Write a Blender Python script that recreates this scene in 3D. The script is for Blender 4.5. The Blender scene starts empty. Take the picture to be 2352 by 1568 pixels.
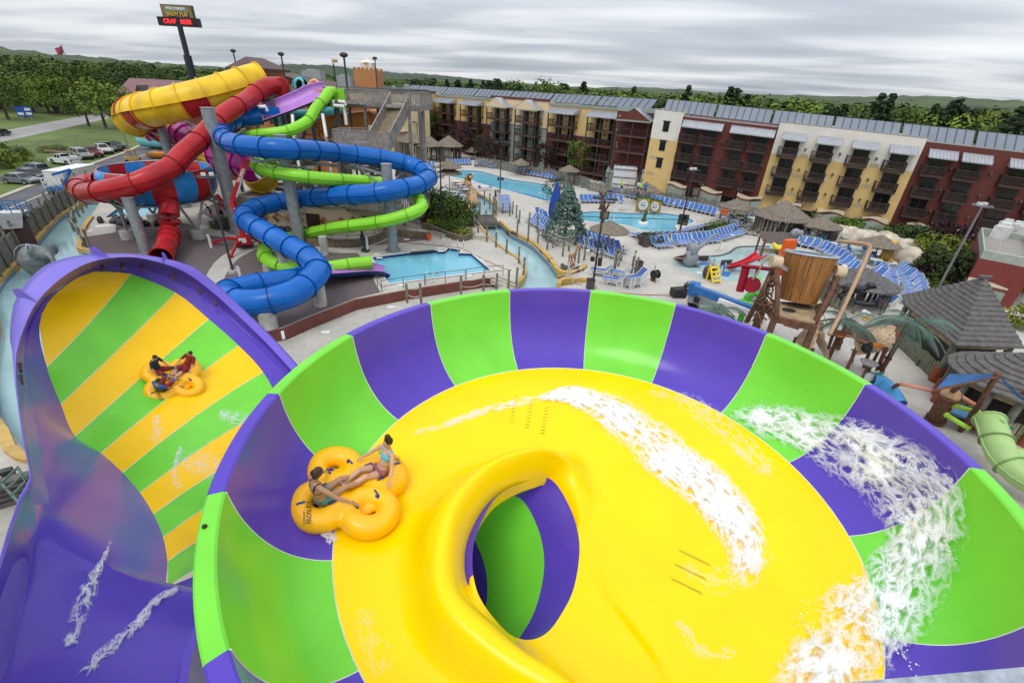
import bpy,bmesh,math,random
from mathutils import Vector as V,Matrix,noise,geometry
R=math.radians
D=bpy.data
S=bpy.context.scene
COL=S.collection
rnd=random.Random(7)
H=16.5
FPX=1045.0
RM=Matrix(((0.99861047,-0.05269853,0),(0.02561753,0.48543929,-0.87389498),(0.04605298,0.87268067,0.48611477)))
cam=D.objects.new('camera',D.cameras.new('camera'))
COL.objects.link(cam)
cam.matrix_world=Matrix.Translation((0,0,H))@RM.to_4x4()
cam.data.sensor_width=36
cam.data.lens=16.0
cam.data.clip_end=20000
cam.data.clip_start=0.05
S.camera=cam
def ray(u,v):
 return(RM@V((u-1176,784-v,-FPX))).normalized()
def G(u,v,z=0.0):
 r=ray(u,v)
 t=(z-H)/r.z
 return V((r.x*t,r.y*t,z))
def AY(u,v,y):
 r=ray(u,v)
 t=y/r.y
 return V((r.x*t,y,H+r.z*t))
def AR(u,v,d):
 return V((0,0,H))+ray(u,v)*d
ZO={'1a':(0,0),'2a':(588,115),'3a':(1176,115),'4a':(1764,115),'1b':(0,392),'2b':(588,392),'3b':(1176,392),'4b':(1764,392),'1c':(0,784),'2c':(588,784),'3c':(1176,784),'4c':(1764,784),'1d':(0,1176),'2d':(588,1176),'3d':(1176,1176),'4d':(1764,1176)}
def Z(q,x,y,z=0.0):
 return G(ZO[q][0]+x*.25,ZO[q][1]+y*.25,z)
def ZP(q,pts,z=0.0):
 return[Z(q,x,y,z)for x,y in pts]
class MB:
 def __init__(s):
  s.v,s.f,s.m,s.uv=[],[],[],[]
  s.mi=0
 def face(s,pts):
  b=len(s.v)
  s.v+=[V(p)for p in pts]
  s.f.append(tuple(range(b,b+len(pts))))
  s.m.append(s.mi)
  return s
 def mesh(s,vs,fs):
  b=len(s.v)
  s.v+=[V(p)for p in vs]
  for f in fs:
   s.f.append(tuple(i+b for i in f))
   s.m.append(s.mi)
  return s
 def box(s,c,d,rz=0,rot=None):
  m=rot if rot else Matrix.Rotation(rz,3,'Z')
  c=V(c)
  vs=[c+m@V((x*d[0]/2,y*d[1]/2,z*d[2]/2))for z in(-1,1)for y in(-1,1)for x in(-1,1)]
  return s.mesh(vs,[(0,2,3,1),(4,5,7,6),(0,1,5,4),(2,6,7,3),(0,4,6,2),(1,3,7,5)])
 def bar(s,a,b,w,h=None,up=(0,0,1)):
  a,b=V(a),V(b)
  h=h or w
  x=(b-a)
  L=x.length
  if L<1e-6:
   return s
  x.normalize()
  up=V(up)
  if abs(x.dot(up))>.98:
   up=V((0,1,0))
  y=up.cross(x).normalized()
  z=x.cross(y)
  m=Matrix((x,y,z)).transposed()
  return s.box((a+b)/2,(L,w,h),rot=m)
 def ring(s,c,ax,r,n,ref=None,ry=None):
  ax=V(ax).normalized()
  ref=V(ref)if ref else(V((0,0,1))if abs(ax.z)<.95 else V((0,1,0)))
  x=ref.cross(ax).normalized()
  y=ax.cross(x)
  ry=r if ry is None else ry
  return[V(c)+x*(r*math.cos(2*math.pi*k/n))+y*(ry*math.sin(2*math.pi*k/n))for k in range(n)]
 def loft(s,rings,cap=True,closed=True):
  n=len(rings[0])
  b=len(s.v)
  for r in rings:
   s.v+=[V(p)for p in r]
  for i in range(len(rings)-1):
   for k in range(n if closed else n-1):
    k2=(k+1)%n
    s.f.append((b+i*n+k,b+i*n+k2,b+(i+1)*n+k2,b+(i+1)*n+k))
    s.m.append(s.mi)
  if cap and closed:
   s.f.append(tuple(b+k for k in reversed(range(n))))
   s.f.append(tuple(b+(len(rings)-1)*n+k for k in range(n)))
   s.m+=[s.mi,s.mi]
  return s
 def cyl(s,a,b,r0,r1=None,n=10,cap=True):
  a,b=V(a),V(b)
  r1=r0 if r1 is None else r1
  d=b-a
  return s.loft([s.ring(a,d,r0,n),s.ring(b,d,r1,n)],cap)
 def tube(s,path,r,n=8,cap=True,flat=1.0):
  path=[V(p)for p in path]
  rings=[]
  for i,p in enumerate(path):
   t=path[min(i+1,len(path)-1)]-path[max(i-1,0)]
   rr=r[i]if isinstance(r,(list,tuple))else r
   rings.append(s.ring(p,t,rr,n,ry=rr*flat))
  return s.loft(rings,cap)
 def lathe(s,c,prof,n=16,cap=False):
  c=V(c)
  rings=[[c+V((r*math.cos(2*math.pi*k/n),r*math.sin(2*math.pi*k/n),z))for k in range(n)]for r,z in prof]
  return s.loft(rings,cap)
 def prism(s,poly,z0,z1):
  n=len(poly)
  vs=[V((p[0],p[1],z0))for p in poly]+[V((p[0],p[1],z1))for p in poly]
  fs=[(i,(i+1)%n,(i+1)%n+n,i+n)for i in range(n)]
  b=len(s.v)
  s.mesh(vs,fs)
  for tri in geometry.tessellate_polygon([[V((p[0],p[1],0))for p in poly]]):
   for off,t in((n,tri),(0,tri[::-1])):
    s.f.append(tuple(b+off+i for i in t))
    s.m.append(s.mi)
  return s
 def sheet(s,loops,z):
  pts=[V((p[0],p[1],z))for l in loops for p in l]
  b=len(s.v)
  s.v+=pts
  for t in geometry.tessellate_polygon([[V((p[0],p[1],0))for p in l]for l in loops]):
   a,c,d=(pts[i]for i in t)
   if(c-a).cross(d-a).z<0:
    t=t[::-1]
   s.f.append(tuple(b+i for i in t))
   s.m.append(s.mi)
  return s
 def grid(s,rows,uv=None):
  b=len(s.v)
  n=len(rows[0])
  for i,r in enumerate(rows):
   s.v+=[V(p)for p in r]
   if uv:
    s.uv+=uv[i]
  for i in range(len(rows)-1):
   for k in range(n-1):
    s.f.append((b+i*n+k,b+i*n+k+1,b+(i+1)*n+k+1,b+(i+1)*n+k))
    s.m.append(s.mi)
  return s
 def ell(s,c,r,nu=10,nv=6,rot=None):
  c=V(c)
  r=(r,r,r)if isinstance(r,(int,float))else r
  rot=rot or Matrix.Identity(3)
  rings=[]
  for j in range(nv+1):
   t=math.pi*min(max(j/nv,.02),.98)
   rings.append([c+rot@V((r[0]*math.sin(t)*math.cos(2*math.pi*k/nu),r[1]*math.sin(t)*math.sin(2*math.pi*k/nu),-r[2]*math.cos(t)))for k in range(nu)])
  return s.loft(rings,True)
 def xf(s,m):
  s.v=[m@p for p in s.v]
  return s
 def me(s,name,mats,smooth=False,weld=0):
  me=D.meshes.new(name)
  me.from_pydata([tuple(p)for p in s.v],[],s.f)
  for m in(mats if isinstance(mats,(list,tuple))else[mats]):
   me.materials.append(m)
  if s.uv and len(s.uv)==len(s.v):
   ul=me.uv_layers.new(name='UVMap')
   for l in me.loops:
    ul.data[l.index].uv=s.uv[l.vertex_index]
  if any(s.m):
   me.polygons.foreach_set('material_index',s.m)
  if weld:
   bm=bmesh.new()
   bm.from_mesh(me)
   bmesh.ops.remove_doubles(bm,verts=bm.verts,dist=weld)
   bm.to_mesh(me)
   bm.free()
  if smooth:
   if smooth is True:
    me.polygons.foreach_set('use_smooth',[True]*len(me.polygons))
   else:
    me.set_sharp_from_angle(angle=R(smooth))if hasattr(me,'set_sharp_from_angle')else None
    me.polygons.foreach_set('use_smooth',[True]*len(me.polygons))
  me.update()
  return me
WORLDROOT=set()
def link(name,me):
 o=D.objects.new(name,me)
 COL.objects.link(o)
 return o
def tag(o,label=None,cat=None,group=None,kind=None):
 if label:
  o['label']=label
 if cat:
  o['category']=cat
 if group:
  o['group']=group
 if kind:
  o['kind']=kind
 return o
def thing(name,label,cat,loc=(0,0,0),rz=0,group=None,world=False):
 o=link(name,None)
 o.empty_display_size=.3
 o.location=loc
 o.rotation_euler=(0,0,rz)
 if world:
  WORLDROOT.add(o.name)
 return tag(o,label,cat,group)
def part(mb,name,mat,parent,smooth=False,label=None,weld=0):
 o=link(name,mb.me(name,mat,smooth,weld)if isinstance(mb,MB)else mb)
 o.parent=parent
 if parent.name in WORLDROOT:
  o.location=-parent.location
 if label:
  o['label']=label
 return o
def solo(mb,name,mat,label,cat,group=None,smooth=False,loc=None,rz=0,weld=0):
 o=link(name,mb.me(name,mat,smooth,weld))
 if loc is not None:
  o.location=loc
  o.rotation_euler.z=rz
 return tag(o,label,cat,group)
def struct(mb,name,mat,smooth=False):
 return tag(link(name,mb.me(name,mat,smooth)),kind='structure')
KIDS={}
def dup(root,loc=None,rz=None,label=None,group=None,scale=None):
 def cp(o,par):
  c=o.copy()
  COL.objects.link(c)
  if par:
   c.parent=par
  for ch in o.children:
   cp(ch,c)
  return c
 r=cp(root,None)
 if loc is not None:
  r.location=loc
 if rz is not None:
  r.rotation_euler.z=rz
 if label:
  r['label']=label
 if group:
  r['group']=group
 if scale is not None:
  r.scale=(scale,scale,scale)if isinstance(scale,(int,float))else scale
 return r
class Proto:
 """builds a thing once, then copies it"""
 def __init__(s,fn):
  s.fn,s.o=fn,None
 def __call__(s,loc,rz,label,group=None,scale=None):
  if s.o is None:
   s.o=s.fn()
   o=s.o
   o.location=loc
   o.rotation_euler.z=rz
   o['label']=label
   if group:
    o['group']=group
   if scale is not None:
    o.scale=(scale,scale,scale)if isinstance(scale,(int,float))else scale
   return o
  return dup(s.o,loc,rz,label,group,scale if scale is not None else 1.0)
ORD=('first second third fourth fifth sixth seventh eighth ninth tenth eleventh twelfth thirteenth fourteenth fifteenth sixteenth seventeenth eighteenth nineteenth twentieth').split()
TENS=['','','twenty','thirty','forty','fifty','sixty','seventy','eighty','ninety']
def nth(k):
 k+=1
 if k<=20:
  return ORD[k-1]
 h,r=divmod(k,100)
 p=('' if h==0 else 'hundred-and-' if h==1 else 'two-hundred-and-')
 if r==0:
  return['','hundredth','two-hundredth'][h]
 if r<=20:
  return p+ORD[r-1]
 t,u=divmod(r,10)
 return p+(TENS[t][:-1]+'ieth' if u==0 else TENS[t]+'-'+ORD[u-1])
MATS={}
def nodes(m):
 m.use_nodes=True
 nt=m.node_tree
 return nt,nt.nodes,nt.links,next(n for n in nt.nodes if n.type=='BSDF_PRINCIPLED')
def M(name,col,rough=.6,var=.15,sc=3.0,bump=0.0,bsc=None,metal=0.0,coat=0.0,spec=.5,col2=None,rand=0.0,det=4):
 if name in MATS:
  return MATS[name]
 m=D.materials.new(name)
 nt,N,L,b=nodes(m)
 b.inputs['Roughness'].default_value=rough
 b.inputs['Metallic'].default_value=metal
 b.inputs['Specular IOR Level'].default_value=spec
 b.inputs['Coat Weight'].default_value=coat
 b.inputs['Coat Roughness'].default_value=.08
 tc=N.new('ShaderNodeTexCoord')
 nz=N.new('ShaderNodeTexNoise')
 nz.inputs['Scale'].default_value=sc
 nz.inputs['Detail'].default_value=det
 L.new(tc.outputs['Object'],nz.inputs['Vector'])
 mx=N.new('ShaderNodeMix')
 mx.data_type='RGBA'
 c2=col2 or tuple(c*(1-var)for c in col)
 c1=col if col2 else tuple(min(1,c*(1+var*.5))for c in col)
 mx.inputs[6].default_value=(*c2,1)
 mx.inputs[7].default_value=(*c1,1)
 mr=N.new('ShaderNodeMapRange')
 mr.inputs[1].default_value=.32
 mr.inputs[2].default_value=.68
 L.new(nz.outputs['Fac'],mr.inputs[0])
 L.new(mr.outputs[0],mx.inputs[0])
 out=mx.outputs[2]
 if rand:
  oi=N.new('ShaderNodeObjectInfo')
  hs=N.new('ShaderNodeHueSaturation')
  r1=N.new('ShaderNodeMapRange')
  r1.inputs[3].default_value=1-rand
  r1.inputs[4].default_value=1+rand
  L.new(oi.outputs['Random'],r1.inputs[0])
  L.new(r1.outputs[0],hs.inputs['Value'])
  r2=N.new('ShaderNodeMapRange')
  r2.inputs[3].default_value=.5-rand*.07
  r2.inputs[4].default_value=.5+rand*.05
  ml=N.new('ShaderNodeMath')
  ml.operation='FRACT'
  m7=N.new('ShaderNodeMath')
  m7.operation='MULTIPLY'
  m7.inputs[1].default_value=7.31
  L.new(oi.outputs['Random'],m7.inputs[0])
  L.new(m7.outputs[0],ml.inputs[0])
  L.new(ml.outputs[0],r2.inputs[0])
  L.new(r2.outputs[0],hs.inputs['Hue'])
  L.new(out,hs.inputs['Color'])
  out=hs.outputs[0]
 L.new(out,b.inputs['Base Color'])
 if bump:
  nb=N.new('ShaderNodeTexNoise')
  nb.inputs['Scale'].default_value=bsc or sc*4
  nb.inputs['Detail'].default_value=3
  L.new(tc.outputs['Object'],nb.inputs['Vector'])
  bp=N.new('ShaderNodeBump')
  bp.inputs['Strength'].default_value=bump
  bp.inputs['Distance'].default_value=.05
  L.new(nb.outputs['Fac'],bp.inputs['Height'])
  L.new(bp.outputs[0],b.inputs['Normal'])
 MATS[name]=m
 return m
def FG(name,col,rough=.2,var=.08,bump=.012,sc=.9,coat=0.0):
 return M(name,col,rough,var,sc,bump,2.0,coat=coat,spec=.26)
def emit(name,col,st):
 if name in MATS:
  return MATS[name]
 m=D.materials.new(name)
 nt,N,L,b=nodes(m)
 b.inputs['Base Color'].default_value=(*col,1)
 b.inputs['Emission Color'].default_value=(*col,1)
 b.inputs['Emission Strength'].default_value=st
 MATS[name]=m
 return m
def text_mesh(txt,size,mat,ext=.01,name='lettering',sx=1.0,space=1.0,bold=0.0):
 cu=D.curves.new('lettering','FONT')
 cu.body=txt
 cu.size=size
 cu.extrude=ext
 cu.offset=bold
 cu.align_x='CENTER'
 cu.align_y='CENTER'
 cu.space_character=space
 cu.resolution_u=3
 o=D.objects.new('lettering',cu)
 COL.objects.link(o)
 dg=bpy.context.evaluated_depsgraph_get()
 me=D.meshes.new_from_object(o.evaluated_get(dg))
 D.objects.remove(o)
 me.materials.clear()
 me.materials.append(mat)
 me.name=name
 if sx!=1:
  me.transform(Matrix.Diagonal((sx,1,1,1)))
 return me
def frame(o,x,y,origin):
 x,y=V(x).normalized(),V(y)
 z=x.cross(y).normalized()
 y=z.cross(x)
 m=Matrix((x,y,z)).transposed().to_4x4()
 m.translation=V(origin)
 return m
def cr(pts,n,closed=False):
 P=[V(p)for p in pts]
 out=[]
 N_=len(P)
 segs=N_ if closed else N_-1
 for i in range(segs):
  if closed:
   a,b,c,d=P[i-1],P[i],P[(i+1)%N_],P[(i+2)%N_]
  else:
   a,b,c,d=P[max(i-1,0)],P[i],P[i+1],P[min(i+2,N_-1)]
  for k in range(n):
   t=k/n
   out.append(.5*((2*b)+(c-a)*t+(2*a-5*b+4*c-d)*t*t+(3*b-a-3*c+d)*t**3))
 if not closed:
  out.append(P[-1].copy())
 return out
def resample(path,step):
 out=[path[0]]
 acc=0
 for a,b in zip(path,path[1:]):
  L_=(b-a).length
  while acc+L_>=step:
   t=(step-acc)/L_
   a=a.lerp(b,t)
   out.append(a)
   L_=(b-a).length
   acc=0
  acc+=L_
 out.append(path[-1])
 return out
W=D.worlds.new('World')
S.world=W
W.use_nodes=True
wn,wl=W.node_tree.nodes,W.node_tree.links
wn.clear()
wo=wn.new('ShaderNodeOutputWorld')
bg=wn.new('ShaderNodeBackground')
sky=wn.new('ShaderNodeTexSky')
sky.sky_type='NISHITA'
sky.sun_disc=False
SUN_EL,SUN_AZ=58,205
sky.sun_elevation=R(SUN_EL)
sky.sun_rotation=R(SUN_AZ)
tc=wn.new('ShaderNodeTexCoord')
sp=wn.new('ShaderNodeSeparateXYZ')
wl.new(tc.outputs['Generated'],sp.inputs[0])
def wm(op,a,b=None,c=None):
 n=wn.new('ShaderNodeMath')
 n.operation=op
 for i,x in enumerate((a,b,c)):
  if x is None:
   continue
  if isinstance(x,(int,float)):
   n.inputs[i].default_value=x
  else:
   wl.new(x,n.inputs[i])
 return n.outputs[0]
zz=wm('MAXIMUM',sp.outputs['Z'],0.0)
zd=wm('ADD',zz,.055)
cx_=wm('DIVIDE',sp.outputs['X'],zd)
cy_=wm('DIVIDE',sp.outputs['Y'],zd)
co=wn.new('ShaderNodeCombineXYZ')
wl.new(wm('MULTIPLY',cx_,.24),co.inputs[0])
wl.new(wm('ADD',wm('MULTIPLY',cy_,.44),wm('MULTIPLY',cx_,.05)),co.inputs[1])
nz1=wn.new('ShaderNodeTexNoise')
nz1.inputs['Scale'].default_value=1.15
nz1.inputs['Detail'].default_value=5
nz1.inputs['Roughness'].default_value=.46
nz1.inputs['Distortion'].default_value=.25
wl.new(co.outputs[0],nz1.inputs['Vector'])
rp=wn.new('ShaderNodeValToRGB')
e=rp.color_ramp.elements
e[0].position,e[0].color=.30,(.44,.49,.57,1)
e[1].position,e[1].color=.72,(1.05,1.07,1.09,1)
x_=e.new(.47)
x_.color=(.60,.65,.72,1)
x_=e.new(.57)
x_.color=(.84,.875,.92,1)
wl.new(nz1.outputs['Fac'],rp.inputs[0])
gain=wm('MULTIPLY_ADD',wm('POWER',zz,.9),1.4,.86)
vm=wn.new('ShaderNodeVectorMath')
vm.operation='SCALE'
wl.new(rp.outputs[0],vm.inputs[0])
wl.new(gain,vm.inputs['Scale'])
sk=wn.new('ShaderNodeVectorMath')
sk.operation='SCALE'
sk.inputs['Scale'].default_value=.08
wl.new(sky.outputs[0],sk.inputs[0])
mx=wn.new('ShaderNodeMix')
mx.data_type='RGBA'
mx.inputs[0].default_value=.90
wl.new(sk.outputs[0],mx.inputs[6])
wl.new(vm.outputs[0],mx.inputs[7])
wl.new(mx.outputs[2],bg.inputs['Color'])
bg.inputs['Strength'].default_value=1.0
wl.new(bg.outputs[0],wo.inputs[0])
sl=D.lights.new('sun','SUN')
sl.energy=1.2
sl.angle=R(25)
sl.color=(1,.96,.9)
so=link('sun',sl)
sd=V((math.sin(R(SUN_AZ))*math.cos(R(SUN_EL)),math.cos(R(SUN_AZ))*math.cos(R(SUN_EL)),math.sin(R(SUN_EL))))
so.rotation_euler=sd.to_track_quat('Z','Y').to_euler()
S.view_settings.view_transform='Standard'
S.view_settings.look='None'
S.view_settings.exposure=0.0
S.view_settings.gamma=1.0
S.cycles.max_bounces=6
S.cycles.transparent_max_bounces=12
S.cycles.use_denoising=True
#the big bowl
from mathutils.bvhtree import BVHTree
yel=FG('yellow_fibreglass',(.95,.64,.0),.2,.05,.01)
pur=FG('purple_fibreglass',(.095,.052,.43),.18,.08,0)
grn=FG('green_fibreglass',(.17,.62,.045))
yel2=FG('amber_fibreglass',(.95,.56,.0),.22,.05,0)
seam_m=M('pale_sealant',(.75,.78,.70),.5)
blackm=M('black_rubber',(.015,.015,.016),.6)
BC=V((1.82,6.79,0))
RY,RI,RO,ZY,ZR=5.09,6.28,6.54,9.05,11.1
def bz(p,t):
 a,b,c,d=p
 return a*(1-t)**3+3*b*t*(1-t)**2+3*c*t*t*(1-t)+d*t**3
wallprof=[(bz((RY,5.75,6.22,RI),k/14),bz((ZY,9.25,9.95,ZR),k/14))for k in range(15)]
rimprof=[(RI,ZR),(RI+.03,ZR+.025),(RO-.03,ZR+.01),(RO,ZR-.02),(RO,ZR-.14),(RO-.16,ZR-.16),(RO-.18,10.2),(RO-.5,9.2),(RY+.1,8.85)]
angs=[177.2-23*k for k in range(11)]+[-73,-94,-115.5,-138,-160.4,-182.8]
bowl=thing('bowl_slide','giant open bowl slide with purple and green wall panels round a yellow floor','water slide',BC,world=True)
BVHP=[]
def polar(r,a,z):
 return V((BC.x+r*math.cos(R(a)),BC.y+r*math.sin(R(a)),z))
for i in range(len(angs)-1):
 a0,a1=angs[i],angs[i+1]
 n=14
 rows=[[polar(r,a0+(a1-a0)*k/n,z)for r,z in wallprof]for k in range(n+1)]
 mb=MB().grid(rows)
 m_=grn if i%2==0 else pur
 w=part(mb,'wall_panel',m_,bowl,True)
 w['label']=('green' if i%2==0 else 'purple')+' curved wall panel'
 BVHP.append(mb)
 mb=MB().grid([[polar(r,a0+(a1-a0)*k/n,z)for r,z in rimprof]for k in range(n+1)])
 o=link('rim',mb.me('rim',m_,40))
 o.parent=w
sm=MB()
for a in angs[:-1]:
 sm.tube([polar(r-.004,a,z+.004)for r,z in wallprof],.009,4)
sm.tube([polar(RY,a,ZY+.004)for a in range(0,361,4)],.010,4)
part(sm,'joint_seam',seam_m,bowl)
HC=V((.45,5.6,0))
KP=[(1.62,6.2,8.42),(1.70,7.05,8.60),(1.5,7.72,9.0),(.85,7.5,9.72),(-.12,7.0,9.88),(-.82,6.1,9.9),(-1.02,5.1,9.86),(-.86,4.15,9.76),(.02,3.5,9.62),(1.1,3.05,9.5),(2.1,2.6,9.2),(2.5,3.8,8.62),(1.85,5.2,8.42)]
MP=[(1.6,6.2,8.40),(1.45,7.0,8.55),(1.0,7.5,8.85),(.3,6.95,9.2),(-.15,6.45,9.32),(-.4,5.8,9.35),(-.5,5.2,9.3),(-.35,4.6,9.1),(.1,4.25,8.75),(.45,4.22,8.5),(.8,4.35,8.42),(1.1,4.7,8.37),(1.42,5.3,8.36)]
KD,MD=cr(KP,8,True),cr(MP,8,True)
def zfl(x,y):
 return ZY-.145*(RY-math.hypot(x-BC.x,y-BC.y))
cols=[]
for K,Mm in zip(KD,MD):
 d=V((K.x-HC.x,K.y-HC.y,0)).normalized()
 q=V((HC.x-BC.x,HC.y-BC.y,0))
 b_=q.dot(d)
 t=-b_+math.sqrt(b_*b_-q.dot(q)+RY*RY)
 O=V((HC.x+d.x*t,HC.y+d.y*t,ZY))
 kd=V((K.x,K.y,0))-V((HC.x,HC.y,0))
 rem=t-kd.length
 h=max(0,K.z-zfl(K.x,K.y))
 w=min(1,h/.9)
 Fp=K+d*min(1.25,rem*.6)
 Fp.z=zfl(Fp.x,Fp.y)
 def on(s):
  p=O.lerp(Fp,s)
  p.z=zfl(p.x,p.y)
  return p
 Q1=Fp.lerp(K,.45)
 Q1.z=zfl(Q1.x,Q1.y)+.22*h
 Q2=Fp.lerp(K,.78)
 Q2.z=zfl(Q2.x,Q2.y)+.78*h
 hd=V((Mm.x-K.x,Mm.y-K.y,0))
 Lh=hd.length
 hn=hd.normalized()if Lh>1e-4 else V((0,0,0))
 def inn(dist,drop):
  p=K+hn*dist
  p.z=K.z-drop*h if w>.15 else K.z+(Mm.z-K.z)*dist/max(Lh,.01)
  return p
 I1,I2=inn(min(.2,.3*Lh),.05),inn(min(.38,.58*Lh),.34)
 I3=inn(min(.52,.8*Lh),.72)
 if Lh>.85 and w>.15 and K.y<3.9 and K.x>-.3:
  I3.z=max(I3.z,zfl(I3.x,I3.y)+.05)
  Mm_=K+hn*.85
  Mm_.z=zfl(Mm_.x,Mm_.y)-.02
  tail=[I3,Mm_,Mm]
 else:
  tail=[I3,I3.lerp(Mm,.5),Mm]
 cols.append(cr([O,on(.33),on(.66),Fp,Q1,Q2,K,I1,I2]+tail,5))
cols.append(cols[0])
mb=MB().grid(cols)
part(mb,'floor',yel,bowl,True,weld=.0005,label='yellow bowl floor with raised lip round the drop hole')
BVHP.append(mb)
ax=V((-.80,-.12,-.58)).normalized()
ml=MD+[MD[0]]
s0,k=0.0,0
for s1 in(.85,2.3,3.6,4.6,6.0):
 rows=[]
 for j in range(5):
  s=s0+(s1-s0)*j/4
  rows.append([p+ax*s+V((0,0,-.05*s*s))for p in ml])
 part(MB().grid(rows),'tunnel_ring',pur if k%2==0 else grn,bowl,True)
 s0=s1
 k+=1
part(MB().face([p+ax*5.9+V((0,0,-1.8))for p in MD]),'tunnel_dark_cap',blackm,bowl)  # black sheet across the tunnel, its colour standing in for the darkness inside
dr=MB()
for cu,cv,e1,e2 in((1590,1305,(62,36),(-9,33)),(1215,955,(9,-50),(36,10))):
 for i in range(3):
  for j in range(9):
   u=cu+e1[0]*(j/8-.5)+e2[0]*(i-1)
   v=cv+e1[1]*(j/8-.5)+e2[1]*(i-1)
   r_=ray(u,v)
   t=(8.75-H)/r_.z
   p=V((0,0,H))+r_*t
   p.z=zfl(p.x,p.y)+.004
   dr.box(p,(.012,.11,.006),rz=.5 if cu>1400 else 1.7)
part(dr,'drain_grate',M('drain_slot',(.22,.13,.01),.6),bowl)
part(MB().ell(polar(6.45,178+27,ZR+.03),.035,8,5),'rim_plug',blackm,bowl)
steel=M('galvanised_steel',(.30,.315,.33),.42,.22,2.5,.05,metal=.35)
for a in(60,110,160,215,270,325,15):
 part(MB().cyl(polar(5.0,a,-.9),polar(5.0,a,8.95),.22,n=12),'support_leg',steel,bowl,40)
part(MB().lathe((BC.x,BC.y,0),[(4.9,8.7),(5.1,8.7),(5.1,8.95),(4.9,8.95),(4.9,8.7)],40),'support_ring',steel,bowl)
#the striped wave wall
wave=thing('wave_slide','tall curling purple wave slide with yellow and green diagonal stripes','water slide',(-13,12,0),world=True)
Lp=[(0,125,678,26),(.25,100,710,25.2),(.5,91,750,24.5),(1,108,843,23.0),(2,140,928,22.4),(3,173,1002,21.4),(4,232,1040,20.4),(5,282,1085,19.2),(6,322,1131,17.8),(7,353,1181,16.4),(8,375,1233,15.2),(9,385,1290,13.9),(10,386,1347,12.6)]
Rp=[(0,125,678,26),(.25,165,645,26.5),(.5,215,624,27.0),(1,301,629,27.5),(2,404,672,27.3),(3,480,733,26.6),(4,548,793,25.6),(5,605,855,24.4),(6,640,928,23.0),(7,640,1018,21.5),(8,600,1110,19),(9,560,1206,17),(10,530,1288,15.2)]
def curve_at(tab,t):
 for a,b in zip(tab,tab[1:]):
  if t<=b[0]+1e-9:
   f=(t-a[0])/(b[0]-a[0])
   i=tab.index(a)
   pts=[tab[max(i-1,0)],a,b,tab[min(i+2,len(tab)-1)]]
   A,B,C_,D_=(AR(*p[1:])for p in pts)
   c=.5*((2*B)+(C_-A)*f+(2*A-5*B+4*C_-D_)*f*f+(3*B-A-3*C_+D_)*f**3)
   if a[0]in(0,.25,.5):
    c=c.lerp(B.lerp(C_,f),.5)
   return c
 return AR(*tab[-1][1:])
wb=MB()
sag=V((-.62,.66,-.42)).normalized()
def wpt(t,s):
 a,b=curve_at(Lp,t),curve_at(Rp,t)
 return a.lerp(b,s)+sag*((b-a).length*.13*4*s*(1-s))
for k in range(10):
 rows=[[wpt(k+j/6,s/18)for s in range(19)]for j in range(7)]
 mb=MB().grid(rows)
 o=part(mb,'stripe_panel',yel2 if k%2==0 else grn,wave,True)
 o['label']=('yellow' if k%2==0 else 'green')+' diagonal stripe panel'
 wb.mesh(mb.v,mb.f)
 if k<10 and k:
  part(MB().tube([wpt(k,s/18)+V((.004,-.004,.008))for s in range(19)],.012,4),'joint_seam',seam_m,wave)
fan=[AR(386,1347,12.6),AR(530,1288,15.2),AR(560,1330,14.6),AR(545,1390,13.4)]
part(MB().grid([[fan[0].lerp(q_,f/8)for f in range(9)]for q_ in fan[1:]]),'shell',pur,wave,True)
SH=[((400,1680,9.2),(-60,1660,9.3),(-110,1560,8.8),(-118,1556,8.9)),((420,1526,10.2),(0,1526,10.4),(-50,1430,9.8),(-58,1425,9.9)),((452,1431,11.0),(40,1400,11.5),(-2,1316,10.9),(-10,1312,11)),((452,1352,12.3),(75,1290,12.6),(25,1226,12),(18,1221,12.1)),((386,1347,12.6),(88,1235,13.0),(36,1195,12.5),(29,1190,12.6)),((385,1290,13.9),(91,1176,13.8),(50,1150,13.2),(44,1146,13.3)),((375,1233,15.2),(89,1140,14.6),(68,1118,13.6),(62,1114,13.7)),((353,1181,16.4),(86,1106,15.4),(74,1096,13.9),(69,1093,14.0)),((322,1131,17.8),(81,1065,16.4),(67,1060,14.5),(63,1058,14.6)),((282,1085,19.2),(76,1025,17.4),(58,1020,15.3),(54,1018,15.5)),((232,1040,20.4),(70,974,18.6),(50,965,16.3),(46,963,16.5)),((173,1002,21.4),(64,925,19.8),(43,915,17.5),(39,914,17.8)),((140,928,22.4),(57,871,21),(37,866,19.1),(33,865,19.6)),((108,843,23.0),(53,816,22),(38,811,20.7),(28,806,21.6)),((91,750,24.5),(66,752,24),(54,757,22.2),(23,765,23.6)),((125,678,26),(104,688,25.4),(84,695,23.5),(38,682,25.3)),((165,645,26.5),(150,652,26.2),(138,641,24.5),(95,616,26.6)),((215,624,27.0),(205,621,26.8),(200,605,25.2),(158,591,27.4)),((258,622,27.3),(262,612,27.2),(268,591,25.8),(232,583,27.6)),((301,629,27.5),(318,614,27.4),(335,595,26.2),(330,585,27.2)),((404,672,27.3),(415,648,27.3),(420,622,26.6),(437,610,27)),((480,733,26.6),(494,698,26.9),(490,672,26.5),(507,661,26.8)),((548,793,25.6),(560,757,26.1),(548,725,26),(566,716,26.3)),((605,855,24.4),(622,815,25.0),(608,783,25),(626,774,25.3)),((640,928,23.0),(690,890,23.4),(668,848,23.6),(686,840,23.9)),((640,1018,21.5),(740,990,21.5),(740,930,22),(760,925,22.3))]
cB=cr([AR(*r[0])for r in SH],4)
cW=cr([AR(*r[1])for r in SH],4)
cE=cr([AR(*r[2])for r in SH],4)
cU=cr([AR(*r[3])for r in SH],4)
rows,rimr=[],[]
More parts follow.
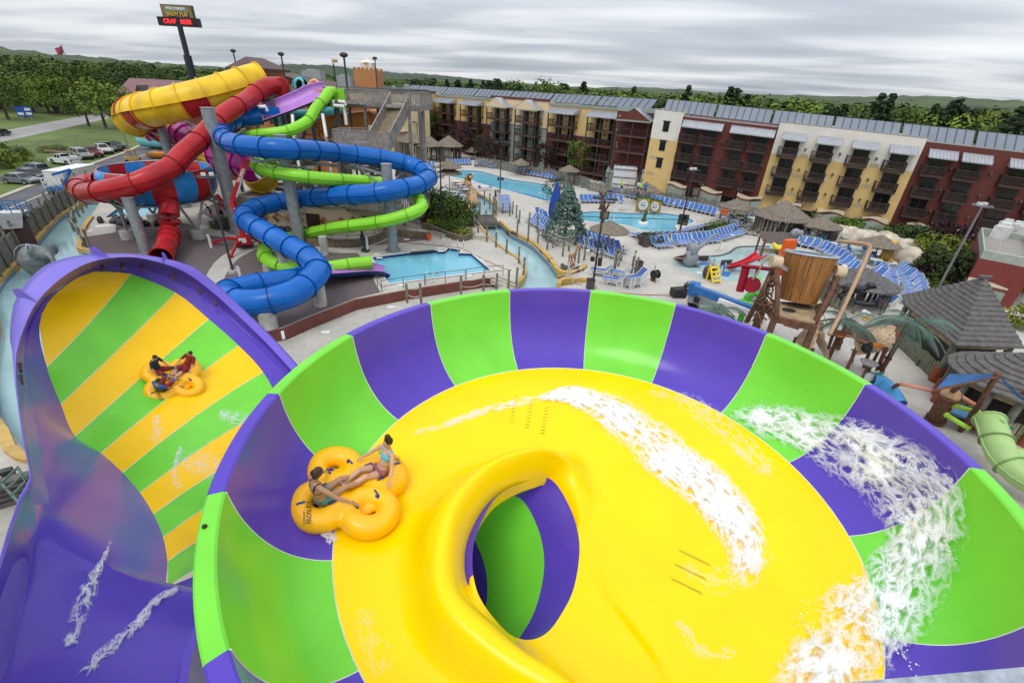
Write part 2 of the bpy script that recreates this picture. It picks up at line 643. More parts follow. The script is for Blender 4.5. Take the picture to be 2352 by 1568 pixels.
for i,(b,w_,e_,u_)in enumerate(zip(cB,cW,cE,cU)):
 t=i/4
 if t<13.5:
  mid=b.lerp(w_,.5)+V((-.05,.05,-.1))*(b-w_).length*.35
  m2=b.lerp(w_,.85)+V((-.05,.05,-.1))*(b-w_).length*.16
 else:
  mid=b.lerp(w_,.5)
  m2=b.lerp(w_,.85)
 m3=w_.lerp(e_,.5)+(w_-V((0,0,H))).normalized()*.12
 rows.append(cr([b,mid,m2,w_,m3,e_],4))
 dn=u_+V((-.1,.1,-1.6))
 rimr.append([e_,e_.lerp(u_,.33)+V((0,0,.05)),e_.lerp(u_,.66)+V((0,0,.05)),u_,u_.lerp(dn,.4)+V((-.12,.12,0)),dn])
mb=MB().grid(rows)
part(mb,'shell',pur,wave,True)
wb.mesh(mb.v,mb.f)
part(MB().grid(rimr),'rim',FG('skylit_purple_fibreglass',(.16,.11,.55),.3),wave,True)  # same purple shell, coloured paler to imitate sky light on its outer skin
kb=[AR(400,1680,9.2),AR(420,1526,10.2),AR(452,1431,11.0),AR(462,1380,12)]
kb=cr(kb,5)
part(MB().grid([[p,p+V((.03,0,.12)),p+V((.17,0,.13)),p+V((.19,0,-.7))]for p in kb]),'kerb',pur,wave,50)
for i in(15.2,17.9,19.6):
 j=int(i*4)
 a,b=cE[j],cU[j]
 nrm=V((-.35,.2,.9))
 part(MB().prism([(0,0),(1,0),(1,1)],0,.01)if False else MB().grid([[a,a.lerp(b,.5),b],[a+nrm*.05,a.lerp(b,.5)+nrm*.45,b+nrm*.30]]),'flange_fin',FG('skylit_purple_fibreglass',(.16,.11,.55)),wave)
jet=M('jet_nozzle',(.06,.02,.02),.5)
for i in(17.6,18.4,19.2,19.9,20.5,21.0,12.9,12.3):
 j=int(i*4)
 p=cW[j].lerp(cE[j],.45)+V((.15,-.15,.0))
 part(MB().cyl(p,p+V((.12,-.2,-.12)),.06,n=8).ell(p+V((.12,-.2,-.14)),.08,6,4),'jet_nozzle',jet,wave)
for(u,v,d)in((450,900,27),(250,760,28),(200,1000,21),(520,1000,22)):
 p=AR(u,v,d)
 part(MB().cyl((p.x,p.y,-1),(p.x,p.y,p.z-.5),.25,n=12),'support_leg',steel,wave,40)
alln=MB()
for b in BVHP:
 alln.mesh(b.v,b.f)
alln.mesh(wb.v,wb.f)
BVH=BVHTree.FromPolygons([tuple(v)for v in alln.v],alln.f)
def hit(u,v):
 r_=ray(u,v)
 p,n,i,d=BVH.ray_cast(V((0,0,H)),r_)
 if p is None:
  return None,None
 if n.dot(r_)>0:
  n=-n
 return p,n
def foam_mat(name,lo,hi,scale,stretch=(1,1,1),white=.86):
 m=D.materials.new(name)
 nt,N,L,b=nodes(m)
 m.blend_method='HASHED' if hasattr(m,'blend_method')else None
 b.inputs['Base Color'].default_value=(white,white,white*1.0,1)
 b.inputs['Roughness'].default_value=.45
 b.inputs['Subsurface Weight'].default_value=0
 tc=N.new('ShaderNodeTexCoord')
 mp=N.new('ShaderNodeMapping')
 mp.inputs['Scale'].default_value=stretch
 L.new(tc.outputs['UV'],mp.inputs['Vector'])
 n1=N.new('ShaderNodeTexNoise')
 n1.inputs['Scale'].default_value=scale
 n1.inputs['Detail'].default_value=9
 n1.inputs['Roughness'].default_value=.68
 n1.inputs['Distortion'].default_value=1.4
 L.new(mp.outputs[0],n1.inputs['Vector'])
 vo=N.new('ShaderNodeTexVoronoi')
 vo.feature='DISTANCE_TO_EDGE'
 vo.inputs['Scale'].default_value=scale*1.6
 wv=N.new('ShaderNodeVectorMath')
 wv.operation='MULTIPLY_ADD'
 L.new(n1.outputs['Color'],wv.inputs[0])
 wv.inputs[1].default_value=(.5,.5,.5)
 L.new(mp.outputs[0],wv.inputs[2])
 L.new(wv.outputs[0],vo.inputs['Vector'])
 sx=N.new('ShaderNodeSeparateXYZ')
 L.new(tc.outputs['UV'],sx.inputs[0])
 def mm(op,a,c=None,d=None):
  n=N.new('ShaderNodeMath')
  n.operation=op
  for i,x in enumerate((a,c,d)):
   if x is None:
    continue
   if isinstance(x,(int,float)):
    n.inputs[i].default_value=x
   else:
    L.new(x,n.inputs[i])
  return n.outputs[0]
 at=N.new('ShaderNodeAttribute')
 at.attribute_name='thickness'
 n2=N.new('ShaderNodeTexNoise')
 n2.inputs['Scale'].default_value=scale*6
 n2.inputs['Detail'].default_value=6
 n2.inputs['Roughness'].default_value=.75
 L.new(mp.outputs[0],n2.inputs['Vector'])
 lace=mm('SUBTRACT',.36,mm('MULTIPLY',vo.outputs['Distance'],3.2))
 f=mm('ADD',mm('MULTIPLY',n1.outputs['Fac'],.55),mm('MULTIPLY',n2.outputs['Fac'],.45))
 f=mm('ADD',mm('ADD',f,mm('MULTIPLY',lace,.42)),at.outputs['Fac'])
 mr=N.new('ShaderNodeMapRange')
 mr.inputs[1].default_value=lo
 mr.inputs[2].default_value=hi
 L.new(f,mr.inputs[0])
 bp=N.new('ShaderNodeBump')
 bp.inputs['Strength'].default_value=.25
 bp.inputs['Distance'].default_value=.04
 L.new(f,bp.inputs['Height'])
 L.new(bp.outputs[0],b.inputs['Normal'])
 L.new(mr.outputs[0],b.inputs['Alpha'])
 return m
foam_m=foam_mat('white_water',.56,1.18,3.2,(1,.55,1))
def stream(name,pts,nw=14,rise=.1,dens=.5,label=None,step=6,cut=0):
 pts=[V(p)for p in pts]
 cl=cr(pts,10)
 mb=MB()
 rows,uvs,den=[],[],[]
 run=0
 for i,c in enumerate(cl):
  t=cl[min(i+1,len(cl)-1)]-cl[max(i-1,0)]
  n2=V((-t.y,t.x)).normalized()
  wv=c.z
  row,uv,dd=[],[],[]
  f=i/(len(cl)-1)
  endf=min(1,f*9,(1-f)*(9 if cut==0 else 99))
  ok=True
  prev=None
  for k in range(nw+1):
   s=k/nw*2-1
   p,n=hit(c.x+n2.x*wv*s,c.y+n2.y*wv*s)
   if p is None:
    ok=False
    break
   core=(1-s*s)
   h=.012+rise*core*endf*(.55+.7*abs(noise.noise(p*2.2))+.3*noise.noise(p*6.0))
   row.append(p+n*max(.01,h))
   dd.append(dens*core**.7*endf*(.8+.5*noise.noise(p*1.3))-.34*(1-core)**1.5-.3*(1-endf))
  if not ok:
   continue
  if rows:
   run+=(row[nw//2]-rows[-1][nw//2]).length
  wid=(row[-1]-row[0]).length
  uv=[((k/nw-.5)*wid,run)for k in range(nw+1)]
  rows.append(row)
  uvs.append(uv)
  den+=dd
 mb.grid(rows,uvs)
 me=mb.me(name,foam_m,True)
 at=me.attributes.new('thickness','FLOAT','POINT')
 at.data.foreach_set('value',den)
 o=link(name,me)
 return tag(o,label,'water',kind='stuff')
stream('white_water',[(1195,922,8),(1250,914,14),(1300,908,24),(1350,922,36),(1400,946,48),(1455,985,60),(1510,1030,64),(1570,1080,64),(1630,1130,66),(1680,1190,66),(1710,1250,60),(1715,1310,52),(1690,1370,40)],18,.12,.75)
stream('white_water',[(935,1000,8),(1020,977,12),(1100,947,13),(1180,927,13),(1240,915,14)],6,.03,.42)
stream('white_water',[(1640,936,14),(1700,955,34),(1770,970,52),(1850,990,64),(1930,1025,84),(2010,1065,100),(2080,1115,118),(2130,1175,118),(2128,1245,112),(2100,1315,118),(2045,1385,132),(1985,1445,142),(1930,1505,138),(1880,1565,125),(1840,1640,110)],26,.2,.66,cut=1)
stream('white_water',[(1470,900,18),(1560,915,30),(1640,965,40),(1720,1040,40),(1790,1100,30)],10,.02,.16)
stream('white_water',[(1560,1290,20),(1600,1320,40),(1660,1330,60),(1730,1290,60),(1780,1240,30)],10,.02,.10)
stream('white_water',[(1545,1420,12),(1575,1450,18),(1600,1490,26),(1650,1500,30),(1700,1498,14)],8,.02,.16)
stream('white_water',[(262,1223,6),(235,1288,10),(213,1330,20),(200,1365,28),(180,1413,26),(165,1458,24),(153,1505,18)],10,.05,.42)
stream('white_water',[(440,1340,8),(367,1376,14),(312,1438,18),(262,1483,20),(220,1518,20),(170,1570,20)],10,.05,.40)
stream('white_water',[(355,950,10),(362,985,22),(352,1020,18)],8,.02,.25)
stream('white_water',[(395,1040,10),(440,1060,40),(480,1075,50),(500,1100,30)],8,.02,.2)
stream('white_water',[(418,1020,6),(405,1060,10),(400,1095,12),(418,1130,10)],6,.03,.35)
stream('white_water',[(500,950,16),(535,960,24),(575,968,24)],8,.03,.34)
stream('white_water',[(735,1222,8),(755,1232,22),(768,1250,16)],6,.06,.5)
stream('white_water',[(830,1390,30),(840,1440,50),(860,1500,60),(880,1560,40)],8,.02,.08)
sp_=MB()
r2=random.Random(3)
for(u0,v0,u1,v1,n)in((1850,965,2000,1010,40),(1990,1005,2120,1075,90),(2100,1060,2190,1180,90),(1690,930,1860,960,30),(1300,895,1480,975,30),(2150,1200,2200,1300,50),(1830,1400,1900,1560,50),(1610,1100,1720,1250,40),(2040,1450,2110,1560,40)):
 for _ in range(n):
  f=r2.random()
  p,nn=hit(u0+(u1-u0)*f+r2.gauss(0,9),v0+(v1-v0)*f+r2.gauss(0,9))
  if p is None:
   continue
  p=p+nn*abs(r2.gauss(.08,.12))
  sp_.ell(p,r2.uniform(.006,.018),5,3)
tag(link('spray',sp_.me('spray',M('spray_white',(.85,.86,.88),.3),True)),kind='stuff')
#ground, roads, pools
def concrete(name,col,joint=3.2,jd=.8,stain=.25):
 m=M(name,col,.8,stain,.35,.12,30,det=7)
 nt,N,L,b=nodes(m)
 src=b.inputs['Base Color'].links[0].from_socket
 tc=N.new('ShaderNodeTexCoord')
 br=N.new('ShaderNodeTexBrick')
 br.inputs['Scale'].default_value=1.0
 br.inputs['Mortar Size'].default_value=.012
 br.inputs['Brick Width'].default_value=joint
 br.inputs['Row Height'].default_value=joint
 br.inputs['Color1'].default_value=(1,1,1,1)
 br.inputs['Color2'].default_value=(.9,.91,.93,1)
 br.inputs['Mortar'].default_value=(jd,jd,jd,1)
 mp=N.new('ShaderNodeMapping')
 mp.inputs['Rotation'].default_value=(0,0,R(-27))
 L.new(tc.outputs['Object'],mp.inputs[0])
 L.new(mp.outputs[0],br.inputs['Vector'])
 n2=N.new('ShaderNodeTexNoise')
 n2.inputs['Scale'].default_value=2.2
 n2.inputs['Detail'].default_value=8
 n2.inputs['Roughness'].default_value=.7
 L.new(tc.outputs['Object'],n2.inputs[0])
 mr=N.new('ShaderNodeMapRange')
 mr.inputs[1].default_value,mr.inputs[2].default_value,mr.inputs[3].default_value,mr.inputs[4].default_value=.3,.75,.84,1.12
 L.new(n2.outputs['Fac'],mr.inputs[0])
 m1=N.new('ShaderNodeMix')
 m1.data_type,m1.blend_type='RGBA','MULTIPLY'
 m1.inputs[0].default_value=1
 L.new(src,m1.inputs[6])
 L.new(br.outputs[0],m1.inputs[7])
 vs=N.new('ShaderNodeVectorMath')
 vs.operation='SCALE'
 L.new(m1.outputs[2],vs.inputs[0])
 L.new(mr.outputs[0],vs.inputs['Scale'])
 L.new(vs.outputs[0],b.inputs['Base Color'])
 return m
def P2(p):
 return(p[0],p[1])
deck_m=concrete('deck_concrete',(.50,.465,.405),stain=.12)
path_m=concrete('path_concrete',(.45,.42,.365),2.6,stain=.15)
grass_m=M('grass_turf',(.125,.165,.03),.9,.3,.11,.5,6,col2=(.065,.105,.018),det=9)
asph_m=M('asphalt_grey',(.10,.10,.108),.85,.25,.3,.15,40,det=8)
hwy_m=M('highway_grey',(.27,.255,.25),.85,.2,.2,.1,30,det=8)
gravel_m=M('mauve_gravel',(.175,.14,.138),.95,.35,9,.8,26,col2=(.075,.058,.058),det=6)
line_m=M('road_paint',(.55,.50,.35),.7)
kerb_m=M('kerb_concrete',(.42,.38,.32),.8,.2,1)
water_m=FG('pool_water',(.155,.44,.56),.07,.12,.10,.25,0)
water2_m=FG('river_water',(.27,.42,.44),.08,.14,.16,.4,0)
water3_m=FG('shallow_water',(.36,.50,.50),.08,.12,.10,.3,0)
for w_ in(water_m,water2_m,water3_m):
 b=nodes(w_)[3]
 b.inputs['Coat Weight'].default_value=0
 bp=b.inputs['Normal'].links[0].from_node
 bp.inputs['Height'].links[0].from_node.inputs['Scale'].default_value=5.5
 bp.inputs['Height'].links[0].from_node.inputs['Detail'].default_value=5
navy_m=M('navy_tile',(.02,.045,.16),.25,.4,14)
tile_m=M('pale_blue_tile',(.16,.24,.31),.4,.3,10)
ochre_m=M('ochre_paint',(.50,.32,.085),.6,.25,1.5)
brown_m=M('brown_paint',(.145,.042,.028),.6,.25,1.0)
LOW=-.8
deckpoly=[(-20,2),(-33,12),(-38,24),(-46,35),(-49,40),(-53,46),(-56,51),(-59,56),(-62,61.5),(-65,66),(-62,80),(-45,110),(-30,150),(0,150),(40,120),(90,80),(95,40),(70,5),(35,-8),(0,-12)]
P1=[P2(p)for p in ZP('2b',[(1070,797),(1415,755),(1650,733),(1735,742),(1770,712),(1880,728),(1862,762),(1890,760),(1975,762),(2155,915),(1225,1035),(1112,870)])]
P2u=[P2(p)for p in cr(ZP('2a',[(1725,1130),(1800,1108),(1920,1108),(2050,1112),(2200,1150),(2351,1190)])+ZP('3a',[(120,1207),(260,1230),(345,1255),(372,1300),(372,1370),(300,1384),(150,1340),(0,1300)])+ZP('2a',[(2190,1262),(2020,1215),(1985,1195),(1890,1185),(1790,1160)]),3,True)]
P3=[P2(p)for p in cr(ZP('3b',[(580,415),(640,385),(780,375),(1000,385),(1130,392),(1340,387),(1480,402),(1600,430),(1668,462),(1640,487),(1545,490),(1495,510),(1512,538),(1465,560),(1340,566),(1190,545),(1080,510),(980,490),(860,482),(700,465),(600,440)]),3,True)]
RIV=[P2(p)for p in ZP('2b',[(2010,200),(2100,245),(2175,300),(2185,400),(2230,480),(2300,545)])+ZP('3b',[(0,590),(100,640),(200,700),(330,830),(400,930),(480,965),(600,985),(640,1040),(445,1060),(440,1150),(0,1150),(20,1070),(100,1000),(135,930),(125,880),(60,800),(0,765)])+ZP('2b',[(2200,650),(2110,560),(2050,490),(1935,420),(1992,330),(1978,190)])]
RIVL=[(-59.9,62.7),(-58,59),(-56.3,55),(-54,51.2),(-51.8,47.8),(-49.5,44.3),(-47.3,41.2),(-45.5,38.2),(-44.1,35.9),(-42.3,33.4),(-40,31),(-36.6,28.0),(-32,23),(-27.3,18.8),(-25.3,17.4),(-23,15.9),(-19,15.5),(-19,22),(-28,30),(-36,38),(-42.4,43),(-44.8,44),(-46.3,45.8),(-47.4,47.2),(-48.8,48.9),(-51,52),(-53.2,55.5),(-58,62.9)]
P6=[P2(p)for p in ZP('1b',[(970,430),(1100,330),(1200,270),(1560,270),(1490,410)])]
WALLTOP=[P2(p)for p in ZP('2b',[(-420,1560),(-60,1490),(45,1465),(230,1450),(480,1345),(900,1182),(1390,1090),(1900,1012),(2235,968)],.1)]
LOWP=WALLTOP+[P2(p)for p in ZP('2b',[(2351,1030)])]+[(-3.2,38),(-1,26),(-4,17),(-18,13),(-19,15),(-19.2,23)]
SPA=[P2(p)for p in ZP('4b',[(640,705),(720,690),(850,735),(900,765),(800,770),(700,745)])]
WELL=[(-8,-6),(14,-6),(14,16),(4,17),(-6,15.5),(-17,12.5),(-19.5,6),(-14,1)]
holes=[P1,P2u,P3,RIV,RIVL,P6,LOWP,SPA]
def poly_ok(p):
 a=sum(p[i][0]*p[(i+1)%len(p)][1]-p[(i+1)%len(p)][0]*p[i][1]for i in range(len(p)))
 return p if a>0 else p[::-1]
struct(MB().sheet([poly_ok(deckpoly)]+[poly_ok(h)[::-1]for h in holes],0),'pool_deck',deck_m)
BIG=9000
struct(MB().sheet([[(-BIG,-BIG),(BIG,-BIG),(BIG,BIG),(-BIG,BIG)],poly_ok(deckpoly)[::-1]],-.02),'ground',grass_m)
struct(MB().sheet([LOWP],LOW),'lower_path',path_m)
def pool(poly,zw,wm_,wall_m,name,depth=None,cope=None):
 poly=poly_ok(poly)
 struct(MB().sheet([poly],zw),name,wm_)
 mb=MB()
 n=len(poly)
 for i in range(n):
  a,b_=poly[i],poly[(i+1)%n]
  mb.face([(a[0],a[1],0),(a[0],a[1],zw-.3),(b_[0],b_[1],zw-.3),(b_[0],b_[1],0)])
 struct(mb,'pool_basin',wall_m)
 if cope:
  mb=MB()
  for i in range(n):
   p0,p1,p2=V((*poly[i-1],0)),V((*poly[i],0)),V((*poly[(i+1)%n],0))
   if i==0:
    ring=[]
   t=(p2-p0).normalized()
   nn=V((t.y,-t.x,0))
   ring.append((p1,p1+nn*cope))
  for i in range(n):
   a,b_=ring[i],ring[(i+1)%n]
   mb.face([a[0]+V((0,0,.03)),b_[0]+V((0,0,.03)),b_[1]+V((0,0,.03)),a[1]+V((0,0,.03))])
   mb.face([a[0],b_[0],b_[0]+V((0,0,.03)),a[0]+V((0,0,.03))])
   mb.face([a[1],b_[1],b_[1]+V((0,0,.03)),a[1]+V((0,0,.03))][::-1])
  struct(mb,'pool_kerb',M('coping_concrete',(.55,.53,.49),.7,.15,2))
pool(P1,-.28,water_m,navy_m,'pool_water',cope=.35)
pool(P2u,-.18,water_m,tile_m,'pool_water',cope=.4)
pool(P3,-.18,water_m,tile_m,'pool_water',cope=.4)
pool(P6,-.3,water_m,navy_m,'pool_water')
pool(SPA,-.15,water2_m,tile_m,'pool_water')
pool(RIV,-.55,water2_m,tile_m,'river_water')
pool(RIVL,-.35,water2_m,tile_m,'river_water')
KID=[P2(p)for p in cr(ZP('3b',[(1470,850),(1600,810),(1690,797),(1880,792),(1990,765),(2060,718),(2200,706)])+ZP('4b',[(60,690),(130,760)])+ZP('3b',[(2430,980),(2300,1010),(2100,1012),(1900,1012),(1760,992),(1650,930),(1500,890)]),3,True)]
struct(MB().sheet([KID],.012),'shallow_water',water3_m)
lip=MB()
kp=cr(ZP('3b',[(1690,792),(1880,787),(1990,760),(2060,712),(2200,700),(2360,705)]),4)
lip.tube([p+V((0,0,.02))for p in kp],.14,6)
struct(lip,'pool_kerb',M('dark_tile',(.07,.10,.13),.4,.3,12),True)
lip=MB()
mb=MB()
for a,b_ in zip(WALLTOP,WALLTOP[1:]):
 d=V((b_[0]-a[0],b_[1]-a[1],0)).normalized()
 nn=V((d.y,-d.x,0))*.28
 A,B=V((*a,0)),V((*b_,0))
 for q in([A+nn+V((0,0,LOW)),B+nn+V((0,0,LOW)),B+nn+V((0,0,.1)),A+nn+V((0,0,.1))],[A+nn+V((0,0,.1)),B+nn+V((0,0,.1)),B+V((0,0,.1)),A+V((0,0,.1))],[A+V((0,0,.1)),B+V((0,0,.1)),B+V((0,0,-.1)),A+V((0,0,-.1))]):
  mb.face(q)
solo(mb,'retaining_wall',brown_m,'long low brown painted retaining wall below the small slide pool','wall')
gz=.006
GR=[P2(p)for p in ZP('1b',[(770,610),(1065,567),(1066,480),(1480,452),(1600,468),(1750,445),(1960,300),(2351,470)])+ZP('2b',[(180,600),(440,615),(470,708),(560,757),(930,755),(1060,882),(1085,1010),(1145,1118),(900,1176),(480,1338),(230,1442),(45,1458)])]+[(-19.5,25),(-28,31),(-36,39),(-42.2,43.6),(-44.6,44.6)]
struct(MB().sheet([GR],gz),'gravel_ground',gravel_m)
GR2=[P2(p)for p in ZP('2b',[(1080,690),(1230,620),(1300,595),(1590,632),(1300,668)])]
struct(MB().sheet([GR2],gz),'gravel_ground',gravel_m)
w1=ZP('1b',[(1880,1000),(1920,920),(1965,850),(2040,785),(2120,737),(2240,690),(2400,640)])
w2=ZP('1b',[(2430,690),(2330,730),(2200,800),(2140,860),(2090,930),(2050,1010),(2000,1110)])
struct(MB().sheet([[P2(p)for p in w1+w2]],.014),'walk_path',path_m)
w3=ZP('1b',[(1590,450),(1700,420),(1880,405),(1960,450),(1990,530),(2100,572),(2351,612),(2351,650),(2100,618),(1890,590),(1870,540),(1760,500),(1640,470)])
struct(MB().sheet([[P2(p)for p in w3]],.014),'walk_path',path_m)
w4=ZP('1b',[(785,585),(1062,566),(1066,490),(900,503),(960,440),(880,440)])
struct(MB().sheet([[P2(p)for p in w4]],.014),'walk_path',deck_m)
for q in([(880,505),(1050,488),(1052,508),(878,522)],[(790,550),(850,546),(850,558),(785,563)]):
 struct(MB().sheet([[P2(p)for p in ZP('1b',q)]],.02),'path_marking',M('white_panel',(.72,.72,.7),.6))
def wallstrip(pts,w,z0,z1,mat,name,label,cat='wall',side=1,smooth=False):
 mb=MB()
 pts=[V((p[0],p[1],0))for p in pts]
 rows=[]
 for i,p in enumerate(pts):
  t=(pts[min(i+1,len(pts)-1)]-pts[max(i-1,0)]).normalized()
  nn=V((-t.y,t.x,0))*w*side
  rows.append([p+V((0,0,z0)),p+V((0,0,z1)),p+nn+V((0,0,z1)),p+nn+V((0,0,z0))])
 mb.loft(rows,True)
 return solo(mb,name,mat,label,cat,smooth=smooth)
wave_m=M('ochre_wave_paint',(.52,.33,.08),.6,.2,1.2)
nt,N,L,b=nodes(wave_m)
src=b.inputs['Base Color'].links[0].from_socket
tc=N.new('ShaderNodeTexCoord')
wv=N.new('ShaderNodeTexNoise')
wv.inputs['Scale'].default_value=.55
wv.inputs['Detail'].default_value=0
L.new(tc.outputs['Object'],wv.inputs['Vector'])
sx=N.new('ShaderNodeSeparateXYZ')
L.new(tc.outputs['Object'],sx.inputs[0])
ma=N.new('ShaderNodeMath')
ma.operation='MULTIPLY_ADD'
ma.inputs[1].default_value,ma.inputs[2].default_value=2.4,-1.35
L.new(wv.outputs['Fac'],ma.inputs[0])
gt=N.new('ShaderNodeMath')
gt.operation='GREATER_THAN'
L.new(sx.outputs['Z'],gt.inputs[1])
L.new(ma.outputs[0],gt.inputs[0])
mxx=N.new('ShaderNodeMix')
mxx.data_type='RGBA'
mxx.inputs[7].default_value=(.13,.045,.02,1)
L.new(src,mxx.inputs[6])
L.new(gt.outputs[0],mxx.inputs[0])
L.new(mxx.outputs[2],b.inputs['Base Color'])
rb=cr(ZP('2b',[(2235,480),(2300,545)])+ZP('3b',[(0,585),(100,635),(200,695),(330,825),(400,925),(480,960),(620,940),(690,890)]),5)
wallstrip(rb,.45,-.6,.35,wave_m,'river_wall','ochre river wall with a dark wavy stripe beside the giraffe',side=1)
lb=cr(ZP('3b',[(20,1075),(100,1005),(137,930),(125,880),(60,800),(0,765)])+ZP('2b',[(2200,650),(2110,560),(2050,495)]),5)
wallstrip(lb,.35,-.6,.15,ochre_m,'river_kerb','ochre kerb on the pool side of the river below the footbridge','kerb',side=1)
ub=cr(ZP('2b',[(2010,200),(2100,245),(2175,300),(2185,400),(2195,440)]),4)
wallstrip(ub,.35,-.6,.12,ochre_m,'river_kerb','ochre kerb along the upper river beyond the footbridge','kerb',side=1)
wallstrip(cr(ZP('2b',[(1990,190),(1992,260),(1985,330),(1950,390),(1935,420)]),4),.3,-.6,.7,wave_m,'river_wall','tall ochre wall on the table terrace side of the upper river',side=-1)
wallstrip(cr([V((*p,0))for p in RIVL[:17]],3),.45,-.6,.25,ochre_m,'river_kerb','long ochre kerb between the side river and the wooden fence','kerb',side=-1)
wallstrip(cr([V((*p,0))for p in RIVL[18:27]],3),.45,-.6,.25,ochre_m,'river_kerb','ochre kerb on the gravel side of the side river','kerb',side=-1)
wallstrip(cr(ZP('3b',[(445,1070),(460,1040),(520,1025),(690,1030)]),4),.4,-.6,.4,ochre_m,'river_kerb','short curved ochre kerb beside the river steps','kerb',side=1)
st=MB()
for i in range(5):
 a,b_=Z('3b',470+i*26,985+i*2),Z('3b',500+i*26,1040+i*2)
 st.prism([P2(a),P2(b_),P2(Z('3b',640,1045)),P2(Z('3b',620,985))],-.7+.14*i,-.56+.14*i)
struct(st,'river_step_path',path_m)
struct(MB().sheet([[(-44,-5),(-56,30),(-70.8,61.8),(-79.4,83.9),(-87,105),(-95.9,126.7),(-104,160),(-95,160),(-84,118),(-71,86),(-63,66),(-56,50),(-45.8,34),(-37,23),(-32,10)]],-.012),'service_road',asph_m)
mb=MB()
le=cr([V(p)for p in[(-44,-5,0),(-56,30,0),(-70.8,61.8,0),(-79.4,83.9,0),(-87,105,0),(-95.9,126.7,0),(-104,160,0)]],4)
for a,b_ in zip(le,le[1:]):
 t=(b_-a).normalized()
 n_=V((-t.y,t.x,0))
 mb.mesh([a,b_,b_+n_*.8,a+n_*.8,a+V((0,0,.12)),b_+V((0,0,.12)),b_+n_*.8+V((0,0,.12)),a+n_*.8+V((0,0,.12))],[(0,1,5,4),(4,5,6,7),(3,7,6,2)])
struct(mb,'road_kerb',kerb_m)
struct(MB().sheet([[(-49.6,22),(-64.6,55),(-73,77),(-81,100),(-89.5,124),(-89.3,124.1),(-80.8,100.1),(-72.8,77.1),(-64.4,55.1),(-49.4,22.1)]],-.006),'road_marking',line_m)
near=[V((-78,14,0)),V((-100,64,0)),V((-120.7,111.3,0)),V((-144.8,166.3,0)),V((-180,246,0)),V((-230,350,0))]
off=V((-.916,-.40,0))
struct(MB().sheet([[P2(p)for p in near]+[P2(p+off*10)for p in near[::-1]]],-.010),'highway_road',hwy_m)
mb=MB()
for d,z in((1.3,0),(9,0)):
 for a,b_ in zip(near,near[1:]):
  mb.face([a+off*d+V((0,0,-.004)),a+off*(d+.14)+V((0,0,-.004)),b_+off*(d+.14)+V((0,0,-.004)),b_+off*d+V((0,0,-.004))])
struct(mb,'road_marking',M('white_paint',(.55,.55,.52),.7))
#tube slides
blue_f=FG('blue_fibreglass',(.006,.115,.44),.24,.18,.02,.35)
green_f=FG('lime_fibreglass',(.24,.60,.035),.22,.12,.02,.35)
red_f=FG('red_fibreglass',(.40,.018,.022),.24,.25,.02,.4)
yelt_f=FG('weathered_yellow_fibreglass',(.78,.50,.02),.3,.22,.03,.45)
mag_f=FG('magenta_fibreglass',(.36,.015,.20),.25,.2)
orange_f=FG('orange_fibreglass',(.72,.28,.07),.3,.2)
teal_f=FG('teal_fibreglass',(.06,.38,.42),.3,.2)
lilac_f=FG('lilac_fibreglass',(.42,.19,.55),.3,.12)
paleg_f=FG('pale_green_fibreglass',(.34,.50,.19),.3,.15)
indigo_f=FG('indigo_fibreglass',(.02,.022,.09),.3,.2)
bluep_f=FG('panel_blue_fibreglass',(.025,.22,.55),.25,.15)
inner_m=M('dark_interior',(.02,.015,.015),.8)
def tube_slide(name,label,path,r,mats,seg=3.2,loc=None,n=20,flange=.09,pat=None,group=None,fin=True):
 root=thing(name,label,'water slide',loc or(path[0].x,path[0].y,0),group=group,world=True)
 pth=resample(cr(path,8),.45)
 per=max(2,round(seg/.45))
 i=k=0
 while i<len(pth)-1:
  j=min(i+per,len(pth)-1)
  if len(pth)-1-j<per*.5:
   j=len(pth)-1
  sub=pth[i:j+1]
  mb=MB()
  rings=[]
  for q in range(i,j+1):
   t=pth[min(q+1,len(pth)-1)]-pth[max(q-1,0)]
   rings.append((pth[q],t))
  mb.loft([mb.ring(p,t,r,n)for p,t in rings],False)
  for p,t in(rings[0],rings[-1]):
   t=t.normalized()
   mb.loft([mb.ring(p-t*.035,t,r*.99,n),mb.ring(p-t*.035,t,r+flange,n),mb.ring(p+t*.035,t,r+flange,n),mb.ring(p+t*.035,t,r*.99,n)],False)
  if fin:
   for s in(0,n//2):
    rows=[]
    for p,t in rings:
     a=mb.ring(p,t,r,n)[s]
     o=(a-p).normalized()
     rows.append([a+V((0,0,.025)),a+o*flange*.8+V((0,0,.02)),a+o*flange*.8-V((0,0,.02)),a-V((0,0,.025))])
    mb.loft(rows,True)
  m_=mats[k%len(mats)]if not pat else pat(k)
  part(mb,'tube_section',m_,root,50)
  i=j
  k+=1
 return root,pth
def channel(root,path,w,h,mat,name='channel',n=12,under=None,roll=0):
 pth=resample(cr(path,8),.5)
 rows=[]
 for q,p in enumerate(pth):
  t=(pth[min(q+1,len(pth)-1)]-pth[max(q-1,0)]).normalized()
  sdir=t.cross(V((0,0,1))).normalized()
  sdir=Matrix.Rotation(R(roll),3,t)@sdir
  up=sdir.cross(t)
  row=[p+sdir*(-w/2-.14)+up*(h-.06),p+sdir*(-w/2-.14)+up*h]
  for k in range(n+1):
   a=math.pi*k/n
   row.append(p-sdir*(math.cos(a)*w/2)+up*(h-h*math.sin(a)**.8))
  row+=[p+sdir*(w/2+.14)+up*h,p+sdir*(w/2+.14)+up*(h-.06)]
  rows.append(row)
 o=part(MB().grid(rows),name,mat,root,50)
 if under:
  rows2=[[q_+V((0,0,-.03))+(q_-p).normalized()*.05 for q_ in row[2:-2]]for row,p in zip(rows,pth)]
  part(MB().grid(rows2),name+'_shell',under,root,50)
 return pth
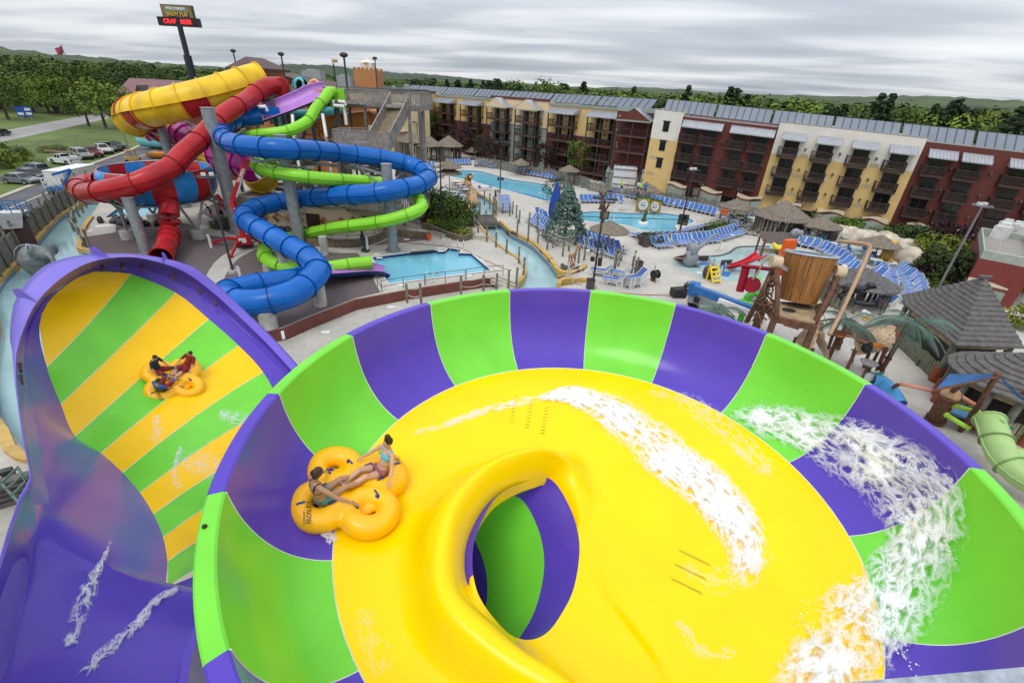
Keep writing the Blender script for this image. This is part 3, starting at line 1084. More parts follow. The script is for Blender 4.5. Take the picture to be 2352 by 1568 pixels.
blue=[AY(*p)for p in[(600,268,62.5),(540,276,60.5),(509,298,55.5),(520,322,50.5),(551,333,47.8),(600,339,46.8),(654,343,46.9)]]+[G(*p)for p in[(720,346,9.9),(800,354,9.2),(888,366,8.6),(950,382,7.9),(984,405,7.3),(963,424,6.9),(908,436,6.9),(853,445,6.5),(800,448,6.1),(713,455,5.0),(663,461,4.4),(620,469,4.2),(582,481,4.1),(563,498,4.0),(575,514,3.9),(606,532,3.8),(650,558,3.5),(694,582,3.2),(723,604,3.0),(730,624,2.8),(708,649,2.6),(679,671,2.4),(635,687,2.2),(591,695,2.0),(547,693,1.9),(524,682,1.8),(527,671,1.7),(547,665,1.6),(591,655,1.4),(650,646,1.3),(694,640,1.2)]]
bs,bpath=tube_slide('tube_slide','winding blue enclosed tube slide looping low over the gravel',blue,.97,[blue_f],2.9,loc=(-22,45,0))
channel(bs,[AY(752,219,65.5),AY(728,222,65),AY(700,235,64.3),AY(660,252,63.5),AY(606,272,62.6)],2.9,.8,lilac_f,'open_channel',under=indigo_f,roll=-32)
channel(bs,[G(692,640,1.0),G(740,637,.75),G(790,633,.5),G(840,629,.25),G(868,630,.0),G(882,636,-.35)],2.3,.75,lilac_f,'open_channel',under=FG('navy_fibreglass',(.01,.045,.14),.3))
p_=G(689,634,2.6)
part(MB().box(p_,(.5,.16,1.5),rz=.5).box(p_+V((.05,-.1,.1)),(.25,.03,1.1),rz=.5),'jet_box',blue_f,bs)
part(MB().box(AY(592,254,62)+V((0,0,0)),(5.2,.12,.9),rz=.1),'splash_board',blue_f,bs)
green=[AY(*p)for p in[(768,214,66),(756,212,65),(745,228,64),(724,252,62.5),(709,277,61),(683,293,59.5),(654,303,58.5),(617,308,58),(580,312,58.5),(560,318,60),(575,326,62.5),(640,332,63),(690,340,61),(700,350,57.5),(665,359,55),(635,365,54),(606,367,53),(591,376,51),(596,386,49.5),(628,395,48),(664,401,47.1),(708,407,47.3),(760,412,48.5),(804,415,50),(838,417,51.5),(883,422,53),(920,430,53.5),(945,440,52.5),(962,455,50.5),(968,475,48.5),(948,489,47),(900,504,46.6),(858,512,46.8),(813,518,47.2),(775,523,48),(735,531,49.3),(698,539,50.6),(663,546,50.6),(630,556,48.4),(612,570,46),(607,583,43.7),(617,598,41.9),(642,610,40.5),(679,619,39.8),(723,617,40.1),(752,616,40.4),(804,608,41.5),(853,603,42.3)]]
gs,gpath=tube_slide('tube_slide','slender lime green tube slide winding between the grey columns',green,.64,[green_f],3.3,loc=(-20,48,0),n=16)
part(MB().box(AY(779,226,66.3),(2.0,1.4,2.2)),'entry_box',green_f,gs)
red=[AY(*p)for p in[(645,197,66),(624,197,65),(610,201,64),(588,214,62.5),(570,229,61),(544,245,58.5),(510,268,56),(481,297,53.5),(451,328,51),(422,354,49),(395,383,47.5),(358,402,46),(322,418,45),(278,431,44.5),(241,438,44.7),(209,443,46),(190,440,48),(182,429,50.5),(196,422,52.5),(222,420,53)]]
rs,rpath=tube_slide('tube_slide','long red tube slide dropping from the tower into the red and blue bowl',red,.98,[red_f],4.2,loc=(-38,48,0))
part(MB().box(AY(652,203,66),(1.0,1.8,2.2)),'entry_box',red_f,rs)
yel_p=[AY(*p)for p in[(597,184,67),(576,189,66),(534,203,64),(481,219,62),(422,234,60.5),(363,248,60),(327,258,61),(306,264,63.5),(302,274,67)]]
ys=thing('tube_slide','fat weathered yellow tunnel slide with red squares and a magenta lower run','water slide',(-45,62,0),world=True)
ypth=resample(cr(yel_p,10),.6)
def big_tube(pth,r,cols,step,n=24,two=True):
 """a wide tunnel of bolted rings; every ring has an upper and a lower shell of its own colour"""
 i=k=0
 while i<len(pth)-1:
  j=min(i+step,len(pth)-1)
  R0=[]
  for q in range(i,j+1):
   t=pth[min(q+1,len(pth)-1)]-pth[max(q-1,0)]
   R0.append(MB().ring(pth[q],t,r,n))
  for half in(0,1):
   mb=MB()
   rows=[]
   for rg in R0:
    rows.append([rg[(m+(n//2)*half)%n]for m in range(n//2+1)])
   mb.grid(rows)
   for rr,pp in((rows[0],pth[i]),(rows[-1],pth[j])):
    out=[p+(p-pp).normalized()*.16 for p in rr]
    d=(pth[min(j,i+1)]-pth[i]).normalized()*.05
    mb.grid([[p-d for p in rr],[p-d for p in out],[p+d for p in out],[p+d for p in rr]])
   for e_ in(0,-1):
    o_=[(row[e_]-p).normalized()*.16 for row,p in zip(rows,pth[i:j+1])]
    mb.grid([[row[e_]+V((0,0,.04))for row in rows],[row[e_]+o+V((0,0,.04))for row,o in zip(rows,o_)],[row[e_]+o-V((0,0,.04))for row,o in zip(rows,o_)]])
   part(mb,'tunnel_panel',cols(k,half),ys,50)
  i=j
  k+=1
big_tube(ypth,1.9,lambda k,h:red_f if(h==1 and k in(3,6))or(h==0 and k in(8,))else yelt_f,4)
mag_p=[AY(*p)for p in[(302,274,67),(320,286,70),(350,294,71),(385,296,69.5),(415,306,67),(445,325,64),(478,345,62),(520,360,60),(556,374,58.5),(590,392,57.5),(600,410,59)]]
mpth=resample(cr(mag_p,10),.6)
big_tube(mpth,1.75,lambda k,h:(mag_f,orange_f,mag_f,mag_f)[k%4]if h==0 else(mag_f,yelt_f,mag_f,red_f)[k%4],4)
RB=V((-39.6,51.4,0))
rbw=thing('bowl_ride','small raised bowl ride with alternating red and blue panels','water slide',RB)
prof=[(4.3,4.0),(4.95,4.35),(5.35,5.1),(5.5,6.0),(5.42,6.7),(5.25,7.15),(5.12,7.18),(5.02,7.1),(5.1,6.2),(4.9,5.2),(4.2,4.5),(1.2,4.3)]
for k in range(16):
 a0,a1=k*22.5+4,(k+1)*22.5+4
 rows=[[V((r*math.cos(R(a0+(a1-a0)*j/5)),r*math.sin(R(a0+(a1-a0)*j/5)),z))for r,z in prof]for j in range(6)]
 o=part(MB().grid(rows),'bowl_panel',red_f if k%2 else bluep_f,rbw,True)
part(MB().lathe((0,0,0),[(4.45,3.9),(4.7,3.9),(4.7,4.05),(4.45,4.05),(4.45,3.9)],32),'base_ring',steel,rbw)
part(MB().tube([V((5.06*math.cos(a/20*math.pi),5.06*math.sin(a/20*math.pi),7.2))for a in range(41)],.06,6),'rim',M('chrome_trim',(.5,.5,.5),.3,metal=.8),rbw)
drop=resample(cr([G(389,470,4.2),G(389,497,3.3),G(390,522,2.2),G(387,552,1.35),G(379,575,1.1),G(370,592,1.0)],6),.5)
mb=MB()
mb.tube(drop,.92,18,False)
for q in(4,8,10,len(drop)-1):
 t=(drop[min(q+1,len(drop)-1)]-drop[q-1]).normalized()
 p=drop[q]
 mb.loft([mb.ring(p-t*.04,t,.92,18),mb.ring(p-t*.04,t,1.03,18),mb.ring(p+t*.04,t,1.03,18),mb.ring(p+t*.04,t,.92,18)],False)
o=part(mb,'drop_tube',red_f,rbw,50)
o.location=-RB
conc_m=M('post_concrete',(.42,.41,.385),.85,.3,1.2,.4,8)
def footing(p,r=.75,h=1.0):
 mb=MB()
 prof=[(0,h),(r-.05,h)]
 for k in range(5):
  z=h-h*k/5
  prof+=[(r,z-.02),(r,z-h/5+.05),(r-.04,z-h/5+.02)]
 mb.lathe((p.x,p.y,0),prof[::-1],16)
 return mb
for(u,v)in((298.7,549),(460,548),(357,508),(530,496)):
 b_=G(u,v)
 part(footing(b_-RB),'footing',conc_m,rbw,40)
 for da in(-.3,.3):
  an=math.atan2(b_.y-RB.y,b_.x-RB.x)+da
  top=V((4.5*math.cos(an),4.5*math.sin(an),4.0))
  part(MB().cyl(b_-RB+V((0,0,.9)),top,.14,n=8),'leg',steel,rbw,40)
def nearest(path,p,z0=None):
 return min(path,key=lambda q:(q.x-p.x)**2+(q.y-p.y)**2+((q.z-(z0 or q.z))*3)**2)
def column(x,y,h,r,label,arms=(),arm_r=.97):
 t=thing('support_column',label,'column',(x,y,0),group='grey slide columns')
 part(MB().cyl((0,0,.1),(0,0,h),r,r*.93,18),'pole',steel,t,40)
 part(MB().cyl((0,0,h),(0,0,h+.04),r*1.02,n=18),'cap',steel,t)
 mb=MB().cyl((0,0,0),(0,0,.12),r+.28,n=18)
 for k in range(12):
  a=k*math.pi/6
  mb.cyl(((r+.16)*math.cos(a),(r+.16)*math.sin(a),.12),((r+.16)*math.cos(a),(r+.16)*math.sin(a),.24),.04,n=6)
 part(mb,'base_plate',steel,t,40)
 for(u,v,z)in arms:
  e=G(u,v,z)-V((x,y,0))
  e.z=z
  d=V((e.x,e.y,0)).normalized()
  a0=d*r+V((0,0,z))
  mb=MB().bar(a0,e,.16,.2)
  mb.bar(d*r+V((0,0,z-1.3)),e+(a0-e)*.12,.12,.12)
  mb.box(e+V((0,0,.12)),(.7,.7,.25),rz=.4)
  part(mb,'arm',steel,t)
 return t
column(-24.2,49.1,11.3,.62,'tall bare grey column between the loops of the blue slide',[(713,387,8.4),(588,371,9.0),(704,478,3.9),(610,476,3.6),(590,330,9.3)])
column(-13.8,49.1,9.1,.58,'grey column standing beside the far corner of the small slide pool',[(935,385,6.8),(810,380,8.0),(955,480,4.3),(860,463,5.4)])
column(-37.5,43.8,5.6,.5,'short grey column in front of the red and blue bowl',[(250,465,4.4),(365,430,5.4)])
column(-33.1,52.6,13.2,.7,'thick grey column beside the red spider lift',[(415,276,10.8),(560,300,9.5)])
column(-46.2,63,10.9,.6,'grey column under the yellow tunnel slide',[(310,290,8.8),(415,315,7.0)])
column(-26.6,54.5,8.5,.45,'dark grey column in the shade behind the bare column')
column(-29,63,11.5,.5,'grey column half hidden under the lilac channel')
column(-22.5,62,11,.55,'grey column under the wooden tower deck')
def stub(u,v,h,r,label):
 mb=MB()
 p=G(u,v)
 prof=[(0,h),(r-.03,h)]
 n=max(4,int(h/.14))
 for k in range(n):
  z=h-h*k/n
  prof+=[(r,z-.01),(r,z-h/n+.03),(r-.025,z-h/n+.01)]
 mb.lathe((0,0,0),prof[::-1],14)
 return solo(mb,'concrete_post',conc_m,label,'post','concrete posts under the tube slides',40,(p.x,p.y,0))
stub(738,702,2.0,.5,'ribbed concrete post under the outer bend of the blue slide')
stub(620,754,1.5,.62,'squat ribbed concrete post beside the brown wall under the blue slide')
stub(662,632,2.7,.55,'tall ribbed concrete post inside the blue loop')
stub(747,585,2.0,.42,'slim ribbed concrete post under the lime slide by the ramp')
stub(617,622,.6,.45,'low concrete stub under the lowest bend of the lime slide')
stub(952,508,3.2,.3,'thin concrete stub under the far bend of the lime slide')
stub(637,590,1.2,.5,'concrete block half hidden inside the lime loop')
wood_m=M('weathered_wood',(.27,.245,.225),.85,.35,2.2,.3,12)
wood2_m=M('dark_weathered_wood',(.13,.118,.11),.9,.3,2)
tread_m=M('tread_wood',(.30,.235,.165),.85,.25,2)
tower=thing('slide_tower','grey weathered timber slide tower with picket railings and open stairs','tower',(-22,62,0),world=True)
def rail(p0,p1,h=1.45,sp=.24,w=.15,low=-.55):
 mb=MB()
 p0,p1=V(p0),V(p1)
 L_=(p1-p0).length
 d=(p1-p0).normalized()
 n=max(2,int(L_/sp))
 nn=V((-d.y,d.x,0)).normalized()
 for k in range(n+1):
  p=p0+d*(L_*k/n)
  jit=rnd.uniform(-.05,.05)
  mb.bar(p+V((0,0,low+jit)),p+V((0,0,h-.08+jit*.4)),w,.04,up=nn)
 mb.bar(p0+V((0,0,h)),p1+V((0,0,h)),.16,.06)
 mb.bar(p0+V((0,0,.1))+nn*.06,p1+V((0,0,.1))+nn*.06,.06,.12)
 return part(mb,'railing',wood_m,tower)
def deck(poly,z,th=.3):
 return part(MB().prism(poly,z-th,z),'deck',wood_m,tower)
ZU,ZL=14.0,9.9
deck([(-40,66.6),(-12.6,64.6),(-12.6,69),(-40,71)],ZU)
deck([(-16.9,62.0),(-12.6,62.0),(-12.6,64.5),(-16.9,64.5)],ZU-.01)
rail((-31.5,66.5,ZU),(-29.6,66.2,ZU))
for a,b_ in(((-27,66.3),(-22,65.6)),((-22,65.6),(-17,64.6)),((-17,64.6),(-16.8,64.3))):
 rail((*a,ZU),(*b_,ZU))
rail((-34.0,66.7,ZU),(-30.8,66.4,ZU))
rail((-14.2,61.9,ZU),(-12.6,61.9,ZU))
rail((-12.6,61.9,ZU),(-12.6,69,ZU))
rail((-40,71,ZU),(-12.6,69,ZU))
deck([(-21.9,57),(-15.5,57),(-15.5,60),(-19,61),(-21.9,60)],ZL)
rail((-21.9,57,ZL),(-15.5,57,ZL))
rail((-21.9,60,ZL),(-21.9,57,ZL))
rail((-21.9,60,ZL),(-19.0,61,ZL))
def stairs(p0,p1,w,n=17,rails=(1,1)):
 """flight from the lower edge p0 to the upper edge p1 (mid points), width w"""
 p0,p1=V(p0),V(p1)
 run=V((p1.x-p0.x,p1.y-p0.y,0))
 d=run.normalized()
 s=V((-d.y,d.x,0))
 f=link('stair_flight',None)
 f.parent=tower
 f.location=-tower.location
 for k in range(n):
  c=p0.lerp(p1,(k+.5)/n)
  c.z=p0.z+(p1.z-p0.z)*(k+1)/n
  o=link('tread',MB().box(c,(run.length/n*.92,w,.06),rz=math.atan2(d.y,d.x)).box(c+V((0,0,-.12))+d*(-run.length/n*.4),(.03,w,.2),rz=math.atan2(d.y,d.x)).me('tread',tread_m))
  o.parent=f
 for q,sg in enumerate((-1,1)):
  o=link('stringer',MB().bar(p0+s*sg*(w/2+.06),p1+s*sg*(w/2+.06),.08,.45).me('stringer',tread_m if sg>0 else wood_m))
  o.parent=f
  if rails[q]:
   rail(p0+s*sg*(w/2+.16),p1+s*sg*(w/2+.16),1.35,.22)
stairs((-16.9,58.4,ZL),(-15.3,63.3,ZU),2.4)
stairs((-17.4,58.0,3.2),(-10.5,54.5,.1)if False else(-20.5,62.5,ZL),2.2,16)
stairs((-12.2,57.5,3.3),(-15.0,61.5,6.2),2.0,10)
deck([(-24,54.8),(-14.3,54.2),(-14.3,57),(-24,58)],3.3)
rail((-22.5,54.9,3.3),(-14.3,54.2,3.3))
rail((-14.3,54.2,3.3),(-11.5,56.2,3.3))
deck([(-16,60.5),(-11,59.5),(-10,63),(-16,64)],6.2)
rail((-15,60.3,6.2),(-10.6,59.4,6.2))
for(x,y,z)in((-21.7,57.2,ZL),(-15.7,57.2,ZL),(-21.7,60.3,ZL),(-19,61,ZL),(-12.8,62.1,ZU),(-12.8,64.3,ZU),(-16.7,64.8,ZU),(-20.6,65.6,ZU),(-24.4,66.2,ZU),(-28,66.3,ZU),(-32,66.6,ZU),(-36,67.2,ZU),(-40,67,ZU),(-20,69.4,ZU),(-26,69.8,ZU),(-33,70.3,ZU),(-14,69,ZU),(-14.1,62.2,ZU),(-24,55.2,6),(-26.5,58,ZL),(-29.5,60.5,ZL),(-31.5,63.5,ZU)):
 part(MB().box((x,y,z/2),(.36,.36,z)),'post',wood2_m if rnd.random()<.4 else wood_m,tower)
for a,b_ in(((-21.7,57.2,9.4),(-21.7,60.3,9.4)),((-40,67,13.5),(-12.8,65,13.5)),((-36,67.2,9),(-20.6,65.6,9)),((-36,67.2,6),(-20.6,65.6,6)),((-26.5,58,7.5),(-15.7,57.2,7.0)),((-12.8,62.1,13.6),(-12.8,69,13.6)),((-15.7,57.2,9.2),(-12.6,61.5,2.5)),((-32,66.6,2),(-24.4,66.2,12)),((-29.5,60.5,8),(-26.5,58,8)),((-28,66.3,13),(-32,66.6,4))):
 part(MB().bar(a,b_,.12,.4),'beam',wood2_m,tower)
deck([(-31,60),(-22,58.5),(-21.9,61),(-30,64)],8.6,.35)
rail((-29.8,60.2,8.6),(-26.5,59.4,8.6),1.1)
ring_t=[AY(687+10*math.sin(a),194-13*math.cos(a),67.2)for a in[k*math.pi/10-2.4 for k in range(16)]]
tb=tube_slide('tube_slide','teal tube slide with a bell shaped mouth behind the tower',[AY(*p)for p in[(690,196,67.6),(700,205,70),(730,225,74),(771,246,77),(800,249,79),(818,255,78.5),(800,259,76),(761,262,74),(709,268,73),(668,271,72),(640,276,74)]],.95,[teal_f],3.5,loc=(-24,74,0))[0]
part(MB().tube(ring_t,.17,8),'mouth_lip',FG('pale_teal_fibreglass',(.2,.6,.62),.3),tb,True)
ring_o=[AY(722+11*math.sin(a),200-15*math.cos(a),66.6)for a in[k*math.pi/10-2.3 for k in range(16)]]
ob=tube_slide('tube_slide','orange tube slide with a wide scoop mouth behind the tower',[AY(*p)for p in[(724,203,67.2),(740,212,69.5),(770,228,72),(800,239,73.5),(830,245,75),(862,256,75),(885,266,73.5),(880,272,71.5),(850,271,70),(800,277,69.5),(749,283,69.5),(722,290,71),(715,303,72.5),(742,308,71),(790,300,69),(835,292,70)]],.95,[orange_f],3.5,loc=(-20,74,0))[0]
part(MB().tube(ring_o,.2,8),'mouth_lip',FG('pale_orange_fibreglass',(.8,.42,.2),.3),ob,True)
part(MB().box(AY(716,216,66.2),(3.2,1.2,1.0)),'scoop',orange_f,ob)
pvc=M('white_pipe',(.68,.68,.66),.4,.12,2)
def pipe(pts,r,label,group='white water pipes'):
 return solo(MB().tube(pts,r,8),'water_pipe',pvc,label,'pipe',group,60)
pipe([AY(765,230,64),AY(767,243,64),AY(790,244,64),AY(793,262,64),AY(796,287,64)],.22,'white water pipe stepping down beside the lime slide')
pipe([AY(777,231,64),AY(780,234,64),AY(792,235,64),AY(794,243,64)],.2,'short bent white pipe under the lime slide mouth')
pipe([AY(741,262,61),AY(750,315,60),AY(759,370,59),AY(766,440,58.2)],.2,'long white pipe hanging under the tower')
pipe([AY(672,265,62),AY(676,320,60),AY(690,395,57),AY(694,420,56)],.2,'white pipe behind the bare grey column')
pipe([AY(596,246,61),AY(610,245,61),AY(614,256,61)],.22,'white elbow pipe above the blue slide')
pipe([AY(580,367,56),AY(592,405,54),AY(600,412,54)],.2,'white pipe beside the magenta slide')
pipe([G(600,434,3.7),G(655,447,3.7)],.25,'fat white pipe lying on the gravel roof')
pipe([G(612,424,3.8),G(660,434,3.8)],.2,'thinner white pipe lying on the gravel roof')
pipe([G(688,440,3.8),G(700,441,3.8),G(702,424,3.8)],.2,'bent white pipe beside the roof hatch')
#hotel
dred_m=M('oxblood_stucco',(.125,.030,.022),.85,.12,.6,.05,40)
cream_m=M('cream_stucco',(.66,.52,.32),.85,.08,.5,.05,40)
yst_m=M('yellow_stucco',(.64,.45,.18),.85,.08,.5,.05,40)
white_st=M('white_stucco',(.68,.64,.57),.85,.08,.5,.05,40)
sage_m=M('sage_stucco',(.26,.30,.255),.85,.1,.5,.05,40)
balc_m=M('brown_balcony',(.048,.027,.022),.6,.25,2)
balc2_m=M('brown_fascia',(.085,.045,.032),.6,.25,2)
glass_m=M('dark_glass',(.012,.015,.015),.12,.5,.7,spec=.5)
awn_m=M('grey_standing_seam',(.36,.37,.40),.4,.12,1.5,metal=.3)
solar_m=M('solar_collector',(.155,.185,.225),.32,.12,.5,metal=.15)
sframe_m=M('collector_frame',(.05,.05,.055),.5)
fix_m=M('wall_fixture',(.10,.085,.07),.5)
pale_m=M('pale_fixture',(.6,.6,.58),.5)
dkmet=M('dark_grey_metal',(.055,.058,.062),.45,.2,3,metal=.3)
class Wing:
 def __init__(s,root,A,d,tilt=0,s0=0):
  s.r,s.A,s.d=root,V((*A,0)),V((*d,0)).normalized()
  s.n=V((-s.d.y,s.d.x,0))if True else None
  if s.n.y<0:
   s.n=-s.n
  s.t,s.s0=tilt,s0
 def p(s,x,off,z):
  q=s.A+s.d*x+s.n*off
  q.z=z-s.t*(x-s.s0)
  return q
 def box(s,mb,x0,x1,o0,o1,z0,z1):
  vs=[s.p(x,o,z)for z in(z0,z1)for o in(o0,o1)for x in(x0,x1)]
  return mb.mesh(vs,[(0,2,3,1),(4,5,7,6),(0,1,5,4),(2,6,7,3),(0,4,6,2),(1,3,7,5)])
 def part(s,name,mat,*boxes,label=None,parent=None):
  mb=MB()
  for b in boxes:
   s.box(mb,*b)
  o=link(name,mb.me(name,mat))
  o.parent=parent or s.r
  if parent is None:
   o.location=-s.r.location
  if label:
   o['label']=label
  return o
hr=thing('hotel_wing','four storey hotel wing in oxblood red with a white and yellow centre block','hotel',(45,80,0),world=True)
w=Wing(hr,(22.42,87.24),(.89226,-.45153),.0415,6)
w.part('wall',dred_m,(4.6,19.2,0,14,-2,13.55),label='oxblood red wall')
w.part('wall',white_st,(-.1,4.6,-.35,6,9.75,14.2),(19.1,37.6,-.4,8,9.95,14.35),label='white upper wall')
w.part('wall',yst_m,(-.1,4.6,-.34,6,3.0,9.75),(19.1,37.6,-.39,8,-2,9.95),label='yellow wall')
w.part('wall',dred_m,(37.6,66,0,14,-2,13.9),label='oxblood red wall')
w.part('wall',yst_m,(-.1,4.6,-.33,6,-1,3.0))
w.part('parapet',M('parapet_cap',(.33,.30,.29),.7),(4.6,19.2,-.04,.4,13.55,13.72),(37.6,66,-.04,.4,13.9,14.06),(19.05,37.65,-.44,.1,14.35,14.47),(-.14,4.64,-.39,.1,14.2,14.3))
w.part('roof',M('flat_roof',(.16,.155,.15),.9),(4.7,66,.4,14,13.2,13.5))
x=4.4
k=0
edge_m=M('wavy_brown_trim',(.17,.05,.035),.8)
crm_m=M('wavy_cream_trim',(.62,.52,.38),.8)
while x<62:
 wd=3.3+.6*((k*37)%5)/5
 off=-.95 if not 18<x<37 else-1.25
 for h0,h1,mt,nm,oo in((-2,2.55,sage_m,'base_panel',0),(2.55,2.85,edge_m,'base_trim',-.02),(2.82,3.2,crm_m,'base_trim',-.04)):
  mb=MB()
  top,bot=[],[]
  for j in range(9):
   xx=x+wd*j/8
   wob=.22*math.sin(j/8*5+k)
   wb_=.22*math.sin(j/8*5+k+(0 if nm=='base_panel' else .9))if h0>0 else 0
   top.append((xx,h1+wob))
   bot.append((xx,h0+wb_))
  for(xa,za),(xb,zb),(xc,zc),(xd,zd_)in zip(bot,bot[1:],top[1:],top):
   f=[w.p(xa,off+oo,za),w.p(xb,off+oo,zb),w.p(xc,off+oo,zc),w.p(xd,off+oo,zd_)]
   mb.face(f)
   mb.face([f[3],f[2],w.p(xc,.1,zc),w.p(xd,.1,zd_)])
  mb.face([w.p(x,off,-2),w.p(x,off,2.6),w.p(x,.1,2.6),w.p(x,.1,-2)])
  mb.face([w.p(x+wd,off,-2),w.p(x+wd,off,2.6),w.p(x+wd,.1,2.6),w.p(x+wd,.1,-2)])
  o=part(mb,nm,mt,hr)
 w.part('patio_opening',glass_m,(x+wd+.1,x+wd+2.2,(-.55 if 18<x<37 else-.05),.2,-2,2.4))
 x+=wd+2.35
 k+=1
def balcony(w,x,o,z,wd=2.7,dp=1.15,win=1.95,wh=2.25,face=0.0):
 wn_=w.part('window',glass_m,(x-win/2+.25,x+win/2+.25,o-.05,o+.1,z+.1,z+wh))
 mb=MB()
 for xx in(x-win/2+.25,x+.25,x+win/2+.25):
  w.box(mb,xx-.05,xx+.05,o-.09,o,z+.1,z+wh)
 w.box(mb,x-win/2+.15,x+win/2+.35,o-.09,o,z+wh,z+wh+.1)
 f=link('frame',mb.me('frame',balc_m))
 f.parent=wn_
 b=w.part('balcony',balc_m,(x-wd/2,x+wd/2,o-dp,o,z-.32,z))
 mb=MB()
 ra=1.1
 for(xa,oa,xb,ob_)in((x-wd/2,o,x-wd/2,o-dp),(x-wd/2,o-dp,x+wd/2,o-dp),(x+wd/2,o-dp,x+wd/2,o)):
  mb.bar(w.p(xa,oa,z+ra),w.p(xb,ob_,z+ra),.1,.1)
  n=4 if xa==xb else 9
  for j in range(n):
   f0,f1=j/n,(j+.8)/n
   a_=w.p(xa+(xb-xa)*f0,oa+(ob_-oa)*f0,z)
   c_=w.p(xa+(xb-xa)*f1,oa+(ob_-oa)*f1,z+ra)
   mb.bar(a_,c_,.09,.05)
   mb.bar(w.p(xa+(xb-xa)*f0,oa+(ob_-oa)*f0,z),w.p(xa+(xb-xa)*f0,oa+(ob_-oa)*f0,z+ra),.05,.05)
  mb.bar(w.p(xa,oa,z+.35),w.p(xb,ob_,z+.35),.05,.06)
 r_=link('railing',mb.me('railing',balc_m))
 r_.parent=b
 mb=MB()
 for sx_ in(-1,1):
  mb.face([w.p(x+sx_*wd*.42,o,z-.32),w.p(x+sx_*wd*.42,o-dp*.8,z-.32),w.p(x+sx_*wd*.42,o,z-.75)])
def awning(w,x,o,z,wd=3.2,dp=1.25,drop=.95):
 mb=MB()
 a,b_=w.p(x-wd/2,o,z),w.p(x+wd/2,o,z)
 c_,d_=w.p(x+wd/2,o-dp,z-drop),w.p(x-wd/2,o-dp,z-drop)
 mb.face([a,b_,c_,d_])
 mb.face([d_,c_,c_+V((0,0,-.14)),d_+V((0,0,-.14))])
 mb.face([a+V((0,0,-.14)),d_+V((0,0,-.14)),c_+V((0,0,-.14)),b_+V((0,0,-.14))])
 mb.face([a,d_,d_+V((0,0,-.14)),w.p(x-wd/2,o,z-drop)])
 mb.face([b_,w.p(x+wd/2,o,z-drop),c_+V((0,0,-.14)),c_])
 n=int(wd/.4)
 for j in range(n+1):
  xx=x-wd/2+wd*j/n
  mb.bar(w.p(xx,o,z+.03),w.p(xx,o-dp,z-drop+.03),.05,.07)
 part(mb,'awning',awn_m,w.r)
cols_x=[(6.2,0),(9.35,0),(13.75,0),(17.0,0),(21.4,-.4),(26.0,-.4),(30.6,-.4),(35.2,-.4),(39.8,0),(43.5,0),(48.5,0),(52.3,0),(57.2,0),(61,0)]
for(x,o)in cols_x:
 for z in(9.95,7.05,4.25):
  balcony(w,x-.12,o,z)
 awning(w,x+.25,o,13.15)
fx=[(11.6,10.4),(11.6,7.6),(11.6,4.6),(19.0-.6,10.6),(19-.6,7.7),(8.1,10.9),(15.4,10.8),(15.4,8),(8.1,8.0),(41.6,10.9),(46,10.9),(46,8.0),(41.6,8),(50.4,10.9),(50.4,8),(54.6,10.8),(54.6,8),(46,5),(41.6,5)]
for x,z in fx:
 w.part('wall_light',fix_m,(x-.13,x+.13,-.3,0,z,z+.32))
for x in(23.6,28.2,32.8):
 for z in(10.9,8.0,5.1):
  w.part('wall_light',fix_m,(x-.13,x+.13,-.7,-.4,z,z+.32))
for x in(20.2,27.5,29.2,36.5):
 for z in(9.9,7.0,4.2):
  w.part('wall_vent',pale_m,(x-.18,x+.18,-.46,-.39,z+.1,z+.55))
for x0,x1,z in((23.1,24.2,9.9),(24.6,25.7,9.9),(32.3,33.4,9.9),(33.8,34.8,9.9),(23.1,24.2,7.0),(24.6,25.7,7.0),(32.3,33.4,7),(33.8,34.8,7),(23.1,24.2,4.2),(32.3,33.4,4.2)):
 w.part('vent_panel',M('olive_vent',(.44,.38,.22),.8),(x0,x1,-.43,-.39,z,z+.5))
for x,z in((2.2,11.0),(2.2,8.0),(2.2,5.2)):
 w.part('window',glass_m,(x-.5,x+.5,-.42,-.3,z,z+1.5))
 w.part('window_head',M('green_black_trim',(.02,.03,.022),.6),(x-.62,x+.62,-.46,-.36,z+1.5,z+1.68))
for x0,x1,z in((.4,1.6,6.5),(.4,1.6,3.9)):
 w.part('vent_panel',M('olive_vent',(.44,.38,.22),.8),(x0,x1,-.38,-.34,z,z+.5))
for x in(24.5,25.1,25.7,26.3,9.8,10.2,15.9,16.4,42.5,43.0):
 o=-.4 if x>20 and x<38 else 0
 w.part('flood_light',pale_m,(x-.12,x+.12,o-.45,o-.1,3.55,3.75))
def collectors(w,x0,x1,gaps,pitch,ob,ot,zb,zt):
 x,k=x0,0
 while x<x1:
  mb=MB()
  a,b_=w.p(x,ob,zb),w.p(x+pitch*.93,ob,zb)
  c_,d_=w.p(x+pitch*.93,ot,zt),w.p(x,ot,zt)
  nrm=V((0,0,.08))
  mb.mesh([a,b_,c_,d_,a+nrm,b_+nrm,c_+nrm,d_+nrm],[(0,3,2,1),(4,5,6,7),(0,1,5,4),(1,2,6,5),(2,3,7,6),(3,0,4,7)])
  o=part(mb,'solar_panel',solar_m,w.r)
  mb=MB()
  for p_,q_ in((a,b_),(b_,c_),(c_,d_),(d_,a)):
   mb.bar(p_+nrm*1.1,q_+nrm*1.1,.07,.06)
  f=link('frame',mb.me('frame',sframe_m))
  f.parent=o
  x+=pitch
  k+=1
  if k%gaps==0:
   x+=.28
   w.part('panel_stand',sframe_m,(x-.16,x-.1,ob,ot,zb-.3,zb-.1),(x-.16,x-.1,ot-.1,ot,zb-.3,zt-.1))
collectors(w,.9,64,8,1.03,1.6,3.3,13.85,15.75)
hl=thing('hotel_wing','long receding hotel wing with yellow, cream and dark red bays and deep porches','hotel',(0,115,0),world=True)
q=Wing(hl,(17.9,100.2),(-.722,.692),0,0)
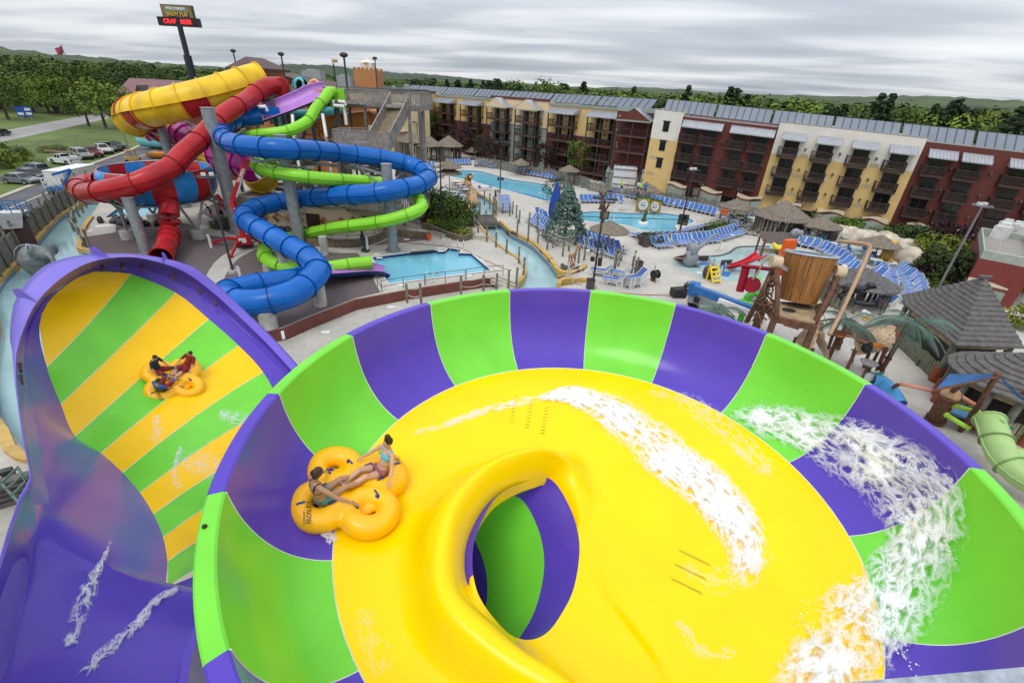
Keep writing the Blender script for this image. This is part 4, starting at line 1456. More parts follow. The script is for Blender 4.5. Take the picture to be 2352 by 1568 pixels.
bays=[(-1.5,19.3,yst_m,dred_m,8.0,13.5,sage_m),(19.3,38.6,cream_m,sage_m,8.6,14.1,dred_m),(38.6,62,yst_m,dred_m,8.0,13.5,sage_m),(62,96,cream_m,sage_m,8.6,14.1,dred_m)]
for x0,x1,up_,lo_,zs,zt,cap in bays:
 q.part('wall',up_,(x0,x1,2.2,14,zs,zt),label='upper wall of a bay')
 q.part('wall',lo_,(x0,x1,2.2,14,-.5,zs),label='lower wall of a bay')
 q.part('parapet',cap,(x0-.05,x1+.05,2.05,2.6,zt,zt+.5))
 q.part('string_course',M('blue_dash_trim',(.10,.11,.22),.7),(x0,x1,2.14,2.2,zs-.12,zs+.06))
q.part('roof',M('flat_roof',(.16,.155,.15),.9),(-1.4,96,2.6,14,13.2,13.4))
def porch(w,x,wd,peaked,floors=(9.7,6.9,4.1,1.3),dp=2.1,wallm=cream_m):
 for z in floors:
  b=w.part('porch_deck',balc2_m,(x-wd/2,x+wd/2,0,dp+.1,z-.3,z))
  mb=MB()
  for(xa,oa,xb,ob_)in((x-wd/2,dp,x-wd/2,.05),(x-wd/2,.05,x+wd/2,.05),(x+wd/2,.05,x+wd/2,dp)):
   mb.bar(w.p(xa,oa,z+1.1),w.p(xb,ob_,z+1.1),.08,.08)
   n=4 if xa==xb else 10
   for j in range(n):
    f0,f1=j/n,(j+1)/n
    mb.bar(w.p(xa+(xb-xa)*f0,oa+(ob_-oa)*f0,z),w.p(xa+(xb-xa)*f1,oa+(ob_-oa)*f1,z+1.1),.07,.04)
    mb.bar(w.p(xa+(xb-xa)*f1,oa+(ob_-oa)*f1,z),w.p(xa+(xb-xa)*f0,oa+(ob_-oa)*f0,z+1.1),.07,.04)
  r_=link('railing',mb.me('railing',balc_m))
  r_.parent=b
  for dx in(-1.7,1.7):
   w.part('window',glass_m,(x+dx-.85,x+dx+.85,dp+.02,dp+.2,z,z+2.25))
   w.part('window_head',balc_m,(x+dx-.95,x+dx+.95,dp-.02,dp+.1,z+2.25,z+2.37))
  w.part('wall_light',fix_m,(x-.1,x+.1,dp-.15,dp+.1,z+1.7,z+2.0))
 for dx in(-wd/2+.1,0,wd/2-.1):
  w.part('porch_post',dkmet,(x+dx-.1,x+dx+.1,.02,.22,0,12.2))
 if peaked:
  mb=MB()
  a,b_=w.p(x-wd/2-.4,-.3,12.3),w.p(x+wd/2+.4,-.3,12.3)
  t0,t1=w.p(x,-.3,14.3),w.p(x,dp,14.3)
  a1,b1=w.p(x-wd/2-.4,dp,12.3),w.p(x+wd/2+.4,dp,12.3)
  mb.face([a,t0,t1,a1])
  mb.face([b_,b1,t1,t0])
  for j in range(9):
   f=j/8
   mb.bar(b_.lerp(t0,f)+V((0,0,.03)),b1.lerp(t1,f)+V((0,0,.03)),.05,.06)
  part(mb,'gable_roof',awn_m,w.r)
  part(MB().face([a+w.n*.05,b_+w.n*.05,t0+w.n*.05]),'gable',wallm,w.r)
  w.part('beam',sage_m,(x-wd/2-.4,x+wd/2+.4,-.32,-.1,12.05,12.32))
 else:
  awning(w,x,dp+.05,13.2,wd+.7,dp+.5,1.05)
for x,pk in((3.3,0),(14.1,0),(24.4,1),(34.4,1),(44.8,0),(56.0,0),(67.5,1),(78,1)):
 porch(q,x,6.9,pk)
collectors(q,-5,78,8,1.62,4.2,6.4,14.0,15.75)
hc=thing('hotel_corner','dark red hotel corner block with stacked porches under one gable','hotel',(21,96,0),world=True)
c=Wing(hc,(17.7,95.2),(.782,-.623),0,0)
c.part('wall',dred_m,(-1.5,8.0,2.1,8,-.5,13.6))
c.part('parapet',sage_m,(-1.6,9.0,2.0,2.5,13.6,14.35))
porch(c,3.1,6.3,1,floors=(9.7,6.9,3.6),wallm=dred_m)
for x,z,m_ in((-.9,10.4,cream_m),(6.9,10.2,cream_m),(-.7,7.6,yst_m),(7.2,7.4,FG('blue_drop',(.03,.05,.2))),(7.3,11.6,yst_m),(-.8,12.4,yst_m),(5.5,13.0,FG('blue_drop',(.03,.05,.2)))):
 e=c.p(x,2.06,z)
 part(MB().loft([[e+c.d*(.28*math.cos(a)*(1-.3*math.sin(a)))+V((0,0,.55*math.sin(a)))-c.n*k for a in[j*math.pi/5 for j in range(10)]]for k in(0,.05)]),'teardrop_ornament',m_,hc)
ax_=thing('hotel_annex','low red annex with a sage parapet and air handlers on its gravel roof','building',(66,62,0),world=True)
def gz_(q_,x,y,z):
 return Z(q_,x,y,z)
P_=[gz_('4b',1960,520,4.9),gz_('4b',1985,730,4.9),gz_('4b',2500,830,4.9),gz_('4b',2560,560,4.9)]
P_[3]=P_[2]+(P_[0]-P_[1])
poly=[P2(p)for p in P_]
ins=[P2(p.lerp(sum(P_,V())/4,.07))for p in P_]
part(MB().prism(poly_ok(poly),-1,4.1),'wall',M('brick_red_stucco',(.19,.035,.028),.85,.12),ax_)
mb=MB()
for i in range(4):
 a,b_,c_,d_=poly[i],poly[(i+1)%4],ins[(i+1)%4],ins[i]
 mb.face([(*a,4.9),(*b_,4.9),(*c_,4.9),(*d_,4.9)])
 mb.face([(*a,4.1),(*b_,4.1),(*b_,4.9),(*a,4.9)])
 mb.face([(*d_,4.2),(*c_,4.2),(*c_,4.9),(*d_,4.9)])
part(mb,'parapet',M('annex_sage',(.33,.37,.32),.8),ax_)
part(MB().prism(poly_ok(ins),4.1,4.3),'roof',M('roof_gravel',(.30,.27,.24),.95,.4,6,.6,12),ax_)
for(x,y,s)in((2110,620,1.5),(2150,560,1.3),(2250,570,1.2),(2330,600,1.2)):
 e=gz_('4b',x,y,4.3)
 part(MB().box(e+V((0,0,s*.45)),(s,s*.8,s*.9),rz=.5).box(e+V((.3,.2,s*1.0)),(s*.5,s*.5,s*.2),rz=.5),'air_handler',pale_m,ax_)
base=[V((*p,0))for p in poly]
for i in(0,1):
 a,b_=base[i],base[(i+1)%4]
 d=(b_-a).normalized()
 nn=V((d.y,-d.x,0))
 if nn.dot(a-base[(i+2)%4])<0:
  nn=-nn
 L_=(b_-a).length
 for z0,z1,mt,o_ in((-1,1.5,sage_m,.06),(1.45,1.75,edge_m,.08),(1.72,2.0,crm_m,.10)):
  mb=MB()
  for j in range(int(L_)):
   f0,f1=j,min(j+1,L_)
   wv0,wv1=.22*math.sin(f0*.9+i),.22*math.sin(f1*.9+i)
   mb.face([a+d*f0+nn*o_+V((0,0,z0)),a+d*f1+nn*o_+V((0,0,z0)),a+d*f1+nn*o_+V((0,0,z1+wv1)),a+d*f0+nn*o_+V((0,0,z1+wv0))])
  part(mb,'base_panel' if mt is sage_m else 'base_trim',mt,ax_)
or_m=M('orange_stucco',(.46,.20,.075),.85,.1,.5)
rroof_m=M('dark_red_roof',(.075,.022,.02),.6,.2,1.5,.2,10)
lodge=thing('lodge_building','orange lodge with a brown hipped roof and big dark windows','building',AY(590,180,90),world=True)
a,b_,c_=AY(540,190,96),AY(592,194,84),AY(655,192,92)
for p in(a,b_,c_):
 p.z=0
d_=a+c_-b_
zt=AY(592,155,84).z
part(MB().prism(poly_ok([P2(a),P2(b_),P2(c_),P2(d_)]),0,zt),'wall',or_m,lodge)
ctr=(a+c_)/2
ov=[p+(p-ctr).normalized()*1.6+V((0,0,zt-.1))for p in(a,b_,c_,d_)]
rt=AY(600,135,90).z
rg0,rg1=(a+b_)/2*.62+ctr*.38,(c_+d_)/2*.62+ctr*.38
rg0.z=rg1.z=max(rt,zt+1.6)
part(MB().face([ov[0],ov[1],rg0]).face([ov[1],ov[2],rg1,rg0]).face([ov[2],ov[3],rg1]).face([ov[3],ov[0],rg0,rg1]).prism(poly_ok([P2(p)for p in ov]),zt-.5,zt-.1),'roof',rroof_m,lodge)
for p,e in((a,b_),(b_,c_)):
 dd=(e-p).normalized()
 L_=(e-p).length
 nn=V((dd.y,-dd.x,0))
 if nn.dot(p-ctr)<0:
  nn=-nn
 for z0,z1 in((zt-5.2,zt-1.1),(zt-8.3,zt-5.9)):
  wn_=part(MB().box(p+dd*L_*.52+nn*.05+V((0,0,(z0+z1)/2)),(L_*.68,.14,z1-z0),rz=math.atan2(dd.y,dd.x)),'window',glass_m,lodge)
  mb=MB()
  for j in(.18,.35,.52,.69,.86):
   mb.box(p+dd*L_*j+nn*.14+V((0,0,(z0+z1)/2)),(.14,.08,z1-z0),rz=math.atan2(dd.y,dd.x))
  f=link('frame',mb.me('frame',balc_m))
  f.parent=wn_
low=thing('low_building','long low building with a dark red sloping roof beyond the wooden tower','building',AY(720,195,105),world=True)
def slab(root,pts,z0,z1,mat,name='wall'):
 return part(MB().prism(poly_ok([P2(p)for p in pts]),z0,z1),name,mat,root)
p0,p1,p2,p3=AY(648,190,95),AY(775,210,95),AY(775,200,125),AY(640,180,125)
slab(low,(p0,p1,p2,p3),0,11.6,or_m)
mb=MB()
z0a,z0b=AY(650,172,95).z,AY(775,206,95).z
A0,A1,A2,A3=V((p0.x,p0.y-1,z0a)),V((p1.x,p1.y-1,z0b)),V((p2.x,p2.y,z0b+1.0)),V((p3.x,p3.y,z0a+1.0))
mb.mesh([A0,A1,A2,A3]+[p-V((0,0,.7))for p in(A0,A1,A2,A3)],[(0,1,2,3),(4,7,6,5),(0,4,5,1),(1,5,6,2),(2,6,7,3),(3,7,4,0)])
part(mb,'roof',rroof_m,low)
flat=thing('flat_roof_building','low flat roofed building with a red fascia joining the hotel','building',AY(880,205,120),world=True)
p0,p1,p2,p3=AY(765,215,112),AY(985,220,135),AY(985,212,190),AY(765,205,190)
zt=AY(880,205,122).z
slab(flat,(p0,p1,p2,p3),0,zt-1.0,cream_m)
slab(flat,[p+V((0,-.1,0))for p in(p0,p1,p2,p3)],zt-1.0,zt-.45,dred_m,'fascia')
slab(flat,(p0,p1,p2,p3),zt-.45,zt,M('black_roof',(.03,.03,.032),.8),'roof')
for u,v,y,s in((793,186,130,3.4),(722,182,118,4.2),(905,205,140,1.0),(935,207,145,1.6)):
 e=AY(u,v,y)
 part(MB().box((e.x,e.y,zt+s*.3),(s,s*.7,s*.8)).box((e.x,e.y,zt+s*.72),(s*.5,s*.5,s*.12)),'air_handler',M('air_handler_grey',(.30,.32,.33),.6),flat)
tw=AY(848,185,138)
part(MB().box((tw.x,tw.y,zt+1.5),(6,6,5)),'turret',or_m,flat)
mb=MB()
for j in range(6):
 for k in(-1,1):
  mb.box((tw.x-2.7+j*1.08,tw.y+k*2.8,zt+4.2),(.6,.4,.5))
part(mb,'turret_merlon',or_m,flat)
part(MB().box((tw.x,tw.y,zt+4.8),(3,3,1.6)).lathe((tw.x,tw.y,0),[(2.3,zt+5.6),(.1,zt+6.5)],4),'turret_cap',white_st,flat)
red2=thing('round_ornament_building','dark red building with round pale wall ornaments behind the red tube','building',AY(440,290,85),world=True)
p0,p1,p2,p3=AY(405,325,78),AY(545,330,84),AY(560,300,105),AY(395,300,105)
slab(red2,(p0,p1,p2,p3),0,11.4,M('rust_stucco',(.155,.045,.03),.85,.15))
slab(red2,[p+V((0,-.08,0))for p in(p0,p1,p2,p3)],11.4,12.0,rroof_m,'parapet')
for i in range(22):
 f=(i*.618)%1
 e=p0.lerp(p1,f)
 e.z=3+(i*2.7)%7.5
 part(MB().ell(e+V((0,-.1,0)),(.28,.08,.55),8,5),'wall_ornament',crm_m,red2)
for k,(u,v,y,w_,d__,h_)in enumerate(((420,178,170,34,14,9),(437,186,120,14,10,11.5))):
 e=AY(u,v,y)
 t=thing('gabled_lodge' if k==0 else 'service_building',('distant lodge with a mauve shingle roof and dark dormers','cream service building with a brown roof edge behind the yellow tunnel slide')[k],'building',(e.x,e.y,0))
 part(MB().box((0,0,h_/2),(w_,d__,h_)),'wall',M('brown_siding',(.2,.13,.1))if k==0 else cream_m,t)
 if k==0:
  mv=M('mauve_shingle',(.20,.105,.11),.8,.2,1)
  part(MB().face([(-w_/2-1,-d__/2-1,h_),(w_/2+1,-d__/2-1,h_),(w_/2+1,0,h_+4.5),(-w_/2-1,0,h_+4.5)]).face([(-w_/2-1,d__/2+1,h_),(-w_/2-1,0,h_+4.5),(w_/2+1,0,h_+4.5),(w_/2+1,d__/2+1,h_)]),'roof',mv,t)
  for dx in(-10,-2,6,13):
   part(MB().mesh([(dx-1.8,-8.2,h_),(dx+1.8,-8.2,h_),(dx,-8.2,h_+2.8),(dx,-2,h_+2.8)],[(0,1,2),(0,2,3),(1,3,2)]),'dormer',M('dormer_dark',(.05,.03,.03)),t)
 else:
  part(MB().box((0,0,h_+.4),(w_+.6,d__+.6,.8)),'roof',rroof_m,t)
tan_m=M('tan_block',(.50,.41,.275),.85,.1,.8,.1,6)
sh=thing('shower_house','tan block shower house with diamond tile mosaics and a gravel roof','building',(-28,54,0),world=True)
c0=V((-22.2,54.0,0))
l0=G(541,452,3.6)
l0.z=0
dl=(l0-c0).normalized()
l0=c0+dl*12
r0=V((-14.8,57.6,0))
back=V((-dl.y,dl.x,0))
if back.y<0:
 back=-back
bl,br=l0+back*9,r0+V((-2,7,0))
ring_=poly_ok([P2(c0),P2(r0),P2(br),P2(bl),P2(l0)])
part(MB().prism(ring_,0,3.3),'wall',tan_m,sh)
cx0=sum((V((*p,0))for p in ring_),V())/5
big=[P2(V((*p,0))+(V((*p,0))-cx0).normalized()*.22)for p in ring_]
small=[P2(V((*p,0))-(V((*p,0))-cx0).normalized()*.5)for p in ring_]
mb=MB()
for i in range(5):
 j=(i+1)%5
 mb.face([(*big[i],3.3),(*big[j],3.3),(*big[j],3.75),(*big[i],3.75)])
 mb.face([(*big[i],3.75),(*big[j],3.75),(*small[j],3.75),(*small[i],3.75)])
 mb.face([(*small[i],3.75),(*small[j],3.75),(*small[j],3.3),(*small[i],3.3)])
part(mb,'parapet',M('tan_coping',(.40,.37,.32),.7),sh)
part(MB().prism(small,3.3,3.45),'roof',M('roof_gravel_brown',(.19,.16,.14),.95,.45,8,.7,14),sh)
tiles=[M('tile_orange',(.36,.13,.03),.4),M('tile_brown',(.17,.075,.03),.4),M('tile_blue',(.03,.10,.16),.4),M('tile_gold',(.5,.28,.07),.4)]
band=M('tan_band',(.50,.32,.18),.8)
for(p,e,n,offn)in((c0,l0,8,None),(c0,r0,6,None)):
 dd=(e-p).normalized()
 L_=(e-p).length
 nn=V((dd.y,-dd.x,0))
 if nn.dot(p-cx0)<0:
  nn=-nn
 az=math.atan2(dd.y,dd.x)
 part(MB().box(p+dd*L_/2+nn*.01+V((0,0,1.45)),(L_,.06,.55),rz=az),'painted_band',band,sh)
 for i in range(n):
  f=(i+.7)/n
  if e is l0 and .12<f<.3:
   continue
  for(a_,b2,m_)in((0,.3,0),(.3,0,1),(-.3,0,3),(0,-.3,2 if i%3==1 else 1)):
   ctr_=p+dd*(L_*f+a_)+nn*.045+V((0,0,1.5+b2))
   mt=tiles[(m_+i)%4]
   q4=[ctr_+dd*.27,ctr_+V((0,0,.27)),ctr_-dd*.27,ctr_-V((0,0,.27))]
   mb=MB().loft([q4,[x_+nn*.02 for x_ in q4]])
   part(mb,'diamond_tile',mt,sh)
 if e is l0:
  part(MB().box(p+dd*L_*.2+nn*.03+V((0,0,1.15)),(1.7,.1,2.3),rz=az),'doorway',M('doorway_dark',(.03,.018,.012)),sh)
  part(MB().box(p+dd*L_*.82+nn*.03+V((0,0,1.15)),(1.7,.1,2.3),rz=az),'doorway',M('doorway_dark',(.03,.018,.012)),sh)
  part(MB().box(p+dd*L_*.31+nn*.05+V((0,0,2.35)),(.8,.06,.32),rz=az),'door_plaque',tiles[3],sh)
wfr=M('white_powder_coat',(.66,.67,.66),.45,.08,3)
sling=M('blue_sling',(.05,.13,.38),.8,.25,4,.2,40,rand=.18)
sling_d=M('navy_sling',(.022,.05,.16),.8,.25,4)
tabl=M('white_table_top',(.74,.74,.73),.35,.08,2)
brz=M('dark_bronze',(.045,.04,.036),.5,.2,3,metal=.3)
thatch_m=M('grey_thatch',(.20,.165,.125),.95,.45,5,.9,18,det=8)
lthatch_m=M('pale_straw_thatch',(.52,.38,.25),.95,.4,6,1.0,16,det=8)
shingle_m=M('grey_shingle',(.115,.105,.10),.9,.3,3,.4,12,det=6)
postw_m=M('greenish_timber',(.17,.165,.13),.9,.35,3,.3,10)
rope_m=M('pale_rope',(.50,.46,.38),.9)
rock_m=M('artificial_rock',(.47,.38,.27),.9,.45,1.2,.8,5,col2=(.27,.20,.135),det=9)
def chaise():
 t=thing('sun_lounger','','sun lounger')
 f=MB()
 W_,L0,L1,hh=.72,-1.05,1.1,.40
 hinge=V((0,-.25,hh))
 top=V((0,L0+.12,hh+.62))
 for s in(-1,1):
  x=s*W_/2
  f.bar((x,L1,hh-.02),(x,hinge.y,hh),.045,.05)
  f.bar((x,hinge.y,hh),(x,top.y,top.z),.045,.05)
  f.bar((x,L1-.18,hh),(x,L1-.02,0),.04,.045)
  f.bar((x,L1-.02,0.02),(x,L1-.5,0.02),.04,.04)
  f.bar((x,L1-.5,0),(x,L1-.62,hh),.04,.045)
  f.bar((x,hinge.y+.05,hh),(x,hinge.y-.1,0),.04,.045)
  f.bar((x,hinge.y-.1,.02),(x,hinge.y-.6,.02),.04,.04)
  f.bar((x,hinge.y-.6,0),(x,hinge.y-.5,hh+.3),.04,.045)
 f.bar((-W_/2,L1,hh-.02),(W_/2,L1,hh-.02),.045,.05)
 f.bar((-W_/2,top.y,top.z),(W_/2,top.y,top.z),.045,.05)
 part(f,'frame',wfr,t)
 w=W_-.03
 part(MB().grid([[(-w/2,L1,hh+.012),(w/2,L1,hh+.012)],[(-w/2,.4,hh-.01),(w/2,.4,hh-.01)],[(-w/2,hinge.y,hinge.z+.02),(w/2,hinge.y,hinge.z+.02)]]),'seat_sling',sling,t)
 part(MB().grid([[(-w/2,hinge.y,hinge.z+.03),(w/2,hinge.y,hinge.z+.03)],[(-w/2,(hinge.y+top.y)/2,(hinge.z+top.z)/2),(w/2,(hinge.y+top.y)/2,(hinge.z+top.z)/2)],[(-w/2,top.y-.01,top.z+.03),(w/2,top.y-.01,top.z+.03)]]),'backrest_sling',sling,t)
 return t
lounger=Proto(chaise)
r3=random.Random(11)
def lrow(desc,q,pts,foot,group,n=None,scale=1.08):
 """loungers at the given photo points (or n along the line through them); foot = photo offset of the foot end"""
 P_=[Z(q,*p)for p in pts]
 if n:
  pth=cr(P_,12)
  L_=[0]
  for a,b_ in zip(pth,pth[1:]):
   L_.append(L_[-1]+(b_-a).length)
  out=[]
  for k in range(n):
   d=L_[-1]*k/max(1,n-1)
   i=max(j for j in range(len(L_))if L_[j]<=d+1e-9)
   i=min(i,len(pth)-2)
   out.append(pth[i].lerp(pth[i+1],(d-L_[i])/max(1e-6,L_[i+1]-L_[i])))
  P_=out
 x0,y0=pts[0]
 f=Z(q,x0+foot[0],y0+foot[1])-Z(q,x0,y0)
 az0=math.atan2(f.y,f.x)-math.pi/2
 for k,p in enumerate(P_):
  lounger(p,az0+r3.gauss(0,.035),f'{nth(k)} blue sling lounger {desc}',group,scale)
G1='blue sun loungers'
lrow('along the far fence of the upper pool, from the pool lift','2a',[(1770,1055),(1960,1052)],(25,25),G1,8)
lrow('beyond the white pool lift at the upper pool','2a',[(2035,1055),(2175,1085)],(-20,25),G1,6)
lrow('by the tower end of the upper pool','2a',[(1600,1075),(1635,1080)],(25,20),G1,2)
lrow('under the small thatched umbrella at the upper pool fence','3a',[(50,1125),(85,1130)],(-22,20),G1,2)
lrow('in the fence row past the small umbrella','3a',[(125,1145),(245,1165)],(-22,20),G1,5)
lrow('in the middle fence row at the upper pool','3a',[(262,1165),(320,1180)],(-22,20),G1,3)
lrow('at the shrub end of the upper pool fence','3a',[(345,1185),(440,1200)],(-22,22),G1,4)
lrow('standing alone by the gate of the grey fence','3a',[(655,1258)],(-25,20),G1)
lrow('in front of the wrapped scaffold, from its end','3b',[(905,215),(985,228)],(-28,28),G1,3)
lrow('under the grey umbrella by the picket fence','3b',[(1035,235),(1140,260)],(-28,28),G1,4)
lrow('by the picket fence behind the basketball hoops','3b',[(1175,268),(1330,298)],(-28,28),G1,5)
lrow('by the picket fence beyond the basketball hoops','3b',[(1365,305),(1455,325)],(-28,30),G1,3)
lrow('behind the lamp post on the picket fence row','3b',[(1510,335),(1640,360)],(-28,32),G1,4)
lrow('toward the open end of the picket fence row','3b',[(1680,370),(1765,390)],(-30,32),G1,3)
lrow('last on the picket fence row by the side table','3b',[(1800,398),(1845,410)],(-30,32),G1,2)
lrow('in the row between the two pools behind the tree trunk figure','3b',[(640,290),(950,290)],(30,34),G1,9)
lrow('standing a little apart beside the white pool lift','3b',[(1000,295)],(24,34),G1)
lrow('facing the basketball pool, counted from the bins','3b',[(1145,622),(1300,612),(1520,603),(1700,560),(1890,520)],(-40,-14),G1,18)
lrow('facing the shallow pool, counted from the bins','3b',[(1310,700),(1420,690)],(45,32),G1,4)
lrow('in the second bay facing the shallow pool','3b',[(1500,680),(1630,668)],(45,30),G1,5)
lrow('in the third bay facing the shallow pool','3b',[(1690,665),(1850,645)],(50,26),G1,5)
lrow('in the fourth bay facing the shallow pool','3b',[(1890,632),(2060,580)],(55,22),G1,7)
lrow('at the far bend facing the shallow pool','3b',[(2080,560)],(55,18),G1)
lrow('on the river side behind the blue spruce','3b',[(190,470),(320,550)],(-40,10),G1,7)
lrow('beside the closed blue umbrella','3b',[(250,420),(320,455)],(40,22),G1,3)
lrow('in the row behind the big thatched umbrella','3b',[(655,620),(985,745)],(30,20),G1,9)
lrow('in the row by the rope posts past the spruce','3b',[(620,690),(925,800)],(28,22),G1,8)
lrow('in the single file along the upper river','2b',[(2262,250),(2278,385)],(40,0),G1,12)
lrow('by the thatched house under the elephant','4b',[(100,672),(190,670)],(-34,12),G1,2)
lrow('in the row beyond the tipping bucket','4b',[(220,672),(420,712)],(-36,18),G1,4)
lrow('behind the rim of the tipping bucket','4b',[(495,735),(600,795)],(-36,14),G1,4)
lrow('in the first bay beside the tall shower pipe','4b',[(640,815),(700,870)],(-46,10),G1,3)
lrow('in the second bay beside the tall shower pipe','4b',[(735,910),(800,955)],(-50,10),G1,3)
lrow('alone beside the tall shower pipe','4b',[(850,1030)],(-55,10),G1)
lrow('at the head of the double row by the tables','4b',[(985,940),(990,985)],(-50,4),G1,3)
lrow('in the second bay of the double row','4b',[(1050,1010),(1060,1062)],(-52,4),G1,4)
lrow('in the third bay of the double row','4b',[(1065,1095),(1065,1155)],(-55,6),G1,4)
lrow('in the last bay of the double row','4b',[(1055,1180),(1055,1245)],(-58,6),G1,4)
lrow('in the top bay of the hedge row','4b',[(1180,920),(1240,990)],(-52,4),G1,5)
lrow('in the second bay of the hedge row','4b',[(1290,1025),(1300,1060)],(-54,4),G1,3)
lrow('in the third bay of the hedge row','4b',[(1320,1085),(1330,1125)],(-56,4),G1,3)
lrow('in the last bay of the hedge row by the bar hut','4b',[(1330,1150),(1330,1225)],(-58,4),G1,5)
def stack(u,v,n,az,desc,dz=.115,z0=0.0):
 p=Z('3b',u,v)
 for k in range(n):
  lounger(p+V((.03*(k%2),.02*k,z0+dz*k)),az+.02*(k%3-1),f'{nth(k)} lounger from the ground in the stack {desc}','stacked sun loungers',1.05)
stack(820,965,3,1.25,'behind the lamp post')
stack(985,985,3,1.0,'lying beyond the lamp post')
stack(935,1050,3,1.2,'beside the lamp post')
stack(1130,1065,7,2.1,'standing tallest near the bowl rim')
for k in range(5):
 p=G(2330,985)
 lounger(p+V((0,0,.12*k)),.9,f'{nth(k)} lounger from the ground in the stack by the round bar hut','stacked sun loungers',1.0)
def chair_():
 t=thing('pool_chair','','chair')
 f=MB()
 for s in(-1,1):
  f.bar((s*.26,.24,0),(s*.26,.24,.62),.035)
  f.bar((s*.26,-.26,0),(s*.26,-.3,.9),.035)
  f.bar((s*.26,.24,.62),(s*.26,-.28,.62),.045,.03)
 f.bar((-.26,.24,.40),(.26,.24,.40),.03)
 part(f,'frame',wfr,t)
 part(MB().box((0,0,.43),(.5,.5,.03)),'seat',sling,t)
 part(MB().box((0,-.285,.68),(.5,.03,.46),rot=Matrix.Rotation(R(6),3,'X')),'backrest',sling,t)
 return t
def table_():
 t=thing('pool_table','','table')
 part(MB().cyl((0,0,.70),(0,0,.735),.6,n=20),'table_top',tabl,t,40)
 for k in range(4):
  a=k*math.pi/2+.4
  part(MB().tube([(.3*math.cos(a),.3*math.sin(a),.7),(.22*math.cos(a),.22*math.sin(a),.35),(.42*math.cos(a),.42*math.sin(a),0)],.022,5),'leg',wfr,t)
 return t
pchair,ptable=Proto(chair_),Proto(table_)
def stable_():
 t=thing('side_table','','side table')
 part(MB().cyl((0,0,.42),(0,0,.45),.25,n=12),'table_top',tabl,t,40)
 for k in range(3):
  a=k*2.1
  part(MB().bar((.15*math.cos(a),.15*math.sin(a),.42),(.2*math.cos(a),.2*math.sin(a),0),.03),'leg',wfr,t)
 return t
stable=Proto(stable_)
tabs=[('2b',1525,240,4,'at the bowl side edge of the table terrace'),('2b',1592,275,4,'second in the front of the table terrace'),('2b',1622,222,4,'behind the front tables of the terrace'),('2b',1685,245,4,'in the middle of the table terrace'),('2b',1682,290,4,'beside the lamp post base on the terrace'),('2b',1728,222,3,'under the double thatched umbrella'),('2b',1775,315,4,'next to the round shrubs by the river'),('2b',1808,268,4,'in the river side row of the terrace'),('2b',1822,242,3,'behind the umbrella pole on the terrace'),('2b',1868,165,2,'third along the artificial rocks'),('2b',1902,190,2,'fourth along the artificial rocks'),('2b',1928,212,2,'last along the artificial rocks'),('2b',1852,138,2,'nearest the lion figure on the rocks'),('2b',2098,182,2,'alone by the lane rope of the upper pool'),('2a',2205,1085,2,'first on the fence side of the upper pool'),('2a',2298,1100,2,'second on the fence side of the upper pool'),('2a',1700,1170,2,'by the tower corner of the upper pool'),('2a',1030,1170,2,'half hidden under the wooden tower'),('3b',1960,465,2,'under the far thatched umbrella'),('3b',2080,480,2,'behind the far thatched umbrella'),('3b',2040,500,3,'in front of the far thatched umbrella'),('3b',2185,480,1,'beside the dark doorway of the round hut'),('4b',305,605,3,'beyond the elephant figure'),('4b',368,645,1,'behind the loungers by the banana'),('4b',452,632,1,'near the white lifeguard chair'),('4b',432,678,2,'behind the bucket rim row'),('4b',566,720,3,'behind the tipping bucket'),('4b',800,775,4,'between the shower pipe and the spa'),('4b',910,830,2,'behind the double row of loungers'),('4b',968,875,4,'at the head of the double row')]
for k,(qq,x,y,n,desc)in enumerate(tabs):
 p=Z(qq,x,y)
 ptable(p,r3.uniform(0,3),f'white round table {desc}','white pool tables',1.1)
 a0=r3.uniform(0,6)
 for j in range(n):
  a=a0+j*2*math.pi/n+r3.gauss(0,.15)
  pchair(p+V((math.cos(a),math.sin(a),0))*1.0,a+math.pi/2,f'{["first", "second", "third", "fourth"][j]} blue chair at the table {desc}','blue pool chairs',1.1)
for k,(qq,x,y,desc)in enumerate([('3b',710,650,'among the loungers behind the big umbrella'),('3b',690,770,'beside the first rope post past the spruce'),('3b',785,785,'beside the lamp post past the spruce'),('3b',1870,425,'at the end of the picket fence row'),('3b',1480,328,'in the middle of the picket fence row'),('3b',1345,300,'behind the hoops on the fence row'),('3b',300,480,'beside the closed blue umbrella'),('3b',1850,610,'between the two long lounger rows'),('3b',2010,625,'in the fourth bay by the shallow pool'),('4b',1060,1010,'between first bays of the double row'),('4b',1085,1085,'between middle bays of the double row'),('4b',1060,1255,'at the end of the double row'),('4b',1330,1080,'between bays of the hedge row'),('4b',265,690,'beyond the tipping bucket row'),('3b',480,235,'near the small spa'),('4b',690,910,'beside the tall shower pipe'),('2b',2245,243,'at the end of the single file by the river')]):
 stable(Z(qq,x,y),0,f'low white side table {desc}','white side tables',1.15)
def thatch_cone(mb,r,z0,z1,layers=4,n=20,seed=0,rag=.05):
 rr=random.Random(seed)
 for k in range(layers):
  f0,f1=k/layers,(k+1)/layers
  ro,ri=r*(1-f0)+.0,r*(1-f1)*.98
  za,zb=z0+(z1-z0)*f0,z0+(z1-z0)*f1
  prof=[(ro+.08,za-.12),(ro+.1,za),(ri+.05,zb+.02)]
  rings=[]
  for q_,(pr,pz)in enumerate(prof):
   rings.append([V((pr*math.cos(2*math.pi*j/n)*(1+rr.uniform(-rag,rag)),pr*math.sin(2*math.pi*j/n)*(1+rr.uniform(-rag,rag)),pz+rr.uniform(-.06,.03)*(q_<2)))for j in range(n)])
  mb.loft(rings,False)
 return mb
